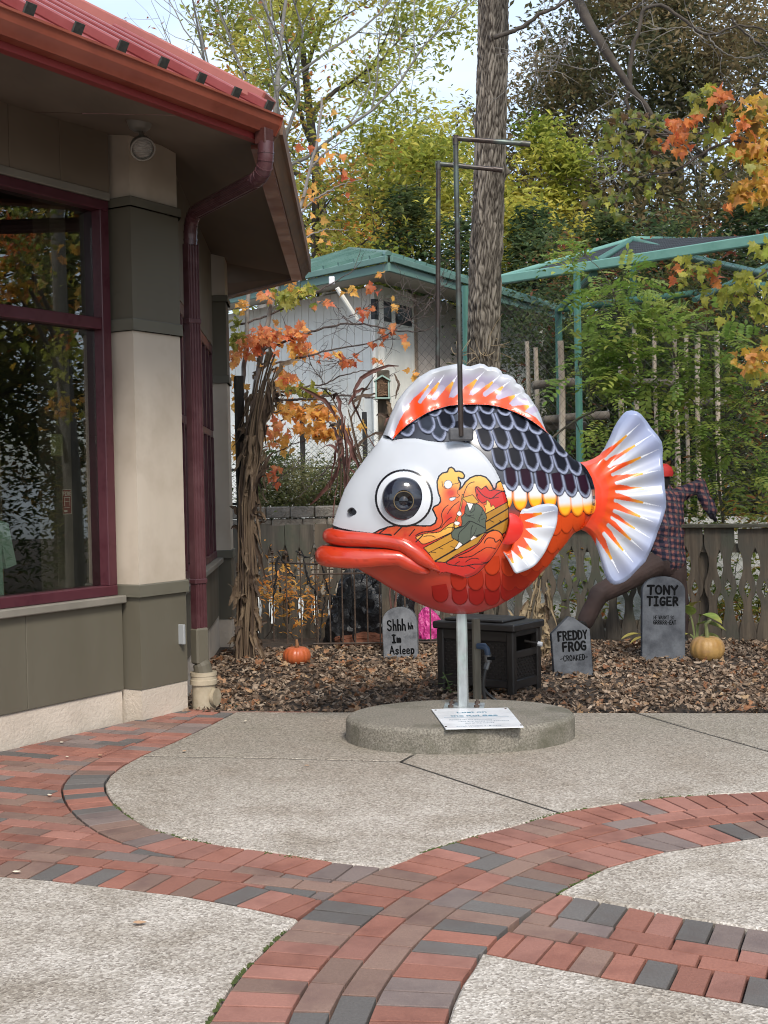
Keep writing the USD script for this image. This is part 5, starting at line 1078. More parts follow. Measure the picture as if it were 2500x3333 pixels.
while len(px_) < N_:
    c = np.c_[lr_.uniform(-1.5, 3.6, 6000), lr_.uniform(7.95, 12.2, 6000)]
    edge = np.where(c[:, 0] < 0, 8.36 + (c[:, 0] + 1.1) * -0.1, 8.10 - 0.01 * c[:, 0]); k = c[:, 1] > edge + np.abs(lr_.normal(0, 0.07, len(c)))
    k &= c[:, 1] < np.array([fence_at(x) for x in c[:, 0]]) + 0.1; k &= (c[:, 0] > w2(0, 0, 0)[0] + 0.0 + (8.5 - c[:, 1]) * 0.055)
    k &= ((c[:, 0] - pc_[0]) / 0.66) ** 2 + ((c[:, 1] - pc_[1]) / 0.51) ** 2 > 1.0; dens = meshkit.noise(np.c_[c * 1.6, 0 * c[:, :1]], 2); k &= lr_.random(len(c)) < 0.35 + dens
    px_ = np.vstack([px_, c[k]])
px_ = px_[:N_]; zz_ = ground_z(px_[:, 0], px_[:, 1]) + lr_.uniform(0.0, 0.028, N_)
kind_ = lr_.choice(5, N_, p=[0.24, 0.24, 0.26, 0.20, 0.06]); sc_ = np.where(kind_ == 3, lr_.uniform(0.025, 0.055, N_), np.where(kind_ == 4, lr_.uniform(0.05, 0.085, N_), lr_.uniform(0.035, 0.075, N_)))
scatter('leaf_litter', [(curled(1, 0.55, 1.8, 0.5), mul_a), (curled(1, 0.42, -1.6, -0.4), mul_a), (curled(1, 0.35, 2.6, 0.9), mul_b), ((chip.vertices, chip.faces), mul_b), (star_leaf(1, 0.5, 0.4), mul_c)],
        np.c_[px_, zz_], euler_q(lr_.normal(0, 0.45, N_), lr_.normal(0, 0.4, N_), lr_.uniform(0, 6.28, N_)), sc_, kind_, label='brown fallen leaves and wood chips covering the planting bed', cat='leaf litter')
# --- stray leaves on the paving, one by one
for k, (x, y, s, c) in enumerate(((302, 1995, 0.05, 0), (107, 1718, 0.035, 1), (398, 1812, 0.03, 1), (36, 1884, 0.035, 1), (216, 1632, 0.04, 0), (398, 1623, 0.035, 0), (702, 1535, 0.04, 0), (133, 1604, 0.035, 1), (530, 1558, 0.03, 1), (663, 1654, 0.03, 0), (145, 1635, 0.03, 1))):
    p = gnd(x, y, 0.008); v, f = curled(s, 0.6, 0.9, 0.35, 6); a = k * 2.1; ca_, sa_ = math.cos(a), math.sin(a); v = v @ np.array([[ca_, sa_, 0], [-sa_, ca_, 0], [0, 0, 1]]) + p
    where_ = ('lying on the pale lower left slab', 'on the bricks at the left near the curve', 'on the edge of the big slab\'s lower left border', 'on the bricks at the far left above the lower slab', 'on the bricks close to the shop wall', 'on the big slab left of the joint', 'at the rear edge of the big slab near the mulch', 'on the bricks below the window wall', 'on the big slab\'s rear left corner', 'beside the joint of the big slab', 'on the bricks beside the curve')[k]
    put('fallen_leaf', (v, f), mat(('leaf_tan', 'leaf_pale')[c], ((0.36, 0.22, 0.13), (0.55, 0.48, 0.36))[c], ((0.44, 0.28, 0.17), (0.65, 0.58, 0.46))[c], scale=60, rough=0.7), label=('curled tan leaf ' if c == 0 else 'small pale leaf ') + where_, cat='leaf', group=None)
# --- hand-lettered gravestones
GL = {'A': [[(0, 0), (.3, 1), (.6, 0)], [(.12, .38), (.5, .38)]], 'C': [[(.56, .85), (.35, 1), (.12, .85), (.03, .5), (.12, .14), (.35, 0), (.56, .16)]], 'D': [[(.06, 0), (.06, 1), (.32, .97), (.54, .75), (.58, .48), (.5, .2), (.3, .02), (.06, 0)]], 'E': [[(.55, 1), (.06, 1), (.06, 0), (.57, 0)], [(.06, .53), (.45, .53)]],
      'F': [[(.56, 1), (.08, 1), (.08, 0)], [(.08, .54), (.45, .54)]], 'G': [[(.56, .86), (.33, 1), (.1, .82), (.03, .45), (.14, .1), (.36, 0), (.56, .14), (.57, .44), (.35, .44)]], 'H': [[(.05, 1), (.05, 0)], [(.55, 1), (.55, 0)], [(.05, .5), (.55, .5)]], 'I': [[(.3, 1), (.3, 0)], [(.1, 1), (.5, 1)], [(.1, 0), (.5, 0)]], 'i': [[(.15, .6), (.15, 0)]],
      'K': [[(.06, 1), (.06, 0)], [(.55, 1), (.08, .45), (.57, 0)]], 'N': [[(.05, 0), (.05, 1), (.55, 0), (.55, 1)]], 'O': [[(.3, 1), (.08, .8), (.02, .48), (.1, .14), (.3, 0), (.5, .14), (.58, .5), (.5, .82), (.3, 1)]], 'R': [[(.06, 0), (.06, 1), (.4, .97), (.54, .78), (.42, .55), (.06, .5)], [(.28, .5), (.58, 0)]], 'S': [[(.54, .84), (.34, 1), (.1, .88), (.08, .66), (.3, .52), (.53, .36), (.5, .1), (.28, 0), (.04, .14)]],
      'T': [[(0, 1), (.6, 1)], [(.3, 1), (.3, 0)]], 'W': [[(0, 1), (.14, 0), (.3, .65), (.46, 0), (.6, 1)]], 'Y': [[(.02, 1), (.3, .5), (.58, 1)], [(.3, .5), (.3, 0)]], 'h': [[(.08, 1.05), (.08, 0)], [(.08, .38), (.26, .56), (.44, .45), (.46, 0)]], 'm': [[(.04, .55), (.04, 0)], [(.04, .4), (.18, .55), (.28, .4), (.28, 0)], [(.28, .4), (.42, .55), (.54, .4), (.54, 0)]],
      's': [[(.42, .5), (.24, .6), (.08, .48), (.26, .32), (.42, .16), (.24, 0), (.05, .1)]], 'l': [[(.15, 1), (.15, .1), (.25, 0)]], 'e': [[(.06, .32), (.46, .34), (.42, .54), (.24, .6), (.06, .42), (.06, .16), (.24, 0), (.46, .1)]], 'p': [[(.08, .6), (.08, -.35)], [(.08, .5), (.3, .6), (.46, .42), (.42, .12), (.22, .02), (.08, .14)]], "'": [[(.1, 1), (.06, .78)]], '-': [[(.08, .42), (.5, .46)]], '.': [[(.1, .05), (.14, .02)]]}
WD = {'i': .3, 'l': .32, "'": .2, '.': .25, 'm': .62, 'e': .54, 's': .5, 'h': .55, 'p': .54}
def lettering(text, h, w, r, squash=1.0):
    """brush-lettered polygons, baseline at 0"""
    x = 0; gs = []
    for ch in text:
        if ch == ' ': x += 0.38; continue
        for st in GL[ch]:
            p = np.array(st) + [[r.gauss(0, .012), r.gauss(0, .015)] for _ in st]; p = (p * (squash, 1) + (x, r.gauss(0, .01))) * h
            gs.append(LineString(spline(p, 14) if len(p) > 2 and ch not in 'AEFHIKNTWYi' else p).buffer(w / 2 * r.uniform(.85, 1.15), quad_segs=2))
        x += (WD.get(ch, .68) + 0.10) * squash
    g = shapely.union_all(gs).simplify(w * 0.06); b = g.bounds; return affinity.translate(g, -(b[0] + b[2]) / 2, 0)
stone_m = mat('painted_foam_stone', (0.070, 0.077, 0.09), (0.13, 0.14, 0.155), scale=6, rough=0.7, bump=0.35, bscale=30, c3=(0.042, 0.046, 0.056), scale3=4.5, detail=8)
stone_l = mat('painted_foam_stone_light', (0.13, 0.135, 0.145), (0.20, 0.207, 0.22), scale=9, rough=0.7, bump=0.4, bscale=30, c3=(0.085, 0.09, 0.10), scale3=7, detail=8)
black_p = mat('black_brush_paint', (0.004, 0.004, 0.0045), (0.009, 0.009, 0.010), scale=40, rough=0.85, spec=0.1)
thin_p = mat('faded_brush_paint', (0.012, 0.013, 0.015), (0.03, 0.031, 0.034), scale=30, rough=0.85, spec=0.1)
def gravestone(label, base, yaw, lean, outline_, thick, m, lines, roll=0.0):
    base = np.asarray(base, float); t = thing('gravestone', label, 'gravestone', base)
    cy, sy = math.cos(yaw), math.sin(yaw); X = np.array([cy, sy, 0]); Fw = np.array([sy, -cy, 0])     # X along the face, Fw out of the face
    U = Z * math.cos(lean) - Fw * math.sin(lean); Fw = Fw * math.cos(lean) + Z * math.sin(lean)
    X, U = X * math.cos(roll) + U * math.sin(roll), U * math.cos(roll) - X * math.sin(roll)
    T = np.eye(4); T[:3, :3] = np.stack([X, U, Fw], 1); T[:3, 3] = base
    mb = slab_mesh(Polygon(outline_), -thick / 2, thick / 2, 0.006); v = np.vstack(mb.v) @ T[:3, :3].T + base
    bk = slab_mesh(affinity.scale(Polygon(outline_), -1, 1, origin=(0, 0)), -thick / 2 + 0.001, thick / 2, 0.004); vb = np.vstack(bk.v) * (-1, 1, -1) @ T[:3, :3].T + base
    put('stone', (np.vstack([v, vb]), np.vstack([np.vstack(mb.f), np.vstack(bk.f) + len(v)])), m, t); r = random.Random(len(label))
    for txt, h, w, x, y, mt, sq in lines:
        g = affinity.translate(lettering(txt, h, w, r, sq), x, y); T2 = T.copy(); T2[:3, 3] = base + Fw * (thick / 2 + 0.0008)
        MB().prism(g, 0, 0.001, T=T2).build('lettering', mt, t)
    return t
def arch(w, h, y0=-0.06, k=0.5, n=16):
    a = np.linspace(0, np.pi, n); return [(-w / 2, y0), (w / 2, y0)] + [(w / 2 * math.cos(q), h - w * k + w * k * math.sin(q)) for q in a]
b1, b2, b3 = onbed(867, 1422), onbed(1238, 1459), onbed(1432, 1425)
s1_, s2_, s3_ = (b[1] * PX / F for b in (b1, b2, b3))
gravestone('pale grey arched gravestone lettered Shhhhh Im Asleep in front of the iron fence', b1, -0.16, 0.06, arch(76 * s1_, 112 * s1_, k=0.42), 0.05, stone_l,
           [('Shhh', 22 * s1_, 3.4 * s1_, -7 * s1_, 61 * s1_, black_p, 0.70), ('hh', 13 * s1_, 2.6 * s1_, 24 * s1_, 63 * s1_, black_p, 0.7), ('Im', 16 * s1_, 3.6 * s1_, -8 * s1_, 35 * s1_, black_p, 0.9), ('Asleep', 17 * s1_, 3.0 * s1_, 3 * s1_, 10 * s1_, black_p, 0.86)], 0.03)
w_ = 86 * s2_
gravestone('dark grey pointed gravestone lettered Freddy Frog Croaked right of the hose box', b2, 0.12, 0.06, [(-w_ / 2, -0.06), (w_ / 2, -0.06), (w_ / 2, 98 * s2_), (0.10 * w_, 126 * s2_), (-0.02 * w_, 129 * s2_), (-w_ / 2 - 0.0, 94 * s2_)], 0.055, stone_m,
           [('FREDDY', 18 * s2_, 4.0 * s2_, 3 * s2_, 78 * s2_, black_p, 0.80), ('FROG', 18.5 * s2_, 4.4 * s2_, 5 * s2_, 54 * s2_, black_p, 0.95), ('-CROAKED-', 11.5 * s2_, 1.9 * s2_, 3 * s2_, 33 * s2_, black_p, 0.78)], 0.045)
w_ = 94 * s3_
gravestone('tall grey gravestone lettered Tony Tiger in front of the picket fence', b3, 0.02, 0.05, arch(w_, 181 * s3_, k=0.34), 0.055, stone_m,
           [('TONY', 18 * s3_, 4.4 * s3_, -3 * s3_, 142 * s3_, black_p, 1.22), ('TIGER', 17.5 * s3_, 4.4 * s3_, -3 * s3_, 118 * s3_, black_p, 1.02), ("HE WASN'T SO", 7.5 * s3_, 1.2 * s3_, 0, 88 * s3_, thin_p, 0.72), ('GRRRRR-EAT', 8 * s3_, 1.5 * s3_, 2 * s3_, 77 * s3_, black_p, 0.8)], -0.03)
# --- pumpkins
def pumpkin(label, base, rw, rh, m, stem_m, stem, ribs, seed):
    t = thing('pumpkin', label, 'pumpkin', base); na, nb = 72, 22; a = np.linspace(0, 2 * np.pi, na, endpoint=False); b = np.linspace(-np.pi / 2, np.pi / 2, nb); r = np.random.default_rng(seed)
    wob = 1 + 0.03 * np.sin(a * 2 + 1) + 0.02 * np.sin(3 * a); V = []
    for bb in b:
        rib = 1 - 0.055 * np.abs(np.sin(a * ribs / 2)) ** 0.35 * 0 - 0.065 * (1 - np.abs(np.sin(a * ribs / 2)) ** 0.5) * math.cos(bb) ** 0.5 if math.cos(bb) > 0 else 1
        rad = rw * max(math.cos(bb), 0) ** 0.72 * wob * rib; z = rh * (math.sin(bb) - 0.16 * math.exp(-(math.cos(bb) / 0.3) ** 2) * np.sign(math.sin(bb))); V.append(np.stack([rad * np.cos(a), rad * np.sin(a), np.full(na, z) + rh * 0.94], 1))
    V = np.vstack(V) + base; i, j = np.meshgrid(np.arange(nb - 1), np.arange(na), indexing='ij'); j2 = (j + 1) % na; q = np.stack([i * na + j, i * na + j2, (i + 1) * na + j2, (i + 1) * na + j], -1).reshape(-1, 4)
    put('shell', (V, q), m, t, smooth=True); top = base + np.array([0, 0, rh * 1.72]); MB().tube(top + np.array(stem), np.linspace(0.020, 0.011, len(stem)), 7).build('stem', stem_m, t, smooth=True); return t
stem_g = mat('pumpkin_stem', (0.12, 0.10, 0.05), (0.22, 0.19, 0.10), scale=40, rough=0.8, bump=0.5, stretch=(4, 4, 0.5))
q1, q2 = onbed(640, 1436), onbed(1535, 1429)
s = q1[1] * PX / F; pumpkin('small orange pumpkin among the leaves in front of the iron fence', q1 + (0, 0.08, -0.01), 30 * s, 21 * s, mat('orange_pumpkin', (0.50, 0.095, 0.025), (0.62, 0.14, 0.04), scale=7, rough=0.42, bump=0.1, bscale=60, c3=(0.42, 0.11, 0.04)), mat('stem_orange', (0.22, 0.10, 0.04), (0.3, 0.15, 0.07), rough=0.8), [(0, 0, 0), (0.006, 0, 0.03), (0.0, 0, 0.075)], 16, 1)
s = q2[1] * PX / F; pumpkin('tan yellow ribbed pumpkin with long green stem beside the tall gravestone', q2 + (0, 0.10, -0.01), 37 * s, 29 * s, mat('tan_pumpkin', (0.36, 0.20, 0.06), (0.45, 0.27, 0.09), scale=6, rough=0.5, bump=0.25, bscale=50, c3=(0.33, 0.20, 0.11), scale3=5), mat('stem_green', (0.16, 0.19, 0.07), (0.24, 0.26, 0.12), scale=30, rough=0.7), [(0, 0, 0), (-0.006, 0, 0.06), (-0.012, -0.01, 0.12), (0.02, -0.05, 0.155)], 14, 2)
# --- hose reel box
boxm = mat('brown_black_plastic', (0.009, 0.0075, 0.007), (0.015, 0.0125, 0.0115), scale=5, rough=0.42, bump=0.15, bscale=120, bdist=0.002)
wick = mat('wicker_plastic', (0.008, 0.0065, 0.006), (0.017, 0.0135, 0.012), scale=60, rough=0.5)
g0, g1, g2_ = onbed(1110, 1509), onbed(945, 1497), onbed(1162, 1481)
eX = (g0 - g1); bw = np.linalg.norm(eX[:2]); eX = np.r_[eX[:2] / bw, 0]; eY = np.array([-eX[1], eX[0], 0]); bd = 0.40; hb_ = 0.50
cb = g1 + eX * bw / 2 + eY * bd / 2; cb[2] = g0[2]; RB = basis(eX, eY, Z)
hbx = thing('hose_box', 'dark brown plastic hose reel box with woven panels behind the fish pole', 'hose box', cb)
def hb(mb, x0, x1, y0, y1, z0, z1, bev=0.0): return mb.box(cb + RB @ np.array([(x0 + x1) / 2, (y0 + y1) / 2, 0]) + Z * ((z0 + z1) / 2), (x1 - x0, y1 - y0, z1 - z0), RB, bev)
X_, Y_ = bw / 2, bd / 2
for sx in (-1, 1):
    for sy in (-1, 1):
        mb = MB(); hb(mb, sx * X_ - (0.055 if sx > 0 else 0), sx * X_ + (0.055 if sx < 0 else 0), sy * Y_ - (0.055 if sy > 0 else 0), sy * Y_ + (0.055 if sy < 0 else 0), -0.02, hb_ - 0.05, 0.008); mb.build('corner_post', boxm, hbx)
for sy in (-1, 1):
    mb = MB(); hb(mb, -X_ + 0.05, X_ - 0.05, sy * Y_ - (0.035 if sy > 0 else -0.008), sy * Y_ + (0.035 if sy < 0 else -0.008), 0.06, 0.115, 0.006); mb.build('frame_rail', boxm, hbx); mb = MB(); hb(mb, -X_ + 0.05, X_ - 0.05, sy * Y_ - (0.035 if sy > 0 else -0.008), sy * Y_ + (0.035 if sy < 0 else -0.008), 0.375, 0.45, 0.006); mb.build('frame_rail', boxm, hbx)
    mb = MB(); hb(mb, -X_ + 0.05, X_ - 0.05, sy * (Y_ - 0.03) - 0.004, sy * (Y_ - 0.03) + 0.004, 0.10, 0.39); mb.build('panel', wick, hbx)
for sx in (-1, 1):
    mb = MB(); hb(mb, sx * X_ - (0.035 if sx > 0 else -0.008), sx * X_ + (0.035 if sx < 0 else -0.008), -Y_ + 0.05, Y_ - 0.05, 0.05, 0.115, 0.006); mb.build('frame_rail', boxm, hbx); mb = MB(); hb(mb, sx * X_ - (0.035 if sx > 0 else -0.008), sx * X_ + (0.035 if sx < 0 else -0.008), -Y_ + 0.05, Y_ - 0.05, 0.26, 0.31, 0.006); mb.build('frame_rail', boxm, hbx); mb = MB(); hb(mb, sx * X_ - (0.035 if sx > 0 else -0.008), sx * X_ + (0.035 if sx < 0 else -0.008), -Y_ + 0.05, Y_ - 0.05, 0.41, 0.45, 0.006); mb.build('frame_rail', boxm, hbx)
    mb = MB(); hb(mb, sx * (X_ - 0.03) - 0.004, sx * (X_ - 0.03) + 0.004, -Y_ + 0.05, Y_ - 0.05, 0.10, 0.28); mb.build('panel', wick, hbx)
wv = MB()
for r in range(13):
    for c in range(20):
        x = -X_ + 0.065 + c * (bw - 0.13) / 19; z = 0.128 + r * 0.0205
        hb(wv, x - 0.010, x + 0.010, -Y_ + 0.024 - (0.006 if (r + c) % 2 else 0), -Y_ + 0.032, z - 0.004, z + 0.004)
for r in range(7):
    for c in range(15):
        y = -Y_ + 0.065 + c * (bd - 0.13) / 14; z = 0.13 + r * 0.021
        hb(wv, X_ - 0.032, X_ - 0.024 + (0.006 if (r + c) % 2 else 0), y - 0.010, y + 0.010, z - 0.004, z + 0.004)
wv.build('woven_relief', wick, hbx, kind='stuff')
mb = MB(); hb(mb, -X_ - 0.02, X_ + 0.02, -Y_ - 0.02, Y_ + 0.02, hb_ - 0.05, hb_, 0.008); mb.build('top', boxm, hbx)
mb = MB(); hb(mb, -X_ + 0.04, X_ - 0.10, -Y_ + 0.04, Y_ - 0.03, hb_ + 0.002, hb_ + 0.020, 0.006); mb.build('lid', boxm, hbx)
hnd = MB().tube([cb + RB @ np.array([X_ - 0.05, 0.05, 0]) + Z * 0.36, cb + RB @ np.array([X_ + 0.05, 0.07, 0]) + Z * 0.345], 0.010, 8).build('crank', boxm, hbx)
MB().tube([cb + RB @ np.array([X_ + 0.045, 0.07, 0]) + Z * 0.345, cb + RB @ np.array([X_ + 0.075, 0.076, 0]) + Z * 0.34], 0.017, 8).build('crank_knob', mat('clear_knob', (0.55, 0.56, 0.58), rough=0.25), hbx)
# --- standpipe with tap and hose
sp_ = at(1031, 1500, 8.32); sb = np.array([sp_[0], 8.32, gz(sp_[0], 8.32)])
sp = thing('standpipe', 'wooden stake with brass tap standing behind the fish pole', 'standpipe', sb)
MB().box(sb + Z * 0.26, (0.045, 0.045, 0.68), rot_z(0.2), 0.003).build('stake', mat('stake', (0.14, 0.125, 0.095), (0.22, 0.20, 0.155), scale=8, rough=0.85, stretch=(4, 4, 0.4)), sp)
br = mat('tap_metal', (0.10, 0.105, 0.11), (0.18, 0.18, 0.18), scale=20, rough=0.35, metallic=0.8); blu = mat('blue_tap', (0.03, 0.055, 0.10), rough=0.35)
tp = sb + np.array([0.0, -0.045, 0.43]); MB().tube([tp, tp + (0.045, -0.015, 0.0), tp + (0.062, -0.02, -0.02), tp + (0.068, -0.02, -0.06)], [0.018, 0.022, 0.02, 0.017], 10).build('tap', blu, sp, smooth=40)
MB().tube([tp + (0.068, -0.02, -0.055), tp + (0.068, -0.02, -0.10)], 0.024, 10).build('tap_collar', br, sp, smooth=40)
MB().box(tp + (0.085, -0.04, -0.075), (0.05, 0.012, 0.02), None, 0.003).build('tap_handle', black_p, sp)
hose_m = mat('black_hose', (0.012, 0.012, 0.012), (0.022, 0.022, 0.022), rough=0.4)
hs = tp + (0.068, -0.02, -0.095); hose_pts = spline(np.array([hs, hs + (-0.02, -0.015, -0.06), hs + (-0.035, -0.02, -0.16), hs + (-0.02, -0.02, -0.26), hs + (0.04, -0.01, -0.335), [hs[0] + 0.14, hs[1] + 0.03, sb[2] + 0.045]]), 40)
MB().tube(hose_pts, 0.0115, 8).build('garden_hose', hose_m, smooth=True, label='black garden hose dropping from the tap to the ground', cat='hose')
MB().tube([hs + (0, 0, -0.0), hs + (-0.018, -0.012, -0.05)], 0.018, 8).build('hose_coupling', br, sp)
hp2 = spline(np.array([sb + (0.03, 0.03, 0.17), sb + (0.08, 0.03, 0.10), sb + (0.17, 0.02, 0.05), sb + (0.30, -0.02, 0.045), sb + (0.42, -0.02, 0.04)]), 30); MB().tube(hp2, 0.0115, 8).build('garden_hose', hose_m, smooth=True, label='second black hose curving along the ground in front of the hose box', cat='hose')
# --- weed beside the pedestal
wd = onbed(975, 1505); wt = thing('weed', 'small green weed growing at the pedestal rim in front of the hose box', 'weed', wd); wm = mat('weed_green', (0.06, 0.10, 0.025), (0.12, 0.17, 0.05), scale=20, rough=0.6)
MB().tube(spline(np.array([wd, wd + (-0.02, 0, 0.09), wd + (-0.055, 0, 0.17)]), 8), 0.004, 6).build('stem', wm, wt)
for k in range(9):
    a = k * 2.4; v, f = curled(0.07, 0.35, 1.2, 0.3); R = rot_z(a) @ rot_x(0.0); v = (v + (0.035, 0, 0)) @ R.T + wd + np.array([-0.02 - 0.03 * k / 9, 0, 0.03 + 0.015 * k]); put('leaf', (v, f), wm, wt)
# --- green cable by the drain
cp = [onbed(x, y) + (0, 0, 0.012) for x, y in ((405, 1530), (440, 1531), (480, 1524), (510, 1530))]
MB().tube(spline(np.array(cp), 24), 0.006, 6).build('cable', mat('green_cable', (0.02, 0.10, 0.075), (0.03, 0.13, 0.10), rough=0.4), smooth=True, label='thin green cable lying on the leaves by the drain pipe', cat='cable')
# --- rusty iron cemetery fence with black cloth shreds
rust = mat('rusty_iron', (0.055, 0.036, 0.026), (0.115, 0.075, 0.052), scale=25, rough=0.7, bump=0.3, bscale=90, c3=(0.03, 0.024, 0.02))
f0, f1 = onbed(640, 1402), onbed(960, 1400); IA, IB = np.array([*f0[:2], gz(*f0[:2])]), np.array([f1[0], f1[1] - 0.0, gz(*f1[:2])])
def iron(label, a, b, n, h, rail_hi, rail_lo, finial):
    t = thing('iron_fence', label, 'fence', a)
    for k in range(n):
        p = a + (b - a) * (k / (n - 1)); br_ = MB().tube([p - Z * 0.06, p + Z * h], 0.0075, 6).build('bar', rust, t)
        if finial: put('finial', lathe([(0.0, 0.0), (0.018, 0.004), (0.026, 0.012), (0.010, 0.018), (0.012, 0.03), (0, 0.04)], 8, p + Z * (h - 0.01)), rust, br_)
    d = b - a; d /= np.linalg.norm(d)
    for z in (rail_hi, rail_lo):
        if z: MB().tube([a - d * 0.05 + Z * z, b + d * 0.05 + Z * z], 0.009, 6).build('rail', rust, t)
    return t
sI = IA[1] * PX / F
c0 = onbed(592, 1385); c1 = onbed(684, 1400)
iron('short rusty iron fence section with ball finials beside the orange pumpkin', c0, c1, 4, 0.88, 0.79, 0, True)
c2 = onbed(688, 1402); c3 = onbed(958, 1398)
iron('long rusty iron fence section running behind the pale gravestone under the fish', c2, c3, 11, 0.80, 0.70, 0.05, True)
clothm = mat('black_gauze', (0.006, 0.006, 0.007), (0.014, 0.014, 0.015), rough=0.9)
sh = random.Random(4); hang = thing('black_gauze', 'shreds of black cloth draped along the rusty iron fence', 'cloth', c1 + (0, 0, 0.7))
for (x0, y0, x1, y1, sag) in ((600, 1190, 640, 1250, 0.03), (640, 1190, 700, 1200, 0.05), (660, 1235, 690, 1290, 0.04), (690, 1200, 720, 1310, 0.02), (700, 1270, 760, 1280, 0.07), (760, 1280, 830, 1240, 0.03), (700, 1290, 690, 1390, 0.0), (730, 1300, 740, 1395, 0.02), (760, 1250, 765, 1390, 0.01), (820, 1330, 900, 1380, 0.05), (680, 1395, 780, 1410, 0.03), (770, 1400, 830, 1415, 0.02), (880, 1330, 905, 1390, 0.02), (652, 1190, 668, 1260, 0.02), (600, 1205, 590, 1300, 0.02)):
    Yc = c1[1] - 0.03; a, b = at(x0, y0, Yc), at(x1, y1, Yc); u = np.linspace(0, 1, 14)[:, None]; p = a + (b - a) * u - Z * sag * 4 * u * (1 - u) + np.c_[np.array([[sh.gauss(0, .006), sh.gauss(0, .006), sh.gauss(0, .006)] for _ in u])]
    MB().tube(p, [sh.uniform(0.004, 0.012) for _ in u], 5).build('shred', clothm, hang)
# --- heap under black plastic, rust cloth, pink bag behind the iron fence
def heap(name, label, cat, c, size, m, seed, rough=0.12, top=1.0):
    s = trimesh.creation.icosphere(4); v = s.vertices.copy(); v[:, 2] = np.where(v[:, 2] < -0.2, -0.2, v[:, 2])
    n = meshkit.fbm(v * 2.2, 4, seed) - 0.5; cr = np.abs(meshkit.fbm(v * 4.5, 3, seed + 5) - 0.5); v *= (1 + 0.55 * n - rough * 4 * cr)[:, None]
    put(name, (v * np.asarray(size) + np.asarray(c), s.faces), m, smooth=25, label=label, cat=cat)
hc = onbed(795, 1392); hc[1] = c2[1] + 0.42
plast = mat('black_plastic', (0.006, 0.006, 0.007), (0.011, 0.011, 0.012), rough=0.35, bump=0.5, bscale=25, bdist=0.02)
heap('black_plastic_heap', 'heap covered in crumpled black plastic behind the iron fence below the fish mouth', 'plastic sheet', (at(800, 1360, hc[1])[0], hc[1], gz(hc[0], hc[1]) + 0.10), (0.44, 0.26, 0.62), plast, 3)
heap('rust_cloth', 'low folded rust brown cloth at the foot of the black plastic heap', 'cloth', (at(790, 1385, hc[1] - 0.18)[0], hc[1] - 0.2, gz(hc[0], hc[1]) + 0.03), (0.30, 0.12, 0.10), mat('rust_cloth', (0.11, 0.038, 0.018), (0.17, 0.06, 0.03), scale=9, rough=0.9), 8)
pk = at(926, 1375, c2[1] + 0.25); heap('pink_bag', 'bright pink plastic bag on the ground between pale gravestone and hose box', 'bag', (pk[0], pk[1], gz(pk[0], pk[1]) + 0.10), (0.13, 0.11, 0.24), mat('pink_plastic', (0.50, 0.035, 0.20), (0.62, 0.06, 0.28), scale=9, rough=0.35, bump=0.5, bscale=30, bdist=0.02), 5)
# --- dark post with bound corn stalks
cx0 = at(522, 1100, 11.55); cpst = np.array([cx0[0], 11.55, gz(cx0[0], 11.55)])
MB().box(cpst + Z * ((at(522, 812, 11.55)[2] - cpst[2]) / 2), (0.075, 0.075, at(522, 812, 11.55)[2] - cpst[2]), rot_z(0.3), 0.004).build('wooden_post', POSTM, label='dark square wooden post behind the tall bundle of corn stalks', cat='post')
husk = [mat('dry_husk', (0.10, 0.062, 0.036), (0.20, 0.14, 0.085), scale=9, rough=0.8, stretch=(3, 3, 0.4)), mat('dark_husk', (0.045, 0.028, 0.018), (0.095, 0.06, 0.038), scale=9, rough=0.8, stretch=(3, 3, 0.4)), mat('red_husk', (0.085, 0.032, 0.026), (0.14, 0.06, 0.045), scale=9, rough=0.75, stretch=(3, 3, 0.4))]
def blade(mb, pts, w, twist=0.0, fold=0.25, tip=True):
    """a long strap leaf along a path, creased down the middle"""
    p = np.asarray(pts, float); n = len(p); t = np.gradient(p, axis=0); t /= np.linalg.norm(t, axis=1, keepdims=True) + 1e-9
    u = np.linspace(0, 1, n); a0 = np.cross(t, [0.15, 1.0, 0.1]); a0 /= np.linalg.norm(a0, axis=1, keepdims=True) + 1e-9; b0 = np.cross(t, a0)
    an = twist * u; a = a0 * np.cos(an)[:, None] + b0 * np.sin(an)[:, None]; b = np.cross(t, a)
    hw = (w / 2 * np.sin(np.pi * np.clip(u * 0.93 + 0.05, 0, 1)) ** 0.6)[:, None]
    v = np.stack([p - a * hw + b * hw * fold, p, p + a * hw + b * hw * fold], 1).reshape(-1, 3)
    f = [[3 * i + j, 3 * i + j + 3, 3 * i + j + 4, 3 * i + j + 1] for i in range(n - 1) for j in (0, 1)]; mb.add(v, f)
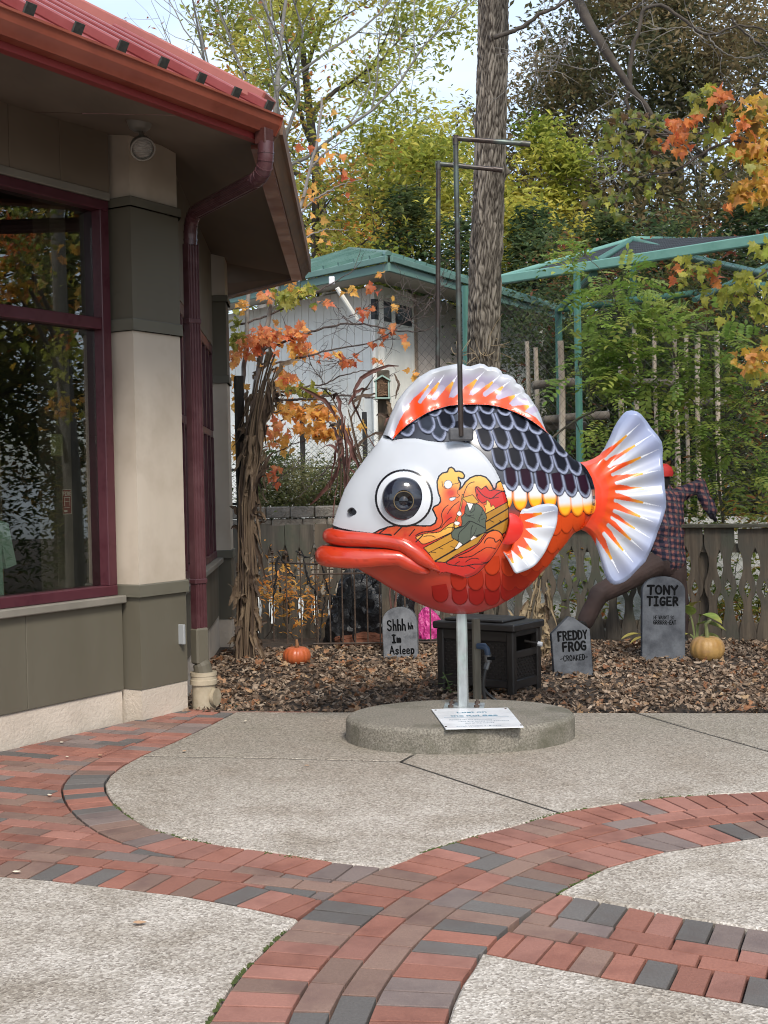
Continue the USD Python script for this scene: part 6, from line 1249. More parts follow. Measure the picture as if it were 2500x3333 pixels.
def bundle(name, label, axis, rad, nst, nlv, lv_len, seed, mats, lvw=0.035, spread=1.0, lv0=1):
    """stalks bound along an axis, with dry leaves hanging off"""
    r = np.random.default_rng(seed); axis = np.asarray(axis, float); t = thing(name, label, 'corn stalks', axis[0]); A = spline(axis, 24)
    for k in range(nst):
        a = r.uniform(0, 6.28); q = r.uniform(0.2, 1) ** 0.5; R_ = np.interp(np.linspace(0, 1, 24), np.linspace(0, 1, len(rad)), rad)
        o = np.stack([np.cos(a + np.linspace(0, r.normal(0, .5), 24)) * R_ * q, np.sin(a + np.linspace(0, r.normal(0, .5), 24)) * R_ * q, 0 * R_], 1); e = int(r.uniform(17, 24)); mb = MB(); mb.tube((A + o)[:e] + r.normal(0, .004, (e, 3)), np.linspace(0.011, 0.006, e), 5); mb.build('stalk', mats[k % len(mats)], t)
    for k in range(nlv):
        i = int(r.uniform(lv0, 22)); a = r.uniform(0, 6.28); R_ = np.interp(i / 24, np.linspace(0, 1, len(rad)), rad); p0 = A[i] + np.array([math.cos(a), math.sin(a), 0]) * R_ * 0.9; tt = A[min(i + 1, 23)] - A[i]; tt /= np.linalg.norm(tt)
        L = lv_len * r.uniform(0.5, 1.2); dn = r.choice([1, -1], p=[0.45, 0.55]); o = np.array([math.cos(a), math.sin(a), 0]) * spread
        u = np.linspace(0, 1, 9)[:, None]; path = p0 + tt * dn * L * u * r.uniform(0.3, 0.9) + o * L * (0.10 * u + r.uniform(0.02, 0.30) * u ** 2) - Z * L * 0.5 * u ** 2.4 * r.uniform(0, 1.2) + r.normal(0, .006, (9, 3)); mb = MB(); blade(mb, path, lvw * r.uniform(.6, 1.3), r.normal(0, 1.4), 0.35); mb.build('leaf', mats[int(r.integers(len(mats)))], t)
    return t
Yb = 11.40
axis = [at(528, 1385, Yb), at(534, 1250, Yb), at(532, 1110, Yb), at(548, 960, Yb), at(566, 840, Yb), at(600, 735, Yb)]; axis[0][2] = gz(*axis[0][:2])
bundle('corn_stalks', 'tall bundle of dry corn stalks tied to the dark post beside the shop', axis, [0.085, 0.095, 0.07, 0.095, 0.105, 0.13], 44, 110, 0.40, 11, [husk[0], husk[1], husk[0]], 0.040)
Yb = 11.6; ax2 = [at(742, 1150, Yb), at(744, 1100, Yb), at(746, 1020, Yb), at(742, 900, Yb), at(735, 830, Yb)]
bundle('corn_stalks', 'reddish brown corn stalks with drooping leaves behind the fish head', ax2, [0.04, 0.05, 0.06, 0.09, 0.12], 4, 30, 0.80, 12, [husk[2], husk[1], husk[2]], 0.032, 2.2, 6)
Yb = 11.55; ax3 = [at(845, 1385, Yb), at(848, 1200, Yb), at(850, 1000, Yb), at(862, 880, Yb), at(890, 810, Yb)]; ax3[0][2] = gz(*ax3[0][:2])
bundle('corn_stalks', 'thin brown corn leaves between the insect house and the dorsal fin', ax3, [0.04, 0.05, 0.05, 0.06, 0.07], 4, 22, 0.50, 13, [husk[2], husk[0], husk[1]], 0.040, 1.2, 10)
Yb = 11.05; ax4 = [at(1172, 1225, Yb), at(1165, 1270, Yb), at(1155, 1320, Yb), at(1150, 1375, Yb)]
ax4 = ax4[::-1]; ax4[0][2] = gz(*ax4[0][:2])
straw = [mat('straw', (0.21, 0.155, 0.085), (0.33, 0.25, 0.15), scale=9, rough=0.8, stretch=(3, 3, 0.4)), husk[0]]
bundle('corn_stalks', 'straw coloured bundle of dry leaves hanging on the fence behind the hose box', ax4, [0.14, 0.12, 0.08, 0.05], 8, 46, 0.36, 14, [straw[0], straw[0], straw[1]], 0.045, 1.0)
# --- post with the insect house
Yp = 11.72; hp = at(832, 1000, Yp); pz = gz(hp[0], Yp)
ptop = at(832, 800, Yp)[2]; MB().box((hp[0], Yp, (pz + ptop) / 2), (0.105, 0.09, ptop - pz), rot_z(-0.1), 0.004).build('wooden_post', BOARD2, label='weathered square post carrying the insect house', cat='post')
ih = at(826, 840, Yp - 0.12); bx = thing('insect_house', 'pale green insect house filled with cut reeds on a wooden post', 'insect house', ih)
mint = mat('mint_paint', (0.24, 0.36, 0.31), (0.32, 0.44, 0.38), scale=15, rough=0.6); s = Yp * PX / F; w_ = 27 * s; h_ = 36 * s
MB().box(ih + (-w_ / 2, 0, -0.01), (0.014, 0.11, h_), None, 0.002).build('side', mint, bx); MB().box(ih + (w_ / 2, 0, -0.01), (0.014, 0.11, h_), None, 0.002).build('side', mint, bx); MB().box(ih + (0, 0, -0.01 - h_ / 2), (w_ + 0.03, 0.115, 0.014), None, 0.002).build('floor', mint, bx)
for sg_ in (-1, 1):
    an = math.radians(32) * sg_; MB().box(ih + (sg_ * w_ * 0.31, 0, h_ / 2 + 0.016), (w_ * 0.80, 0.14, 0.014), np.array([[math.cos(an), 0, math.sin(an)], [0, 1, 0], [-math.sin(an), 0, math.cos(an)]]), 0.002).build('roof', mint, bx)
MB().box(ih + (0, 0.045, 0.0), (w_, 0.012, h_), None).build('back', POSTM, bx)
rd = MB(); rr_ = random.Random(8); rds = mat('cut_reeds', (0.10, 0.06, 0.035), (0.36, 0.22, 0.13), scale=120, rough=0.8, lo=0.4, hi=0.6)
nx_ = 12
for i in range(nx_):
    for j in range(17):
        z = -h_ / 2 + 0.012 + j * h_ / 15.5; x = -w_ / 2 + 0.014 + i * (w_ - 0.028) / (nx_ - 1) + (j % 2) * 0.004
        if z > h_ / 2 - 0.01 + 0.04 * (1 - abs(x) / (w_ / 2)): continue
        e = rr_.uniform(-0.012, 0.012); rd.tube([ih + (x, -0.04 + e, z), ih + (x, 0.035, z)], rr_.uniform(0.0035, 0.0052), 5)
rd.build('reeds', rds, bx, kind='stuff')
# ================================================================== SCARECROW leaning over the fence
import manifold3d as m3
def ball(p, r): return m3.Manifold.sphere(float(r), 20).translate([float(x) for x in p])
def bone(a, ra, b, rb): return m3.Manifold.hull(ball(a, ra) + ball(b, rb))
def soft(parts, edge, it=12):
    m = parts[0]
    for q in parts[1:]: m = m + q
    m = m.refine_to_length(edge); me = m.to_mesh(); t = trimesh.Trimesh(me.vert_properties[:, :3], me.tri_verts); trimesh.smoothing.filter_taubin(t, iterations=it); return t
Ys = fence_at(2.1) - 0.32
def S_(x, y, dy=0.0): return at(x, y, Ys + dy)
waist, chest, neck, headp = S_(1442, 1185, 0.02), S_(1440, 1095, 0.06), S_(1437, 1058, 0.08), S_(1424, 1034, 0.06)
shR, elR, haR = S_(1462, 1072, 0.05), S_(1511, 1047, 0.10), S_(1534, 1102, 0.02); shL, elL, haL = S_(1412, 1078, 0.10), S_(1396, 1120, 0.16), S_(1392, 1150, 0.2)
hipA, kneeA, ankA = S_(1424, 1215, 0.0), S_(1295, 1283, -0.28), S_(1264, 1342, -0.34); hipB, kneeB, ankB = S_(1455, 1215, 0.02), S_(1466, 1290, -0.02), S_(1470, 1372, 0.0)
sc = thing('scarecrow', 'stuffed figure in plaid shirt, brown trousers and red cap, sprawled over the picket fence', 'scarecrow', waist)
shirt = soft([bone(waist, 0.15, chest, 0.165), bone(chest, 0.15, neck, 0.075), bone(chest, 0.12, shR, 0.085), bone(chest, 0.12, shL, 0.085), bone(shR, 0.08, elR, 0.066), bone(elR, 0.066, haR, 0.055), bone(shL, 0.08, elL, 0.066), bone(elL, 0.066, haL, 0.055), bone(waist, 0.15, waist + (0.0, 0, -0.10), 0.165)], 0.016)
v = np.array(shirt.vertices); v += (meshkit.fbm(v * 9, 4, 3) - 0.5)[:, None] * np.array(shirt.vertex_normals) * 0.07
fr_ = lambda x, p: (x / p) % 1.0
def plaid(v):
    c = np.tile((0.016, 0.02, 0.036), (len(v), 1)); u, w = v[:, 0] + 0.4 * v[:, 1], v[:, 2] + 0.15 * v[:, 0]
    a, b = fr_(u, 0.055) < 0.45, fr_(w, 0.055) < 0.45; c[a] += (0.045, 0.018, 0.019); c[b] += (0.045, 0.018, 0.019); c[a & b] = (0.24, 0.10, 0.085); l = (np.abs(fr_(u, 0.11) - 0.8) < 0.05) | (np.abs(fr_(w, 0.11) - 0.8) < 0.05); c[l] = c[l] * 0.5 + 0.05; return c
sub_v, sub_f = trimesh.remesh.subdivide(v, shirt.faces)
put('shirt', (sub_v, sub_f), paint_mat('plaid_cloth', rough=0.9, coat=0.0, bump=0.3, bscale=120, spec=0.2), sc, smooth=True, cd=plaid(sub_v))
tr = soft([bone(waist + (0, 0, -0.03), 0.14, (hipA + hipB) / 2, 0.145), bone(hipA, 0.115, kneeA, 0.092), bone(kneeA, 0.092, ankA, 0.075), bone(hipB, 0.115, kneeB, 0.09), bone(kneeB, 0.09, ankB, 0.072)], 0.018)
v = np.array(tr.vertices); v += (meshkit.fbm(v * 7, 4, 6) - 0.5)[:, None] * np.array(tr.vertex_normals) * 0.035
put('trousers', (v, tr.faces), mat('brown_trousers', (0.036, 0.021, 0.018), (0.056, 0.034, 0.029), scale=6, rough=0.85, bump=0.4, bscale=50), sc, smooth=True)
hd = soft([bone(headp, 0.10, headp + (0, -0.01, -0.05), 0.085), bone(neck, 0.055, headp, 0.06)], 0.02); put('hood', (hd.vertices, hd.faces), mat('black_hood', (0.012, 0.011, 0.012), rough=0.9), sc, smooth=True)
capm = mat('red_cap', (0.48, 0.025, 0.022), (0.56, 0.04, 0.03), rough=0.8); v, f = lathe([(0.118, -0.01), (0.122, 0.03), (0.108, 0.075), (0.065, 0.108), (0, 0.118)], 24, headp + (0.01, 0, 0.03)); put('cap', (v, f), capm, sc, smooth=True)
for nm, h in (('glove', haR), ('glove', haL)):
    d = (h - (elR if h is haR else elL)); d /= np.linalg.norm(d); _, a, b = frame_of(d); pr = [bone(h, 0.03, h + d * 0.06, 0.034)]
    for k in range(4): o = a * (-0.027 + 0.018 * k); pr.append(bone(h + d * 0.06 + o, 0.009, h + d * (0.105 + 0.008 * (1.5 - abs(k - 1.5))) + o * 1.2 - b * 0.012, 0.008))
    pr.append(bone(h + d * 0.02 + a * 0.03, 0.010, h + d * 0.06 + a * 0.058, 0.009)); g = soft(pr, 0.006, 5); put(nm, (g.vertices, g.faces), mat('dark_glove', (0.02, 0.015, 0.02), rough=0.9), sc, smooth=True)
for k, (an, kn) in enumerate(((ankA, kneeA), (ankB, kneeB))):
    toe = an + ((-0.10, -0.16, -0.055) if k == 0 else (0.0, -0.18, -0.04)); g = soft([bone(an + (0, 0, -0.02), 0.05, toe, 0.038)], 0.015, 6); put('shoe', (g.vertices, g.faces), mat('dark_shoe', (0.015, 0.013, 0.012), rough=0.5), sc, smooth=True)
# ================================================================== HOSTA behind the tan pumpkin
ho = onbed(1512, 1402) + (0, 0.12, 0); hs_ = thing('hosta_plant', 'yellow green broad-leaved plant growing between tall gravestone and tan pumpkin', 'plant', ho)
hm = [mat('hosta_green', (0.16, 0.24, 0.045), (0.30, 0.36, 0.09), scale=11, rough=0.5, c3=(0.40, 0.34, 0.08), scale3=5), mat('hosta_yellow', (0.36, 0.30, 0.07), (0.44, 0.36, 0.12), scale=8, rough=0.6)]
def broad(c, d, L, W, droop, m):
    n, k = 9, 7; u = np.linspace(0, 1, n); hw = W / 2 * np.sin(np.pi * u ** 0.75) ** 0.75; d = np.asarray(d, float); d /= np.linalg.norm(d); s_ = np.cross(d, Z); s_ /= np.linalg.norm(s_); up = np.cross(s_, d); V = []
    for a, h in zip(u, hw):
        for b in np.linspace(-1, 1, k): V.append(c + d * L * a + s_ * h * b + up * (-droop * L * a * a + 0.14 * h * abs(b) * 2 + 0.004 * math.cos(b * 14)))
    g = np.arange(n * k).reshape(n, k); q = np.stack([g[:-1, :-1], g[:-1, 1:], g[1:, 1:], g[1:, :-1]], -1).reshape(-1, 4); return put('leaf', (np.array(V), q), m, hs_, smooth=True)
Yh = ho[1]
for (x, y, dx, dz, L, W, dr, m) in ((1505, 1350, 0.9, 0.35, 0.24, 0.17, 0.5, 0), (1512, 1330, 0.5, 0.1, 0.22, 0.18, 0.4, 0), (1500, 1385, 1.0, 0.0, 0.24, 0.12, 0.6, 0), (1492, 1330, -0.3, 0.8, 0.16, 0.12, 0.2, 0), (1490, 1370, -0.9, 0.2, 0.16, 0.10, 0.4, 0), (1488, 1318, 0.2, 0.9, 0.18, 0.07, 0.6, 1), (1520, 1370, 0.8, -0.1, 0.20, 0.15, 0.5, 0), (1385, 1370, -1.0, 0.2, 0.22, 0.08, 0.3, 1), (1395, 1378, -0.8, 0.3, 0.18, 0.06, 0.5, 1)):
    p = at(x, y, Yh); MB().tube(spline(np.array([ho + ((p[0] - ho[0]) * 0.2, 0, 0), (ho + p) / 2 + (0, 0, 0.03), p]), 10), 0.007, 6).build('stem', mat('hosta_stem', (0.20, 0.24, 0.08), (0.3, 0.33, 0.14), rough=0.6), hs_); broad(p, (dx, -0.55, dz), L, W, dr, hm[m])
# ================================================================== BEHIND THE BED: wall, wire fence, pale building, aviary
def zx_(p, o, s): return ((o[0] + p[0] / s) / PX, (o[1] + p[1] / s) / PX)
Z7 = lambda x, y: zx_((x, y), (700, 800), 2.074)
Z8 = lambda x, y: zx_((x, y), (1600, 700), 1.843)
Z3 = lambda x, y: zx_((x, y), (1700, 0), 2.074)
# --- split block retaining wall
YW = 15.2
blk = [mat('split_block', (0.20, 0.18, 0.15), (0.32, 0.29, 0.25), scale=9, rough=0.9, bump=0.9, bscale=28, bdist=0.03, c3=(0.13, 0.13, 0.09)), mat('split_block_buff', (0.24, 0.205, 0.16), (0.36, 0.31, 0.25), scale=9, rough=0.9, bump=0.9, bscale=28, bdist=0.03, c3=(0.15, 0.14, 0.10))]
ztop = at(620, 1093, YW)[2]; wl = thing('stone_wall', 'grey split block retaining wall behind the left picket fence', 'wall', (-1, YW, ztop - 1)); r = random.Random(5)
for row in range(7):
    z = ztop - 0.07 - (0.0 if row == 0 else 0.075 + 0.15 * (row - 0.5)); h = 0.13 if row == 0 else 0.146
    x = -3.2 + (row % 2) * 0.2
    while x < 1.7:
        w = r.choice([0.28, 0.36, 0.42]); MB().box((x + w / 2, YW + r.uniform(-.02, .02) - (0.03 if row == 0 else 0), z), (w - 0.008, 0.30, h), rot_z(r.gauss(0, .012)), 0.012).build('stone_block', r.choice(blk), wl); x += w
# --- black wire fence in front of the building
net_m = mat('black_wire', (0.012, 0.012, 0.012), (0.02, 0.02, 0.02), rough=0.5); steel_b = mat('black_steel', (0.010, 0.010, 0.011), (0.02, 0.02, 0.02), rough=0.45)
def clip_line(p, d, w, h):
    t0, t1 = -1e9, 1e9
    for k, L in ((0, w), (1, h)):
        if abs(d[k]) < 1e-9: continue
        a, b = (0 - p[k]) / d[k], (L - p[k]) / d[k]; t0, t1 = max(t0, min(a, b)), min(t1, max(a, b))
    return (t0, t1) if t1 > t0 + 0.01 else None
def netting(mb, o, ux, uy, w, h, step, th, diag=True):
    ux, uy = np.asarray(ux, float), np.asarray(uy, float)
    """diamond or square wire net as thin three-sided wires"""
    o, ux, uy = map(np.asarray, (o, ux, uy)); P = []
    dirs = ((1, 1), (1, -1)) if diag else ((1, 0), (0, 1))
    for d in dirs:
        d = np.array(d, float) / np.linalg.norm(d); n = np.array([-d[1], d[0]]); cs = [np.array(c) @ n for c in ((0, 0), (w, 0), (0, h), (w, h))]
        for k in np.arange(min(cs) + step / 2, max(cs), step):
            q = clip_line(n * k, d, w, h)
            if q: P.append((o + ux * (n * k + d * q[0])[0] + uy * (n * k + d * q[0])[1], o + ux * (n * k + d * q[1])[0] + uy * (n * k + d * q[1])[1]))
    nn = np.cross(ux, uy).astype(float); nn /= np.linalg.norm(nn)
    for a, b in P:
        t = (b - a) / np.linalg.norm(b - a); s = np.cross(t, nn) * th / 2; v = [a - s, a + s, a + nn * th * 0.7, b - s, b + s, b + nn * th * 0.7]; mb.add(v, [[0, 1, 4], [0, 4, 3], [1, 2, 5], [1, 5, 4], [2, 0, 3], [2, 3, 5]])
YC = 16.0
wf = thing('wire_fence', 'black steel mesh fence with square posts in front of the pale building', 'fence', (*at(690, 1000, YC)[:2], 0))
zb_ = ztop - 0.1
for (x, y) in ((652, 880), (733, 905), (787, 890), (558, 900), (470, 900)):
    p = at(x, y, YC); MB().box((p[0], YC, (p[2] + zb_) / 2), (0.06, 0.06, p[2] - zb_), None, 0.004).build('post', steel_b, wf)
x0, x1 = at(470, 1000, YC)[0], at(1000, 1000, YC)[0]
for y in (1011, 1085): z = at(690, y, YC)[2]; MB().box(((x0 + x1) / 2, YC, z), (x1 - x0, 0.03, 0.03)).build('rail', steel_b, wf)
mb = MB(); netting(mb, (x0, YC + 0.03, zb_), (1, 0, 0), (0, 0, 1), x1 - x0, at(690, 930, YC)[2] - zb_, 0.05, 0.0032); mb.build('mesh', net_m, wf, kind='stuff')
# --- pale building with green metal roof
EZ = at(840, 583, 18.3)[2]; EC = at(840, 583, 18.3); EL = gnd(560, 640, EZ); EL = EC + (EL - EC) * (4.2 / np.linalg.norm(EL - EC)); ER = gnd(1215, 690, EZ); ER = EC + (ER - EC) * 1.12
dl, dr_ = (EL - EC) / np.linalg.norm(EL - EC), (ER - EC) / np.linalg.norm(ER - EC)
def inward(d): n = np.array([-d[1], d[0], 0]); return n if n[1] > 0 else -n
nl_, nr_ = inward(dl), inward(dr_); nr_ = nr_ if nr_ @ dl > 0 or True else nr_
OH = 0.75
# wall corner: both faces moved inwards
A_ = np.array([[nl_[0], nl_[1]], [nr_[0], nr_[1]]]); WC = np.r_[np.linalg.solve(A_, [nl_[:2] @ EC[:2] + OH, nr_[:2] @ EC[:2] + OH]), 0]
white_s = mat('white_siding', (0.80, 0.785, 0.71), (0.85, 0.835, 0.76), scale=4, rough=0.7, bump=0.2, bscale=60, c3=(0.72, 0.70, 0.62), scale3=1.2)
cmu = mat('pale_block_wall', (0.44, 0.385, 0.34), (0.54, 0.48, 0.43), scale=7, rough=0.85, bump=0.3, bscale=40)
groof = mat('green_metal_roof', (0.085, 0.165, 0.14), (0.125, 0.225, 0.19), scale=2, rough=0.4, metallic=0.2, c3=(0.17, 0.27, 0.24), scale3=1.1); gfas = mat('green_fascia', (0.085, 0.165, 0.135), (0.12, 0.21, 0.175), scale=3, rough=0.5)
bw_ = thing('zoo_building', 'pale vertical-board building with low green metal roof behind the wire fence', 'building', (WC[0], WC[1], -1.0))
ZB = -1.2; ZT = EZ - 0.02
def wallboards(o, d, n, L, pitch, z0, z1, m, gap=0.010):
    k = 0
    while k * pitch < L:
        w = min(pitch, L - k * pitch) - gap; c = o + d * (k * pitch + w / 2); MB().box((c[0], c[1], (z0 + z1) / 2), (w, 0.05, z1 - z0), basis(d, -n, Z), 0.003).build('siding_board', m, bw_); k += 1
MB().box(WC + dl * 2.2 + nl_ * 0.06 + Z * (ZB + ZT) / 2, (4.4, 0.05, ZT - ZB), basis(dl, nl_, Z)).build('wall', dark_m, bw_)
MB().box(WC + dr_ * 3.3 + nr_ * 0.06 + Z * (ZB + ZT) / 2, (6.6, 0.05, ZT - ZB), basis(dr_, nr_, Z)).build('wall', dark_m, bw_)
wallboards(WC, dl, nl_, 4.4, 0.185, ZB, ZT, white_s)
def along(x, n, d):     # distance along a wall face from its corner to the sight line at picture column x
    a = at(x, 700, 1.0)[:2]; # ray direction in plan
    M_ = np.array([[d[0], -a[0]], [d[1], -a[1]]]); return np.linalg.solve(M_, -WC[:2])[0]
s_w0, s_w1, s_w2, s_w3, s_c0, s_c1, s_e = [along(x, nr_, dr_) for x in (806, 842, 851, 886, 893, 1068, 1176)]
wz0, wz1 = at(845, 686, 19.3)[2], at(845, 642, 19.3)[2]
wallboards(WC, dr_, nr_, s_w0 - 0.01, 0.185, ZB, ZT, white_s); 
for a, b in ((s_w0, s_w1), (s_w1, s_w2), (s_w2, s_w3), (s_w3, s_c0)):
    win_ = (a, b) in ((s_w0, s_w1), (s_w2, s_w3)); c = WC + dr_ * (a + b) / 2
    MB().box((c[0], c[1], (ZB + wz0) / 2), (b - a - 0.008, 0.05, wz0 - ZB), basis(dr_, -nr_, Z), 0.002).build('siding_board', white_s, bw_); MB().box((c[0], c[1], (wz1 + ZT) / 2), (b - a - 0.008, 0.05, ZT - wz1), basis(dr_, -nr_, Z), 0.002).build('siding_board', white_s, bw_)
    if win_:
        fr_w = MB().box((c[0], c[1], (wz0 + wz1) / 2), (b - a, 0.07, wz1 - wz0), basis(dr_, -nr_, Z), 0.004).build('window', steel_b, bw_)
        cc = c - nr_ * 0.038; MB().box((cc[0], cc[1], (wz0 + wz1) / 2 - 0.0), (b - a - 0.09, 0.006, wz1 - wz0 - 0.12), basis(dr_, -nr_, Z)).build('pane', mat('dark_window_pane', (0.02, 0.022, 0.026), rough=0.12), fr_w)
    else: MB().box((c[0], c[1], (wz0 + wz1) / 2), (b - a - 0.004, 0.06, wz1 - wz0), basis(dr_, -nr_, Z), 0.002).build('siding_board', white_s, bw_)
c = WC + dr_ * (s_c0 + s_c1) / 2; MB().box((c[0], c[1], (ZB + ZT) / 2), (s_c1 - s_c0 - 0.01, 0.05, ZT - ZB), basis(dr_, -nr_, Z)).build('block_wall', cmu, bw_)
c = WC + dr_ * s_c0 - nr_ * 0.04; MB().box((c[0], c[1], (ZB + ZT) / 2), (0.06, 0.04, ZT - ZB), basis(dr_, -nr_, Z)).build('corner_trim', mat('tan_trim', (0.26, 0.20, 0.15), rough=0.7), bw_)
wallboards(WC + dr_ * s_c1, dr_, nr_, s_e - s_c1, 0.20, ZB, ZT, white_s)
for a in (0.0,): MB().box(WC - (nl_ + nr_) * 0.02 + Z * (ZB + ZT) / 2, (0.10, 0.10, ZT - ZB), basis(dl, nl_, Z), 0.004).build('corner_trim', white_s, bw_)
# soffit, fascia, roof
end_l, end_r = EC + dl * 5.2, EC + dr_ * 7.2
apex = WC + (nl_ + nr_) * 1.5; RH = 1.12
rl, rr2 = end_l + nl_ * 3.4 + Z * RH, end_r + nr_ * 3.4 + Z * RH; rc = EC + (WC - EC) * (1.0, 1.0, 0) * (3.4 / OH) ; rc[2] = EZ + RH
mb = MB(); mb.quad(end_l, EC, WC + Z * (EZ + 0.04), end_l + nl_ * OH + Z * 0.04); mb.quad(EC, end_r, end_r + nr_ * OH + Z * 0.04, WC + Z * (EZ + 0.04)); mb.build('soffit', mat('cream_soffit', (0.50, 0.47, 0.40), (0.56, 0.53, 0.46), rough=0.8), bw_)
for a, b, n in ((end_l, EC, nl_), (EC, end_r, nr_)):
    for k, (z0, z1, o) in enumerate(((-0.02, 0.10, 0.0), (0.105, 0.19, -0.05))):
        d = (b - a) / np.linalg.norm(b - a); MB().box((a + b) / 2 + n * o + Z * (z0 + z1) / 2, (np.linalg.norm(b - a) + 0.03, 0.05, z1 - z0), basis(d, np.cross(Z, d), Z), 0.006).build('fascia', gfas, bw_)
up = Z * 0.20
mb = MB(); mb.quad(end_l + up - nl_ * 0.06, EC + up - (nl_ + nr_) * 0.04, rc + up, rl + up); mb.quad(EC + up - (nl_ + nr_) * 0.04, end_r + up - nr_ * 0.06, rr2 + up, rc + up); rf = mb.build('roof', groof, bw_)
for (a, b, n, c, e, N_r) in ((EC, end_l, nl_, rc, rl, 15), (EC, end_r, nr_, rc, rr2, 20)):
    L = np.linalg.norm(b - a); d = (b - a) / L
    for k in range(1, N_r):
        p = a + d * L * k / N_r + up - n * 0.05 + Z * 0.02; t = L * k / N_r; Lr = min(3.4, 3.4 * t / abs((rc - EC)[:2] @ d[:2]) if (rc - EC) @ d > 0.05 else 3.4)
        q_ = p + n * Lr + Z * RH * Lr / 3.4; v = q_ - p; l_n = np.linalg.norm(v); MB().box((p + q_) / 2, (l_n, 0.035, 0.05), basis(v / l_n, np.cross(Z, v / l_n) / np.linalg.norm(np.cross(Z, v / l_n)), np.cross(v / l_n, np.cross(Z, v / l_n)) / np.linalg.norm(np.cross(Z, v / l_n)))).build('roof_rib', groof, rf)
MB().tube([EC + up + Z * 0.02, rc + up + Z * 0.03], 0.05, 8).build('hip_cap', groof, rf)
lb = at(717, 606, 18.9); MB().box(lb, (0.085, 0.08, 0.11), None, 0.01).build('soffit_lamp', mat('white_plastic', (0.7, 0.7, 0.7), rough=0.4), bw_)
MB().tube([at(728, 622, 19.0), at(772, 690, 19.15)], 0.035, 8).build('downpipe', white_s, bw_)
# --- aviary: teal steel frame hung with dark netting
teal = mat('teal_steel', (0.048, 0.145, 0.112), (0.065, 0.18, 0.14), scale=3, rough=0.4); teal_l = mat('teal_steel_light', (0.12, 0.27, 0.215), (0.155, 0.32, 0.26), scale=3, rough=0.35)
av = thing('aviary', 'large teal steel aviary frame covered with dark netting behind the green saplings', 'aviary', (3, 16, -1))
YA = 16.0; zr = at(1245, 574, YA)[2]; RA, RB_ = gnd(1075, 606, zr), gnd(1720, 506, zr)
def beam(a, b, r, m, name='beam', sides=10): return MB().tube([a, b], r, sides).build(name, m, av, smooth=40)
bd_ = (RB_ - RA) / np.linalg.norm(RB_ - RA); MB().box((RA + RB_) / 2, (np.linalg.norm(RB_ - RA), 0.10, 0.115), basis(bd_, np.cross(Z, bd_), Z), 0.012).build('beam', teal_l, av)
p1 = at(1246, 600, YA); beam(np.array([p1[0], p1[1], -1.2]), np.array([p1[0], p1[1], zr - 0.05]), 0.044, teal, 'post')
pk_ = at(1366, 518, 20.5); p2 = np.array([pk_[0], pk_[1], -1.5]); beam(p2, pk_ - Z * 0.05, 0.05, teal, 'post')
p3 = gnd(1206, 668, at(1206, 668, 19.0)[2]); beam(np.array([p3[0], p3[1], -1.5]), p3, 0.052, teal, 'post')
p4 = at(1006, 618, 16.8); beam(np.array([p4[0], p4[1], -1.2]), p4, 0.055, teal, 'post')
beam(p3 - Z * 0.02, at(1283, 592, YA + 0.1), 0.05, teal, 'brace'); beam(p3, at(1680, 612, 21.0), 0.055, teal); beam(pk_, at(1690, 524, 22.5), 0.06, teal_l); beam(RA + (0, 0, 0.02), pk_, 0.045, teal_l); beam(pk_, at(1460, 545, 16.3), 0.045, teal); beam(pk_, at(1290, 565, 16.0), 0.045, teal)
beam(at(1450, 548, 16.2), at(1690, 600, 20.0), 0.05, teal); beam(at(1500, 648, 18.0), at(1690, 560, 20.0), 0.04, teal, 'brace'); p5 = at(1690, 620, 18.0); beam(np.array([p5[0], p5[1], -1.5]), p5, 0.07, teal, 'post')
# netting on front and roof
mb = MB(); L_ = np.linalg.norm((RB_ - RA)[:2]); netting(mb, np.array([RA[0], RA[1] + 0.06, -1.0]), bd_, Z, L_, zr + 1.0, 0.085, 0.0034); mb.build('netting', net_m, av, kind='stuff')
def tri_net(mb, a, b, c, n, th):
    for k in range(1, n):
        t = k / n
        for P_, Q_ in ((a + (b - a) * t, c + (b - c) * t), (a + (c - a) * t, b + (c - b) * t), (b + (a - b) * t, c + (a - c) * t)): mb.tube([P_, Q_], th / 2, 3, False)
mb = MB(); tri_net(mb, RA, RB_, pk_, 58, 0.010); tri_net(mb, RB_, at(1690, 524, 22.5), pk_, 50, 0.010); mb.build('netting', net_m, av, kind='stuff')
mb = MB(); a = p4; b = p3; d = (b - a); d[2] = 0; L_ = np.linalg.norm(d); netting(mb, np.array([a[0], a[1], -1.0]), d / L_, Z, L_, min(a[2], b[2]) + 1.0, 0.09, 0.0032); 
p6_ = at(893, 640, 17.2); d = p6_ - p4; d[2] = 0; L_ = np.linalg.norm(d); netting(mb, np.array([p4[0], p4[1], -1.0]), d / L_, Z, L_, p4[2] + 0.9, 0.08, 0.003); mb.build('netting', net_m, av, kind='stuff')
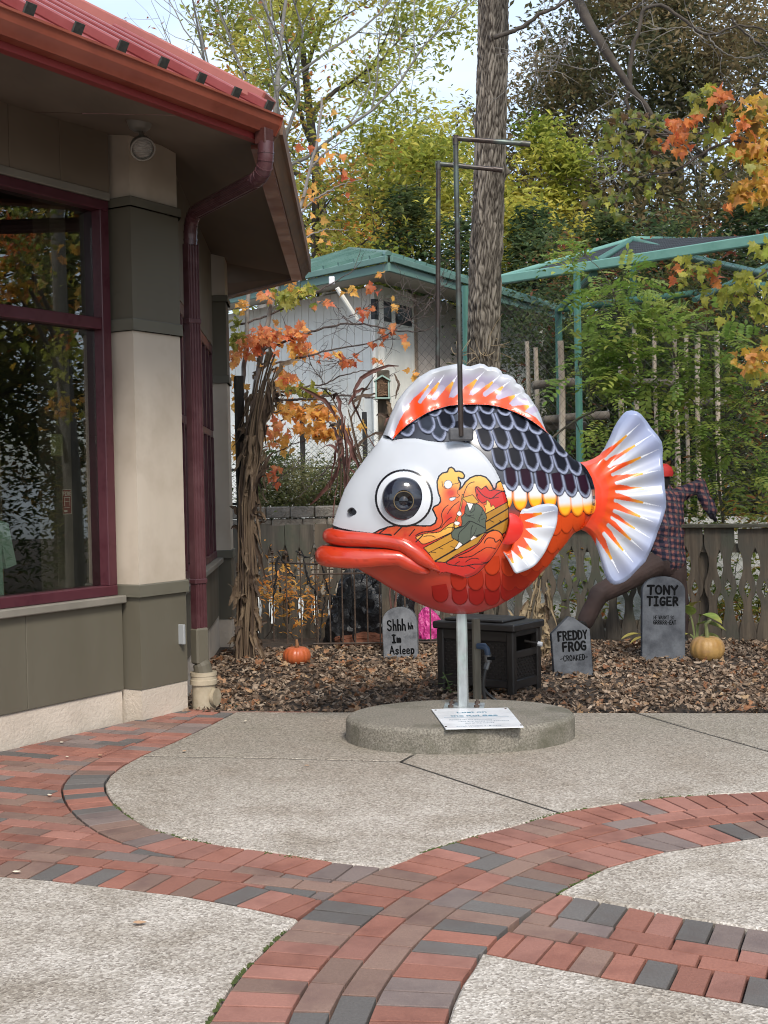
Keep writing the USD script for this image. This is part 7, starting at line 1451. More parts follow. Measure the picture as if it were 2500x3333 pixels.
# climbing logs inside
logm = mat('peeled_log', (0.32, 0.25, 0.18), (0.52, 0.44, 0.34), scale=6, rough=0.85, bump=0.5, bscale=30, stretch=(3, 3, 0.6), c3=(0.50, 0.44, 0.35)); logg = mat('grey_log', (0.12, 0.10, 0.08), (0.22, 0.19, 0.15), scale=6, rough=0.85, bump=0.5, bscale=30)
lr2 = random.Random(9)
for k, (x, y, w, Y) in enumerate(((860, 670, 17, 18.2), (975, 600, 13, 19.0), (1098, 665, 13, 18.6), (1165, 722, 13, 18.0), (1232, 722, 17, 17.6), (1350, 700, 17, 17.4), (415, 755, 21, 17.4), (216, 757, 15, 18.4), (268, 795, 15, 18.2), (775, 840, 17, 17.8), (1110, 880, 15, 17.8))):
    p = at(*Z8(x, y), Y); rr_k = w * 1.5 / 1.843 * Y / F * 0.62
    z = np.linspace(-1.2, p[2], 7); t = thing('log_post', f'upright peeled log in the aviary, {("pale tall one above the tail fin", "slim one left of the sapling crown centre", "slim pale one under the maple branch", "short one half hidden by sapling leaves", "pale one right of the aviary centre", "pale one at the far right behind saplings", "stout one left of the green front post", "thin leftmost one against the white siding", "second thin one from the white siding", "low one behind the sapling leaves", "short pale one beside the slim logs")[k]}', 'log', (p[0], p[1], -1.2), group=None)
    MB().tube(np.stack([p[0] + 0.01 * np.sin(z * 3 + k), np.full(7, Y), z], 1), rr_k * (1 + 0.08 * np.sin(z * 5 + k)), 10).build('trunk', logm, t, smooth=True)
for k, (x0, y0, x1, y1, Y, nm) in enumerate(((250, 1022, 492, 1002, 17.8, 'horizontal log rail beside the teal front post, upper left'), (730, 1012, 1145, 1010, 18.0, 'horizontal log rail behind the sapling, upper right'), (315, 1232, 700, 1200, 17.6, 'thick horizontal log above the fish back'), (1190, 1128, 1400, 1128, 17.6, 'short horizontal log behind the sapling stem'), (320, 1270, 560, 1262, 17.7, 'lower horizontal log behind the fish back'))):
    a, b = at(*Z8(x0, y0), Y), at(*Z8(x1, y1), Y + 0.2); t = thing('log_rail', nm, 'log', (a + b) / 2); MB().tube([a, (a + b) / 2 + (0, 0, 0.015), b], (0.06, 0.055, 0.06), 9).build('trunk', logg, t, smooth=True)
# ================================================================== TREES
def tube_set(mb, branches):
    for p, r in branches:
        s = 8 if r[0] > 0.06 else 5 if r[0] > 0.02 else 3; mb.tube(p, r, s, False)
def limb(rng, p0, d0, L, r0, r1, wob, up, n=9):
    p = [np.asarray(p0, float)]; d = np.asarray(d0, float); d = d / np.linalg.norm(d)
    for _ in range(n - 1):
        d = d + rng.normal(0, wob, 3) + (0, 0, up); d /= np.linalg.norm(d); p.append(p[-1] + d * L / (n - 1))
    return np.array(p), np.linspace(r0, r1, n), d
def skeleton(rng, base, H_, r0, levels=3, first=0.35, nb=(9, 5, 4), ratio=(0.5, 0.5, 0.45), angle=(55, 45, 45), wob=0.06, up=(0.02, 0.03, 0.0), lean=(0, 0)):
    out, tips = [], []
    def rec(p, r, lvl):
        L = np.r_[0, np.cumsum(np.linalg.norm(np.diff(p, axis=0), axis=1))][-1]
        if lvl >= levels: tips.extend(p[len(p) // 3:]); return
        for k in range(nb[lvl]):
            t = (first + (1 - first) * (k + rng.random()) / nb[lvl]) if lvl == 0 else (0.25 + 0.75 * (k + rng.random()) / nb[lvl]); x = t * (len(p) - 1); i = min(int(x), len(p) - 2); q = p[i] + (p[i + 1] - p[i]) * (x - i); d = p[i + 1] - p[i]; d /= np.linalg.norm(d); rr = r[i] * 0.6
            _, a, b = frame_of(d); ph = rng.uniform(0, 6.28) if lvl else k * 2.4 + rng.normal(0, .4); an = math.radians(angle[lvl] + rng.normal(0, 9)); dd = d * math.cos(an) + (a * math.cos(ph) + b * math.sin(ph)) * math.sin(an)
            l = L * ratio[lvl] * rng.uniform(0.7, 1.2) * (1.15 - 0.55 * t if lvl == 0 else 1); bp, br_, _ = limb(rng, q, dd, l, rr, max(0.003, rr * 0.25), wob * 1.6, up[min(lvl, 2)], 8); out.append((bp, br_)); rec(bp, br_, lvl + 1)
    tp, tr_, _ = limb(rng, base, (lean[0], lean[1], 1), H_, r0, r0 * 0.18, wob * 0.35, 0.02, 16); out.append((tp, tr_)); rec(tp, tr_, 0); return out, np.array(tips)
def leaf_cloud(rng, centres, n, size, colors, flat=0.5, spread=0.3, shape=0, weights=None, tone=0.35, nscale=0.8):
    """many small folded leaves round the twig ends; returns (mesh builder) with a colour for each leaf"""
    c = centres[rng.choice(len(centres), n, p=weights)] + rng.normal(0, spread, (n, 3)) * (1, 1, 0.75)
    s = size * rng.uniform(0.6, 1.3, n); nrm = rng.normal(0, 1, (n, 3)); nrm[:, 2] = np.abs(nrm[:, 2]) + flat * 2; nrm /= np.linalg.norm(nrm, axis=1, keepdims=True)
    a = np.cross(nrm, rng.normal(0, 1, (n, 3))); a /= np.linalg.norm(a, axis=1, keepdims=True) + 1e-9; b = np.cross(nrm, a); s_ = s[:, None]
    w = 0.42 if shape == 0 else 0.55
    v = np.stack([c - a * s_ * 0.5, c + b * s_ * w * 0.5 + nrm * s_ * 0.10, c + a * s_ * 0.5, c - b * s_ * w * 0.5 + nrm * s_ * 0.10], 1).reshape(-1, 3)
    i = np.arange(n) * 4; f = np.vstack([np.stack([i, i + 1, i + 2], 1), np.stack([i, i + 2, i + 3], 1)])
    K = np.asarray(colors, float); g = meshkit.fbm(c * nscale, 3, 11); t = np.clip((g - 0.5) * 2.6 + 0.5 + rng.normal(0, tone * 0.5, n), 0, 0.9999) * (len(K) - 1); k = t.astype(int); col = K[k] + (K[np.minimum(k + 1, len(K) - 1)] - K[k]) * (t - k)[:, None]; col *= rng.uniform(0.7, 1.3, (n, 1))
    return v, f, np.repeat(np.clip(col, 0, 1), 4, 0)
bark = mat('grey_bark', (0.075, 0.064, 0.052), (0.16, 0.14, 0.118), scale=9, rough=0.9, bump=0.8, bscale=30, stretch=(2, 2, 0.35)); bark_d = mat('dark_bark', (0.035, 0.028, 0.022), (0.08, 0.066, 0.052), scale=9, rough=0.9, bump=0.6, bscale=30); bark_p = mat('pale_twig', (0.13, 0.12, 0.105), (0.21, 0.195, 0.175), scale=9, rough=0.85)
leaf_p = paint_mat('leaf_paint', rough=0.55, coat=0.0, leaf=0.5, spec=0.35)
def plant_tree(name, label, cat, base, sk, leaves, bm):
    t = thing(name, label, cat, base); br_, tips = sk
    lim = min(0.05, br_[0][1][0] * 0.9); big_ = [(p, r) for p, r in br_ if r[0] > lim]; small = [(p, r) for p, r in br_ if r[0] <= lim]
    mb = MB(); tube_set(mb, big_); mb.build('trunk', bm, t, smooth=True)
    if small: mb = MB(); tube_set(mb, small); mb.build('twigs', bm, t, kind='stuff')
    if leaves: v, f, c = leaves; put('crown', (v, f), leaf_p, t, cd=c, kind='stuff')
    return t
YG = [(0.22, 0.25, 0.045), (0.36, 0.38, 0.08), (0.50, 0.48, 0.11), (0.58, 0.48, 0.11)]
GO = [(0.12, 0.15, 0.03), (0.24, 0.25, 0.05), (0.42, 0.30, 0.06), (0.52, 0.19, 0.04)]
LIME = [(0.14, 0.19, 0.03), (0.33, 0.36, 0.06), (0.52, 0.48, 0.09), (0.60, 0.52, 0.11)]
BROWN = [(0.075, 0.08, 0.035), (0.14, 0.118, 0.052), (0.21, 0.15, 0.07), (0.265, 0.185, 0.085)]
DKG = [(0.026, 0.046, 0.02), (0.05, 0.08, 0.032), (0.085, 0.12, 0.045), (0.13, 0.155, 0.058)]
def base_at(x, Y): p = at(x, 1100, Y); return np.array([p[0], Y, gz(p[0], Y)])
def H_to(b, y, Y): return at(830, y, Y)[2] - b[2]
rng = np.random.default_rng(31)
# yellow-green maple left of the big trunk
b = base_at(748, 33); sk = skeleton(rng, b, H_to(b, -60, 33), 0.30, 3, 0.22, (15, 6, 4), (0.33, 0.5, 0.5), (52, 45, 45), 0.06); plant_tree('maple_tree', 'tall yellow green maple rising behind the pale building, left of the big trunk', 'tree', b, sk, leaf_cloud(rng, sk[1], 34000, 0.19, YG, 0.4, 0.36, nscale=0.5), bark_d)
b = base_at(690, 30); sk = skeleton(rng, b, H_to(b, 330, 30), 0.14, 3, 0.35, (10, 5, 4), (0.42, 0.5, 0.45), (58, 45, 45), 0.07); plant_tree('maple_tree', 'small orange and yellow maple just above the left end of the green roof', 'tree', b, sk, leaf_cloud(rng, sk[1], 6000, 0.16, GO, 0.4, 0.28, nscale=0.9), bark_d)
# bare grey tree over the shop roof
b = base_at(560, 27); sk = skeleton(rng, b, H_to(b, -120, 27), 0.17, 3, 0.40, (11, 6, 5), (0.50, 0.55, 0.5), (48, 40, 45), 0.09, (0.05, 0.05, 0.02), (-0.06, 0)); plant_tree('bare_tree', 'nearly leafless grey tree with fine twigs above the shop roof', 'tree', b, sk, leaf_cloud(rng, sk[1], 420, 0.13, [(0.30, 0.09, 0.05), (0.42, 0.20, 0.09)], 0.3, 0.2), bark_p)
# lime tree, hemlocks and the beech to the right
b = base_at(930, 30); sk = skeleton(rng, b, H_to(b, 420, 30), 0.16, 3, 0.2, (13, 5, 4), (0.36, 0.5, 0.5), (60, 45, 45), 0.06); plant_tree('maple_tree', 'pale yellow green tree directly left of the big trunk behind the copper rods', 'tree', b, sk, leaf_cloud(rng, sk[1], 17000, 0.18, YG[0:1] + LIME[1:], 0.4, 0.30, nscale=0.7), bark_d)
b = base_at(1145, 29); sk = skeleton(rng, b, H_to(b, 345, 29), 0.15, 3, 0.3, (14, 5, 4), (0.19, 0.5, 0.5), (60, 45, 45), 0.06); plant_tree('maple_tree', 'bright lime yellow tree directly right of the big trunk', 'tree', b, sk, leaf_cloud(rng, sk[1], 15000, 0.18, LIME, 0.4, 0.26, nscale=0.7), bark_d)
b = base_at(1470, 34); sk = skeleton(rng, b, H_to(b, 120, 34), 0.34, 3, 0.16, (20, 7, 4), (0.46, 0.5, 0.45), (56, 45, 40), 0.05); plant_tree('beech_tree', 'broad brown leaved beech behind the aviary at the upper right', 'tree', b, sk, leaf_cloud(rng, sk[1], 60000, 0.19, BROWN, 0.3, 0.40, nscale=0.45), bark_d)
b = base_at(1300, 36); sk = skeleton(rng, b, H_to(b, 400, 36), 0.22, 3, 0.15, (16, 6, 4), (0.40, 0.5, 0.45), (60, 45, 40), 0.05); plant_tree('beech_tree', 'lower olive brown tree between the lime yellow tree and the broad beech', 'tree', b, sk, leaf_cloud(rng, sk[1], 26000, 0.18, [BROWN[0], (0.06, 0.06, 0.022), BROWN[1], (0.12, 0.11, 0.035)], 0.3, 0.34, nscale=0.6), bark_d)
def hemlock(x, ytop, Y, label, n, w=0.26, cols=DKG):
    b = base_at(x, Y); H_ = H_to(b, ytop, Y); r = rng; tp, tr_, _ = limb(r, b, (0, 0, 1), H_, 0.16, 0.01, 0.01, 0.05, 14); br_ = [(tp, tr_)]; C = []
    for k in range(90):
        t = 0.04 + 0.95 * (k + r.random()) / 90; x_ = t * 13; i = min(int(x_), 12); q = tp[i] + (tp[i + 1] - tp[i]) * (x_ - i); ph = k * 2.4; L = H_ * w * (1 - t) ** 0.75 * r.uniform(0.7, 1.2) + 0.2; p, rr, _ = limb(r, q, (math.cos(ph), math.sin(ph), 0.12), L, 0.02, 0.004, 0.06, -0.06, 8); br_.append((p, rr)); C.extend(p[1:]); C.extend(p[3:])
    C = np.array(C); v, f, c = leaf_cloud(r, C, n, 0.17, cols, 1.2, 0.16, nscale=1.3); plant_tree('hemlock_tree', label, 'tree', b, (br_, C), (v, f, c), bark_d)
hemlock(905, 395, 27, 'dark green hemlock over the roof between the two copper rods', 9000, 0.24)
hemlock(1010, 470, 26, 'low dark hemlock half hidden by the big trunk', 6000, 0.26)
hemlock(1180, 455, 26, 'dark hemlock right of the trunk behind the aviary edge', 11000, 0.34)
hemlock(1330, 470, 27, 'dark hemlock behind the aviary peak', 12000, 0.38)
hemlock(1470, 500, 25, 'dark hemlock behind the right half of the aviary', 12000, 0.40)
hemlock(1640, 430, 26, 'dark hemlock at the far right behind the aviary', 12000, 0.38)
b = base_at(1390, 22); sk = skeleton(rng, b, H_to(b, 640, 22), 0.06, 3, 0.15, (12, 5, 4), (0.45, 0.5, 0.5), (60, 45, 45), 0.07); plant_tree('sumac_shrub', 'green shrub with red tinged leaves inside the aviary', 'shrub', b, sk, leaf_cloud(rng, sk[1], 9000, 0.12, [DKG[1], DKG[2], (0.12, 0.14, 0.04), (0.26, 0.075, 0.04)], 0.5, 0.3, nscale=1.0), bark_d)
b = base_at(1560, 21); sk = skeleton(rng, b, H_to(b, 690, 21), 0.06, 3, 0.15, (12, 5, 4), (0.50, 0.5, 0.5), (60, 45, 45), 0.07); plant_tree('sumac_shrub', 'leafy shrub with orange patches at the right inside the aviary', 'shrub', b, sk, leaf_cloud(rng, sk[1], 9000, 0.12, [DKG[1], DKG[2], (0.14, 0.16, 0.045), (0.32, 0.12, 0.04)], 0.5, 0.3, nscale=1.0), bark_d)
b = base_at(1240, 22); sk = skeleton(rng, b, H_to(b, 760, 22), 0.05, 3, 0.12, (12, 5, 4), (0.5, 0.5, 0.5), (60, 45, 45), 0.07); plant_tree('sumac_shrub', 'dark green shrub inside the aviary behind the log posts', 'shrub', b, sk, leaf_cloud(rng, sk[1], 8000, 0.11, DKG, 0.5, 0.3, nscale=1.2), bark_d)
# far woodland closing the view
far = []
for k in range(16):
    X = -30 + 4.4 * k + rng.normal(0, 1); Y = 58 + rng.normal(0, 4); H_ = rng.uniform(6.5, 9.5); n = 2600; th_, ph_ = rng.uniform(0, 6.28, n), np.arccos(rng.uniform(-1, 1, n)); rad = rng.uniform(0.55, 1, n) ** 0.5
    far.append(np.stack([X + 3.4 * rad * np.sin(ph_) * np.cos(th_), Y + 3 * rad * np.sin(ph_) * np.sin(th_), -1.5 + H_ * 0.5 + H_ * 0.55 * rad * np.cos(ph_)], 1))
far = np.vstack(far); v, f, c = leaf_cloud(rng, far, 42000, 0.55, [(0.07, 0.09, 0.03), (0.13, 0.14, 0.04), (0.20, 0.17, 0.05), (0.22, 0.11, 0.04)], 0.3, 0.15, nscale=0.12); put('far_woodland', (v, f), leaf_p, cd=c, kind='stuff', label='distant autumn woodland filling the gaps between the nearer trees', cat='woodland')
# ================================================================== NEAR TREES AND BRANCHES
def stars(rng, pos, size, cols, hang=0.6, face=(0, -1, 0.4), jit=0.9):
    """maple leaves as real lobed blades: one mesh, one colour per leaf"""
    base, tri = star_leaf(1.0, 0.35, 0.5); n = len(pos); m = len(base)
    up = rng.normal(0, jit, (n, 3)) + np.asarray(face, float) * 1.2; up /= np.linalg.norm(up, axis=1, keepdims=True)
    ax = rng.normal(0, 0.7, (n, 3)) + (0, 0, -hang); ax -= up * (ax * up).sum(1, keepdims=True); ax /= np.linalg.norm(ax, axis=1, keepdims=True) + 1e-9; sd2 = np.cross(ax, up)
    s = (size * rng.uniform(0.65, 1.2, n))[:, None, None]; cup = rng.uniform(0.2, 1.6, n)[:, None, None]
    v = pos[:, None] + s * (base[None, :, :1] * sd2[:, None] + base[None, :, 1:2] * ax[:, None] + base[None, :, 2:3] * cup * up[:, None]); f = (tri[None] + (np.arange(n) * m)[:, None, None]).reshape(-1, 3)
    c = np.repeat(np.clip(cols, 0, 1)[:, None], m, 1) * (1 + 0.25 * rng.normal(0, 0.5, (n, m, 1)))
    return v.reshape(-1, 3), f, np.clip(c.reshape(-1, 3), 0, 1)
def pick_col(rng, n, ramp, noise=0.12):
    K = np.asarray(ramp, float); t = rng.random(n) * (len(K) - 1) * 0.9999; k = t.astype(int); return (K[k] + (K[k + 1] - K[k]) * (t - k)[:, None]) * rng.uniform(1 - noise * 2, 1 + noise * 2, (n, 1))
maple_p = paint_mat('maple_leaf_paint', rough=0.45, coat=0.0, leaf=0.55, spec=0.4)
# --- the big trunk
def big_trunk():
    YT = 13.9; pts = np.array([at(x, y, YT) for x, y in ((1040, 1000), (1042, 880), (1044, 790), (1046, 720), (1048, 600), (1053, 480), (1058, 360), (1061, 240), (1064, 120), (1066, 0), (1064, -160))]); pts = np.vstack([[pts[0, 0] - 0.02, YT, gz(pts[0, 0], YT) - 0.1], pts])
    rad = np.array([0.21, 0.178, 0.170, 0.166, 0.172, 0.176, 0.172, 0.166, 0.163, 0.163, 0.160, 0.155])
    n, S = 640, 200; u = np.linspace(0, 1, n); P = spline(pts, n); R = np.interp(u, np.linspace(0, 1, len(rad)), rad); a = np.linspace(0, 2 * np.pi, S, endpoint=False)
    A, ZZ = np.meshgrid(a, P[:, 2]); q = np.stack([np.cos(A) * 3.4, np.sin(A) * 3.4, ZZ * 0.9], -1); w1_ = meshkit.fbm(q, 3, 2)
    # bark: long plates parted by dark furrows that wander and join
    br = np.random.default_rng(6); C_ = 2 * np.pi * 0.17; Hh = P[-1, 2] - P[0, 2]; ns = int(C_ * Hh * 0.16 / (0.026 * 0.026)); sp = np.c_[br.uniform(0, C_, ns), br.uniform(0, Hh * 0.16, ns)]; sp = np.vstack([sp, sp + (C_, 0), sp - (C_, 0)])
    wob = 0.09 * (meshkit.fbm(np.stack([np.cos(A) * 2.2, np.sin(A) * 2.2, ZZ * 3.2], -1), 3, 8) - 0.5) + 0.02 * (meshkit.noise(np.stack([np.cos(A) * 6, np.sin(A) * 6, ZZ * 9], -1), 1) - 0.5)
    dd_, ii_ = cKDTree(sp).query(np.stack([(A * 0.17 + wob).ravel(), ((ZZ - P[0, 2]) * 0.16 + wob * 0.5).ravel()], 1), 2); gap = (dd_[:, 1] - dd_[:, 0]).reshape(A.shape) / 0.026
    rid = np.clip(gap * 1.6, 0, 1); rid2 = meshkit.fbm(np.stack([np.cos(A) * 16, np.sin(A) * 16, ZZ * 22], -1), 3, 3); tone_ = meshkit.noise(np.stack([ii_[:, 0] * 0.37, ii_[:, 0] * 0.11, 0.0 * dd_[:, 0]], -1), 5).reshape(A.shape)
    rel = 0.016 * rid + 0.008 * (rid2 - 0.5) + 0.014 * (w1_ - 0.5) - 0.010
    for (y, ang, s, h) in ((655, -1.9, 0.10, 0.03), (730, -2.2, 0.09, 0.03), (370, 0.1, 0.07, 0.05), (90, -1.75, 0.05, 0.04), (260, 3.0, 0.08, 0.03), (540, -0.3, 0.07, 0.02)):
        z0 = at(1050, y, YT)[2]; da = (A - ang + np.pi) % (2 * np.pi) - np.pi; d2 = (da * 0.165) ** 2 + (ZZ - z0) ** 2; rel += h * np.exp(-d2 / s ** 2 * 2.0) * (1 + 1.2 * (meshkit.noise(np.stack([A * 9, ZZ * 14, A * 0], -1), 6) - 0.5))
    Rr = R[:, None] + rel; V = np.stack([P[:, None, 0] + Rr * np.cos(A), P[:, None, 1] + Rr * np.sin(A), ZZ], -1).reshape(-1, 3); i, j = np.meshgrid(np.arange(n - 1), np.arange(S), indexing='ij'); j2 = (j + 1) % S; f = np.stack([i * S + j, i * S + j2, (i + 1) * S + j2, (i + 1) * S + j], -1).reshape(-1, 4)
    depth = np.clip(rid * 0.9 + (rid2 - 0.5) * 1.0 + 0.08, 0, 1).reshape(-1); col = lerp(np.array((0.020, 0.015, 0.011)), np.array((0.235, 0.205, 0.165)), depth) * (0.75 + 0.35 * w1_ + 0.18 * tone_).reshape(-1, 1)
    t = thing('tree', 'large straight furrowed tree trunk rising behind the fish to the top of the picture', 'tree', pts[0]); put('trunk', (V, f), paint_mat('bark_paint', rough=0.9, coat=0.0, bump=0.6, bscale=90, spec=0.2), t, smooth=True, cd=col)
    bmx = bark; k = 0
    # the bare limb that arches over at the upper right, and its twigs
    L1 = [(1060, -260, 13.9), (1130, -190, 13.2), (1205, -90, 12.4), (1248, 0, 12.0), (1275, 55, 11.9), (1300, 95, 11.8), (1335, 150, 11.8), (1366, 196, 11.8), (1395, 228, 11.8), (1418, 268, 11.8), (1470, 300, 11.8), (1520, 330, 11.9)]
    rl = [0.085, 0.08, 0.074, 0.068, 0.062, 0.057, 0.051, 0.046, 0.038, 0.028, 0.020, 0.012]
    MB().tube(spline(np.array([at(x, y, Y) for x, y, Y in L1]), 60), np.interp(np.linspace(0, 1, 60), np.linspace(0, 1, 12), rl), 10, False).build('limb', bark_d, t, smooth=True)
    subs = [([(1366, 196), (1352, 215), (1362, 240), (1345, 258), (1360, 272), (1400, 282), (1450, 300), (1500, 330)], 0.020, 0.008), ([(1360, 185), (1363, 130), (1378, 70), (1390, 22), (1420, 10), (1470, 38), (1530, 75), (1600, 55), (1659, 70)], 0.024, 0.007), ([(1066, 80), (1120, 62), (1160, 35), (1220, 5), (1260, -30)], 0.022, 0.012), ([(1310, 60), (1360, 25), (1420, -20)], 0.013, 0.008), ([(1348, 262), (1340, 300), (1345, 330), (1338, 370)], 0.008, 0.004), ([(1400, 282), (1380, 320), (1350, 345)], 0.006, 0.003), ([(1450, 300), (1490, 330), (1520, 370), (1560, 385)], 0.007, 0.003), ([(1530, 75), (1480, 60), (1430, 62), (1400, 45)], 0.007, 0.003), ([(1530, 75), (1560, 110), (1600, 125), (1640, 120)], 0.007, 0.003), ([(1490, 250), (1530, 235), (1580, 225), (1630, 215)], 0.006, 0.003), ([(1418, 268), (1470, 262), (1530, 280), (1600, 270)], 0.007, 0.003), ([(1580, 40), (1620, 80), (1659, 105), (1700, 120)], 0.012, 0.01), ([(1160, 35), (1180, 80), (1170, 120), (1140, 150)], 0.005, 0.002), ([(1220, 5), (1235, 60), (1215, 110)], 0.005, 0.002), ([(1120, 62), (1150, 90), (1155, 130), (1130, 160)], 0.005, 0.002), ([(1320, 120), (1270, 150), (1220, 140), (1160, 110)], 0.006, 0.002), ([(1340, 160), (1330, 200), (1300, 230)], 0.005, 0.002)]
    rg = np.random.default_rng(77)
    for p, r0, r1 in subs:
        q = np.array([at(x, y, 11.8) for x, y in p]); MB().tube(spline(q, 30) + rg.normal(0, 0.004, (30, 3)), np.linspace(r0, r1, 30), 6, False).build('branch', bark_d if r0 > 0.01 else bark_p, t, smooth=True)
    mb = MB(); 
    for p, r0, r1 in subs:
        q = spline(np.array([at(x, y, 11.8) for x, y in p]), 30)
        for _ in range(5 if len(p) < 5 else 9):
            i = rg.integers(4, 29); d = q[i] - q[i - 1]; d = d / np.linalg.norm(d) + rg.normal(0, .8, 3); tp, tr_, e = limb(rg, q[i], d, rg.uniform(0.2, 0.6), 0.0045, 0.0018, 0.25, 0.02, 7); mb.tube(tp, tr_, 3, False)
            for _ in range(2): k = rg.integers(2, 6); tp2, tr2, _ = limb(rg, tp[k], e + rg.normal(0, .7, 3), rg.uniform(0.1, 0.3), 0.0028, 0.0014, 0.3, 0.0, 5); mb.tube(tp2, tr2, 3, False)
    mb.build('twigs', bark_p, t, kind='stuff')
    # knots and dry creeper at the foot
    mb = MB()
    for _ in range(46):
        a_ = rg.uniform(0, 6.28); z0 = at(1045, rg.uniform(740, 800), YT)[2]; c = np.array([P[60, 0] + 0.19 * math.cos(a_), YT + 0.19 * math.sin(a_), z0]); q = np.array([c, c + rg.normal(0, .05, 3), c + rg.normal(0, .09, 3) + (0.03 * math.cos(a_), 0.03 * math.sin(a_), 0.02)]); mb.tube(spline(q, 7), 0.0035, 3, False)
    mb.build('creeper_stems', straw[0], t, kind='stuff')
big_trunk()
# --- young red maple behind the corn stalks: grey stems, level branches, orange leaves
rg = np.random.default_rng(41); YS = 14.1
sap = thing('maple_sapling', 'slender maple with orange leaves on level branches between the corn stalks and the pale building', 'tree', base_at(545, YS))
P7 = lambda pts, Y=YS, dy=0.0: np.array([at(*Z7(x, y), Y + dy * k) for k, (x, y) in enumerate(pts)])
stems = [([(178, 2150), (180, 1600), (182, 1000), (212, 640), (225, 330), (250, 150)], 0.032, 0.022), ([(260, 2150), (250, 1500), (265, 1000), (300, 800), (375, 440), (412, 285), (480, 60), (560, -200), (640, -520), (700, -760), (720, -1000)], 0.042, 0.012), ([(640, -520), (760, -640), (900, -720)], 0.014, 0.005), ([(560, -200), (700, -330), (880, -420), (1000, -450)], 0.014, 0.004), ([(480, 60), (620, -60), (760, -110), (900, -100)], 0.012, 0.004)]
brs = [([(265, 1000), (360, 1045), (500, 1040), (640, 1035), (760, 1010), (950, 1015), (1090, 1025)], 0.018, 0.010), ([(268, 980), (360, 990), (480, 985), (600, 955), (740, 930), (870, 870), (1000, 845), (1100, 860), (1200, 880)], 0.014, 0.004), ([(300, 800), (480, 780), (640, 740), (840, 690), (1060, 650), (1220, 560), (1400, 440), (1490, 360), (1560, 300)], 0.013, 0.004), ([(330, 700), (440, 660), (620, 590), (800, 540), (940, 525), (1070, 540), (1220, 572), (1390, 575), (1480, 540)], 0.015, 0.006),
       ([(100, 550), (240, 510), (360, 470), (560, 370), (720, 290), (870, 210), (960, 150)], 0.014, 0.004), ([(340, 1150), (480, 1110), (640, 1090), (780, 1060), (900, 1075)], 0.008, 0.003), ([(330, 1230), (460, 1180), (560, 1130), (700, 1180), (830, 1200)], 0.007, 0.003), ([(400, 1400), (560, 1330), (700, 1290), (880, 1310), (1010, 1360)], 0.006, 0.003), ([(740, 960), (860, 1000), (930, 1010)], 0.006, 0.002), ([(740, 930), (700, 880), (640, 800), (560, 770)], 0.006, 0.002), ([(1070, 650), (1000, 700), (900, 760), (800, 780), (690, 770)], 0.005, 0.002), ([(1220, 560), (1330, 500), (1420, 480), (1560, 470)], 0.006, 0.002), ([(940, 525), (860, 470), (830, 420)], 0.005, 0.002), ([(1060, 650), (1130, 600), (1150, 520)], 0.005, 0.002), ([(900, 480), (980, 440), (1090, 380), (1200, 350)], 0.005, 0.002), ([(1390, 575), (1300, 420), (1330, 330), (1420, 250)], 0.006, 0.002), ([(1480, 370), (1500, 300), (1570, 260)], 0.005, 0.002), ([(1400, 440), (1350, 380), (1250, 330)], 0.005, 0.002), ([(760, 1700), (900, 1480), (1000, 1440), (1120, 1450)], 0.005, 0.002), ([(560, 1700), (700, 1560), (860, 1420)], 0.005, 0.002), ([(380, 1640), (520, 1500), (640, 1450)], 0.005, 0.002)]
for p, r0, r1 in stems: q = spline(P7(p), 40); MB().tube(q + rg.normal(0, .004, q.shape), np.linspace(r0, r1, 40), 8, False).build('stem', mat('grey_stem', (0.15, 0.14, 0.125), (0.26, 0.245, 0.225), scale=9, rough=0.85), sap, smooth=True)
tw = MB(); bm_ = mat('maple_branch', (0.045, 0.034, 0.030), (0.095, 0.072, 0.062), scale=15, rough=0.8)
for k, (p, r0, r1) in enumerate(brs):
    q = spline(P7(p, YS - 0.25 + 0.06 * (k % 5)), 40); q = q + rg.normal(0, .005, q.shape); MB().tube(q, np.linspace(r0, r1, 40), 6, False).build('branch', bm_, sap, smooth=True)
    for _ in range(9):
        i = rg.integers(6, 39); d = q[i] - q[i - 1]; d = d / np.linalg.norm(d) + np.array([rg.normal(0, .5), rg.normal(0, .5), rg.normal(0.1, .6)]); tp, tr_, e = limb(rg, q[i], d, rg.uniform(0.12, 0.45), 0.004, 0.0016, 0.22, 0.02, 7); tw.tube(tp, tr_, 3, False)
        k2 = rg.integers(2, 6); tp2, tr2, _ = limb(rg, tp[k2], e + rg.normal(0, .7, 3), rg.uniform(0.08, 0.22), 0.0025, 0.0013, 0.3, 0.0, 5); tw.tube(tp2, tr2, 3, False)
tw.build('twigs', bm_, sap, kind='stuff')
PINK = [(0.70, 0.19, 0.09), (0.80, 0.30, 0.13), (0.80, 0.40, 0.12)]; GOLD = [(0.74, 0.37, 0.08), (0.80, 0.46, 0.11), (0.78, 0.30, 0.08)]; GRN = [(0.20, 0.24, 0.04), (0.34, 0.34, 0.06), (0.42, 0.36, 0.07)]; RST = [(0.46, 0.09, 0.04), (0.56, 0.20, 0.07)]
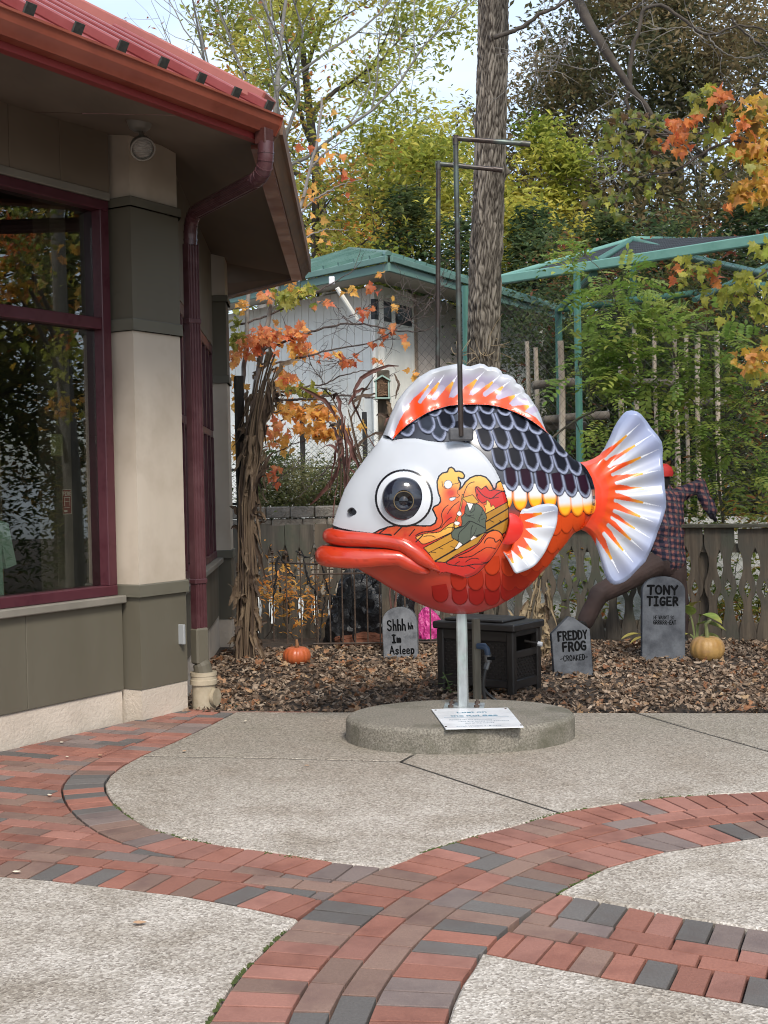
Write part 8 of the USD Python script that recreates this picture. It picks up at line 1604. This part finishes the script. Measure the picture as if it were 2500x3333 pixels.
cl = [(350, 600, 100, 55, 46, PINK), (240, 640, 70, 40, 22, PINK), (540, 590, 75, 50, 34, PINK), (600, 680, 50, 70, 20, PINK), (480, 370, 60, 45, 18, GRN), (610, 300, 70, 50, 22, GRN), (450, 330, 60, 40, 10, GRN), (180, 380, 40, 60, 12, GOLD), (150, 620, 40, 120, 22, GRN), (160, 740, 60, 50, 18, PINK), (600, 1110, 170, 60, 62, GOLD), (740, 1130, 90, 50, 30, GOLD), (480, 1090, 90, 40, 22, GOLD), (720, 1250, 90, 40, 24, GOLD), (800, 1265, 50, 40, 14, GOLD), (590, 1240, 80, 50, 22, GOLD), (400, 1250, 70, 60, 22, PINK), (460, 1325, 60, 40, 14, GOLD), (560, 960, 90, 30, 20, GRN), (620, 990, 110, 22, 18, GRN), (480, 900, 60, 40, 18, PINK), (440, 930, 60, 40, 12, GOLD), (150, 1260, 40, 160, 20, GOLD), (150, 1000, 40, 120, 14, GOLD), (435, 1510, 40, 25, 4, RST), (380, 1580, 60, 25, 5, RST), (820, 720, 12, 10, 2, GOLD), (950, 760, 60, 40, 9, RST), (870, 770, 60, 40, 6, RST), (1080, 660, 30, 20, 4, RST), (1160, 590, 40, 30, 5, RST), (1060, 290, 50, 30, 6, RST), (1020, 430, 60, 40, 8, RST), (900, 300, 30, 30, 4, GOLD), (740, 390, 60, 40, 6, PINK), (1190, 530, 25, 20, 3, PINK), (1300, 635, 12, 10, 2, PINK), (1090, 770, 40, 20, 4, PINK), (1220, 380, 25, 20, 3, GOLD), (990, 1190, 25, 30, 3, GOLD), (880, 1230, 30, 20, 4, GOLD), (650, 1010, 60, 25, 8, GOLD), (520, 700, 60, 50, 12, GOLD), (1100, 200, 50, 20, 3, GOLD), (720, 740, 60, 30, 6, PINK), (1350, 870, 40, 30, 4, GOLD), (500, 260, 60, 30, 8, GOLD), (330, 330, 50, 30, 8, PINK), (400, 830, 70, 40, 10, GOLD), (300, 720, 80, 40, 14, PINK), (360, 1160, 60, 60, 10, GOLD)]
P_, C_ = [], []
for x, y, sx, sy, n, rp in cl:
    n = int(n * 1.25); xy = np.c_[rg.normal(x, sx * 0.55, n), rg.normal(y, sy * 0.55, n)]; P_.append(np.array([at(*Z7(a, b_), YS - 0.1 + rg.normal(0, 0.16)) for a, b_ in xy])); C_.append(pick_col(rg, n, rp))
for x, y, n, rp in ((600, -350, 14, GOLD), (760, -640, 10, GOLD), (350, -280, 30, GOLD), (300, -180, 26, PINK), (430, -100, 14, PINK), (650, -100, 8, GOLD), (900, -430, 5, RST), (560, -700, 5, RST), (800, -800, 4, GOLD), (340, -380, 14, GOLD)): xy = np.c_[rg.normal(x, 55, n), rg.normal(y, 50, n)]; P_.append(np.array([at(*Z7(a, b_), YS + rg.normal(0, 0.16)) for a, b_ in xy])); C_.append(pick_col(rg, n, rp))
v, f, c = stars(rg, np.vstack(P_), 0.098, np.vstack(C_)); put('leaves', (v, f), maple_p, sap, cd=c, kind='stuff')
# --- maple whose boughs hang in from the right
YM = 8.6; mt = thing('maple_tree', 'maple whose boughs of green, orange and yellow leaves hang in from the right edge', 'tree', (3.6, 9.4, -0.05))
MB().tube(spline(np.array([[3.6, 9.4, -0.1], [3.58, 9.4, 1.2], [3.62, 9.35, 2.6], [3.55, 9.3, 4.2], [3.6, 9.3, 6.5]]), 30), np.linspace(0.11, 0.05, 30), 10, False).build('trunk', bark, mt, smooth=True)
P3 = lambda pts, Y=YM: np.array([at(*Z3(x, y), Y) for x, y in pts])
mbr = [([(1659, 1005), (1530, 965), (1420, 948), (1300, 990), (1200, 1048), (1100, 1110), (980, 1168), (850, 1182), (760, 1215), (690, 1250)], 0.013, 0.003), ([(1530, 965), (1420, 935), (1280, 920), (1150, 897), (1000, 905), (900, 900), (700, 905)], 0.009, 0.003), ([(1659, 1062), (1500, 1090), (1400, 1150), (1330, 1190)], 0.007, 0.003), ([(1659, 800), (1560, 790), (1440, 740), (1330, 690), (1250, 640)], 0.008, 0.003), ([(1150, 897), (1160, 780), (1200, 740), (1240, 680)], 0.005, 0.002), ([(1000, 905), (900, 850), (760, 800), (640, 800), (520, 800)], 0.005, 0.002), ([(690, 1250), (640, 1310), (520, 1340), (440, 1355)], 0.004, 0.002), ([(1659, 1240), (1560, 1270), (1440, 1330)], 0.006, 0.002), ([(690, 1250), (620, 1380)], 0.003, 0.002)]
for p, r0, r1 in mbr: q = spline(P3(p), 30); MB().tube(q + rg.normal(0, .002, q.shape), np.linspace(r0, r1, 30), 6, False).build('branch', bm_, mt, smooth=True)
for p0, p1_ in ((np.array([3.6, 9.35, 2.75]), P3([(1659, 1005)])[0]), (np.array([3.6, 9.35, 2.5]), P3([(1659, 1240)])[0]), (np.array([3.6, 9.35, 2.9]), P3([(1659, 800)])[0]), (np.array([3.6, 9.35, 2.2]), at(1659, 620, YM + 0.4)), (np.array([3.6, 9.35, 1.7]), at(1659, 830, YM + 0.4))): MB().tube(spline(np.array([p0, (p0 + p1_) / 2 + (0, 0, 0.1), p1_]), 12), np.linspace(0.03, 0.014, 12), 7, False).build('branch', bm_, mt, smooth=True)
OLV = [(0.07, 0.10, 0.02), (0.13, 0.16, 0.03), (0.30, 0.28, 0.05), (0.10, 0.04, 0.03)]; ORG = [(0.62, 0.17, 0.05), (0.68, 0.26, 0.07), (0.56, 0.12, 0.05)]; YOR = [(0.52, 0.32, 0.04), (0.60, 0.36, 0.06), (0.64, 0.28, 0.08), (0.40, 0.36, 0.06)]; YGN = [(0.24, 0.28, 0.04), (0.42, 0.40, 0.07), (0.34, 0.36, 0.06)]
lc = [(560, 830, 70, 11, OLV), (650, 800, 70, 9, OLV), (740, 770, 60, 8, OLV), (840, 830, 60, 9, OLV), (920, 820, 50, 8, OLV), (860, 960, 60, 9, OLV), (650, 900, 60, 7, OLV), (560, 960, 70, 9, OLV), (680, 1030, 70, 10, OLV), (770, 1070, 70, 9, OLV), (880, 1080, 60, 7, OLV), (1000, 930, 50, 7, ORG), (1080, 1000, 40, 7, ORG), (1090, 920, 50, 9, ORG), (1140, 830, 60, 12, ORG), (1040, 820, 50, 9, ORG), (1180, 790, 40, 7, ORG), (1200, 890, 60, 8, OLV), (1300, 880, 60, 10, YGN), (1270, 720, 60, 10, OLV), (1180, 650, 60, 9, OLV), (1340, 660, 40, 6, ORG), (1400, 750, 50, 8, OLV), (1280, 590, 30, 4, YGN), (1500, 830, 50, 8, ORG), (1600, 860, 60, 10, YOR), (1600, 700, 60, 8, YOR), (1520, 720, 60, 8, YOR), (1480, 1020, 60, 10, YOR), (1560, 1000, 60, 10, YOR), (1400, 1020, 60, 9, YGN), (1300, 1100, 50, 7, OLV), (1550, 1110, 60, 10, YGN), (1460, 1290, 70, 12, YOR), (1560, 1320, 70, 12, YOR), (1640, 1290, 60, 11, YOR), (1380, 1400, 30, 3, ORG), (1600, 1220, 60, 9, YOR), (1640, 1680, 40, 5, YGN), (480, 1340, 40, 6, OLV), (590, 1330, 40, 6, OLV), (620, 1400, 40, 4, YGN), (650, 1440, 30, 3, OLV), (730, 1200, 40, 5, OLV), (840, 1220, 40, 4, OLV), (700, 1310, 40, 4, OLV), (870, 1280, 40, 4, YGN), (1640, 980, 50, 9, YOR), (1640, 1080, 50, 9, YOR), (1560, 800, 40, 6, OLV), (1440, 900, 40, 5, ORG), (1330, 800, 50, 5, OLV)]
P_, C_, S_z = [], [], []
for x, y, sp, n, rp in lc: n = int(n * 1.5); P_.append(np.array([at(*Z3(rg.normal(x, sp * 0.6), rg.normal(y, sp * 0.55)), YM + rg.normal(0, 0.12)) for _ in range(n)])); C_.append(pick_col(rg, n, rp)); S_z.append(np.full(n, 0.064 if x < 1250 else 0.088))
for x, y, n, rp in ((1120, 270, 5, YGN), (1180, 330, 6, YGN), (1260, 320, 7, YGN), (1310, 300, 6, YGN), (1370, 345, 6, ORG), (1130, 400, 4, YGN), (1270, 465, 7, YGN), (1400, 440, 7, YGN), (1480, 470, 9, YGN), (1500, 360, 7, YGN), (1510, 440, 7, YGN), (1560, 490, 6, YGN), (1580, 400, 6, YGN), (1640, 410, 8, YGN), (1630, 620, 7, YGN), (1440, 520, 4, YGN), (1640, 500, 8, YGN), (1390, 575, 4, YGN), (1560, 850, 9, YOR), (1510, 890, 7, YOR), (1620, 830, 9, YOR), (1640, 900, 9, YOR), (1590, 960, 8, YGN), (1640, 220, 5, YGN), (1150, 350, 3, ORG), (1660, 760, 6, YGN)): P_.append(np.array([at(*Z8(rg.normal(x, 30), rg.normal(y, 28)), YM + 0.5 + rg.normal(0, 0.12)) for _ in range(n)])); C_.append(pick_col(rg, n, rp)); S_z.append(np.full(n, 0.085))
for p, r0 in (([(1659, 330), (1560, 380), (1450, 360), (1300, 310), (1160, 290)], 0.006), ([(1659, 540), (1540, 480), (1400, 430), (1270, 450)], 0.006), ([(1659, 800), (1580, 860), (1500, 900)], 0.006)): q = spline(np.array([at(*Z8(x, y), YM + 0.5) for x, y in p]), 24); MB().tube(q, np.linspace(r0, 0.002, 24), 5, False).build('branch', bm_, mt, smooth=True)
# the rest of its crown, above and beyond the frame
n = 1300; xyz = np.c_[rg.normal(4.3, 0.9, n), rg.normal(9.8, 1.0, n), rg.normal(5.2, 1.2, n)]; k = xyz[:, 0] > 0.33 * xyz[:, 1] + 0.1; P_.append(xyz[k]); C_.append(pick_col(rg, int(k.sum()), YOR + YGN)); S_z.append(np.full(int(k.sum()), 0.13))
v, f, c = stars(rg, np.vstack(P_), np.concatenate(S_z), np.vstack(C_), 0.8); put('leaves', (v, f), maple_p, mt, cd=c, kind='stuff')
# --- green saplings with feather leaves in front of the aviary
def pinnate(rng, pos, d, L, col, out):
    """one feather leaf: a rachis with paired leaflets"""
    d = d / np.linalg.norm(d); s = np.cross(d, (0, 0, 1.0)); s /= np.linalg.norm(s) + 1e-9; s = s + rng.normal(0, 0.25, 3); n_ = np.cross(s, d); V, Fc = out
    for k in range(1, 8):
        t = k / 7.0; c = pos + d * L * t - np.array([0, 0, 0.28 * L * t * t])
        for sg in ((-1, 1) if k < 7 else (0,)):
            w = L * (0.27 - 0.05 * abs(t - 0.5)); dd = s * sg * 0.95 + d * (0.35 if sg else 1.0) + n_ * rng.normal(0, 0.15) - np.array([0, 0, 0.18]); dd /= np.linalg.norm(dd); q = np.cross(dd, n_); q /= np.linalg.norm(q) + 1e-9; h = n_ * w * 0.12
            V.append(np.array([c, c + dd * w * 0.35 + q * w * 0.24 + h, c + dd * w * 0.75 + q * w * 0.20 + h, c + dd * w, c + dd * w * 0.75 - q * w * 0.20 + h, c + dd * w * 0.35 - q * w * 0.24 + h])); Fc.append(np.tile(col * rng.uniform(0.8, 1.2), (6, 1)))
tri6 = np.array([[0, 1, 5], [1, 2, 5], [2, 4, 5], [2, 3, 4]])
def feather_sapling(label, Y, stems_, spots, seed, L=0.30):
    r = np.random.default_rng(seed); t = thing('locust_sapling', label, 'sapling', base_at(Z8(*stems_[0][0][0])[0], Y)); st_m = mat('sapling_stem', (0.055, 0.05, 0.035), (0.11, 0.095, 0.065), scale=20, rough=0.8); Q = []
    for p, r0, r1 in stems_:
        q = spline(np.array([at(*Z8(x, y), Y) for x, y in p]), 40); q[:, 1] += np.cumsum(r.normal(0, 0.01, 40)); MB().tube(q, np.linspace(r0, r1, 40), 6, False).build('stem', st_m, t, smooth=True); Q.append(q)
    Q = np.vstack(Q); out = ([], []); tw = MB(); cols = [(0.12, 0.20, 0.035), (0.20, 0.30, 0.055), (0.30, 0.38, 0.085), (0.36, 0.38, 0.08)]
    for x, y, sx, sy, n in spots:
        for _ in range(int(n * 1.5)):
            p = at(*Z8(r.normal(x, sx), r.normal(y, sy)), Y + r.normal(0, 0.28)); near = Q[np.argmin(((Q - p) ** 2).sum(1) + r.uniform(0, 0.03, len(Q)))]; d = p - near; d += r.normal(0, 0.25, 3) * 0.8; d[2] = d[2] * 0.5 - 0.02; pinnate(r, p, d, L * r.uniform(0.6, 1.15), pick_col(r, 1, cols)[0], out)
            if r.random() < 0.45: tw.tube(spline(np.array([near, (near + p) / 2 + (0, 0, 0.04), p]), 6), np.linspace(0.005, 0.002, 6), 3, False)
    tw.build('twigs', st_m, t, kind='stuff'); V = np.vstack(out[0]); C = np.clip(np.vstack(out[1]), 0, 1); f = (tri6[None] + (np.arange(len(out[0])) * 6)[:, None, None]).reshape(-1, 3); put('leaves', (V, f), leaf_p, t, cd=C, kind='stuff')
feather_sapling('green feather-leaved sapling leaning left over the fish back', 13.3, [([(330, 1370), (420, 1290), (520, 1225), (650, 1160), (800, 1085), (870, 1020), (905, 930), (920, 820), (930, 740)], 0.013, 0.004), ([(650, 1160), (560, 1010), (520, 900)], 0.006, 0.003), ([(900, 1000), (800, 820), (760, 640), (700, 420), (560, 260)], 0.010, 0.003), ([(800, 1085), (1000, 1150), (1100, 1260)], 0.006, 0.003)],
                [(500, 210, 40, 30, 7), (540, 340, 50, 30, 5), (460, 250, 40, 25, 4), (690, 440, 70, 30, 10), (800, 350, 30, 40, 6), (820, 480, 70, 50, 13), (640, 590, 80, 60, 14), (760, 640, 90, 70, 18), (900, 560, 80, 60, 14), (700, 760, 90, 60, 15), (860, 760, 90, 70, 18), (560, 900, 70, 60, 15), (700, 920, 90, 60, 16), (860, 920, 80, 70, 16), (640, 1010, 90, 50, 14), (800, 1030, 90, 50, 13), (600, 1270, 50, 50, 7), (720, 1150, 70, 50, 9), (900, 1120, 80, 60, 13)], 5)
feather_sapling('green feather-leaved sapling with an upright dark stem right of the tail fin', 12.9, [([(1395, 1900), (1370, 1600), (1355, 1400), (1345, 1150), (1335, 900), (1300, 700)], 0.017, 0.006), ([(1355, 1350), (1250, 1180), (1180, 1060), (1100, 900)], 0.008, 0.003), ([(1350, 1250), (1480, 1130), (1560, 1000), (1600, 880)], 0.008, 0.003), ([(1360, 1480), (1470, 1380), (1580, 1280)], 0.007, 0.003), ([(1360, 1420), (1240, 1330), (1120, 1270)], 0.006, 0.003)],
                [(1080, 620, 80, 60, 14), (1230, 640, 80, 60, 14), (1100, 780, 90, 70, 16), (1260, 800, 90, 70, 17), (1420, 780, 70, 70, 12), (1080, 930, 80, 60, 14), (1230, 960, 90, 60, 16), (1400, 940, 80, 60, 14), (1100, 1080, 80, 60, 14), (1250, 1130, 90, 60, 16), (1420, 1120, 80, 60, 14), (1550, 1000, 70, 70, 12), (1120, 1240, 70, 60, 12), (1260, 1290, 80, 60, 14), (1440, 1280, 80, 60, 13), (1560, 1230, 70, 60, 11), (1200, 1420, 80, 60, 11), (1400, 1440, 90, 60, 12), (1560, 1420, 70, 70, 11), (1460, 1600, 100, 70, 12), (1590, 1600, 60, 80, 9), (1250, 1530, 60, 50, 6), (1500, 1750, 90, 70, 8)], 6, 0.27)
# --- low growth between fence, wall and building
def bushes(name, label, cat, Y, box_, n, size, cols, seed, base=None):
    r = np.random.default_rng(seed); x0, x1, y0, y1 = box_; c = np.array([at(r.uniform(x0, x1), y1 + (y0 - y1) * r.random() ** 1.4, Y + r.normal(0, 0.25)) for _ in range(n // 40)])
    t = thing(name, label, cat, base_at((x0 + x1) / 2, Y)); mb = MB()
    for p in c[::3]: b0 = np.array([p[0] + r.normal(0, .1), p[1], gz(p[0], p[1])]); mb.tube(spline(np.array([b0, (b0 + p) / 2 + r.normal(0, .05, 3), p]), 6), np.linspace(0.008, 0.003, 6), 3, False)
    mb.build('stems', bark_d, t, kind='stuff'); v, f, cc = leaf_cloud(r, c, n, size, cols, 0.5, 0.14, nscale=2.0, tone=0.5); put('foliage', (v, f), leaf_p, t, cd=cc, kind='stuff')
IVY = [(0.04, 0.06, 0.02), (0.08, 0.11, 0.03), (0.15, 0.17, 0.055), (0.30, 0.28, 0.13)]
bushes('ivy_shrub', 'grey green shrub on the stone wall behind the tall corn stalks', 'shrub', 15.7, (545, 650, 985, 1095), 5200, 0.06, IVY, 1); bushes('ivy_shrub', 'fine leaved green shrub at the foot of the wire fence', 'shrub', 15.65, (650, 745, 1015, 1095), 5200, 0.05, IVY, 2); bushes('ivy_shrub', 'dry green shrub behind the fish forehead beside the wire fence', 'shrub', 15.7, (745, 860, 1000, 1095), 4200, 0.05, IVY, 3)
bushes('undergrowth', 'orange and green leafy undergrowth behind the left picket fence', 'undergrowth', 13.6, (545, 690, 1215, 1350), 520, 0.075, GOLD + [(0.62, 0.28, 0.06)], 4)
bushes('undergrowth', 'green and orange undergrowth behind the fence between fish belly and tail', 'undergrowth', 13.2, (1130, 1330, 1180, 1370), 900, 0.08, [(0.12, 0.18, 0.03), (0.22, 0.28, 0.05), (0.35, 0.30, 0.06), (0.48, 0.16, 0.05)], 5)
bushes('undergrowth', 'tangled green and orange growth behind the right end of the capped fence', 'undergrowth', 13.2, (1440, 1690, 1060, 1350), 2600, 0.085, [(0.10, 0.15, 0.03), (0.20, 0.25, 0.05), (0.36, 0.32, 0.06), (0.52, 0.20, 0.06)], 6)
put('gravel_bank', trimesh.util.concatenate([trimesh.Trimesh(*[np.array([[1.5, 13.7, -0.35], [9, 13.7, -0.35], [9, 16.6, 0.95], [1.5, 16.6, 0.95]]), np.array([[0, 1, 2], [0, 2, 3]])])]), mat('gravel_bank', (0.26, 0.25, 0.21), (0.52, 0.50, 0.45), scale=45, rough=0.95, bump=0.9, bscale=60, bdist=0.03, c3=(0.10, 0.11, 0.06), scale3=2), kind='structure')
# --- trees on the far side of the plaza, seen only in the shop window
for k, (x, y, H_, cols, nm, n) in enumerate(((9.5, 8.5, 9.0, [(0.05, 0.07, 0.02), (0.11, 0.13, 0.03), (0.22, 0.20, 0.05)], 'green tree on the right side of the plaza, reflected in the shop window', 9000), (12.5, 11.5, 10.0, GO, 'orange maple on the right side of the plaza, reflected in the shop window', 9000), (13.0, 16.0, 11.0, [(0.05, 0.07, 0.02), (0.11, 0.13, 0.03), (0.20, 0.22, 0.05)], 'tall green tree far right, reflected in the shop window', 9000), (8.0, 4.5, 8.0, GO, 'yellowing tree right of the viewer, reflected in the shop window', 7000), (9.0, 13.6, 6.0, DKG, 'dark evergreen right of the aviary, reflected in the shop window', 8000), (16.0, 8.0, 12.0, DKG, 'dark tree far to the right, reflected in the shop window', 9000))):
    b = np.array([x, y, gz(x, y)]); rq = np.random.default_rng(90 + k); sk = skeleton(rq, b, H_, 0.14, 3, 0.12, (16, 6, 4), (0.36, 0.5, 0.5), (65, 45, 45), 0.06); plant_tree('maple_tree' if k != 4 else 'evergreen_tree', nm, 'tree', b, sk, leaf_cloud(rq, sk[1], n, 0.22, cols, 0.4, 0.28, nscale=0.8), bark_d)
for k, (x0, y0, x1, y1, h) in enumerate(((7.2, 3.5, 8.6, 9.5, 2.6), (8.8, 9.5, 9.4, 14.0, 3.0), (9.6, 14.0, 10.5, 19.0, 3.2))):
    rq = np.random.default_rng(70 + k); c = np.c_[rq.uniform(0, 1, (260, 3))]; c = np.stack([x0 + (x1 - x0) * c[:, 1] + rq.normal(0, .35, 260), y0 + (y1 - y0) * c[:, 1], gz(x0, y0) + h * c[:, 2] ** 0.8], 1); v, f, cc = leaf_cloud(rq, c, 9000, 0.12, [DKG[1], DKG[2], (0.14, 0.15, 0.04), (0.30, 0.17, 0.05)], 0.5, 0.25, nscale=1.2); put('hedge', (v, f), leaf_p, cd=cc, kind='stuff', label=('nearest', 'middle', 'farthest')[k] + ' stretch of the tall hedge right of the plaza, mirrored in the shop window', cat='hedge')
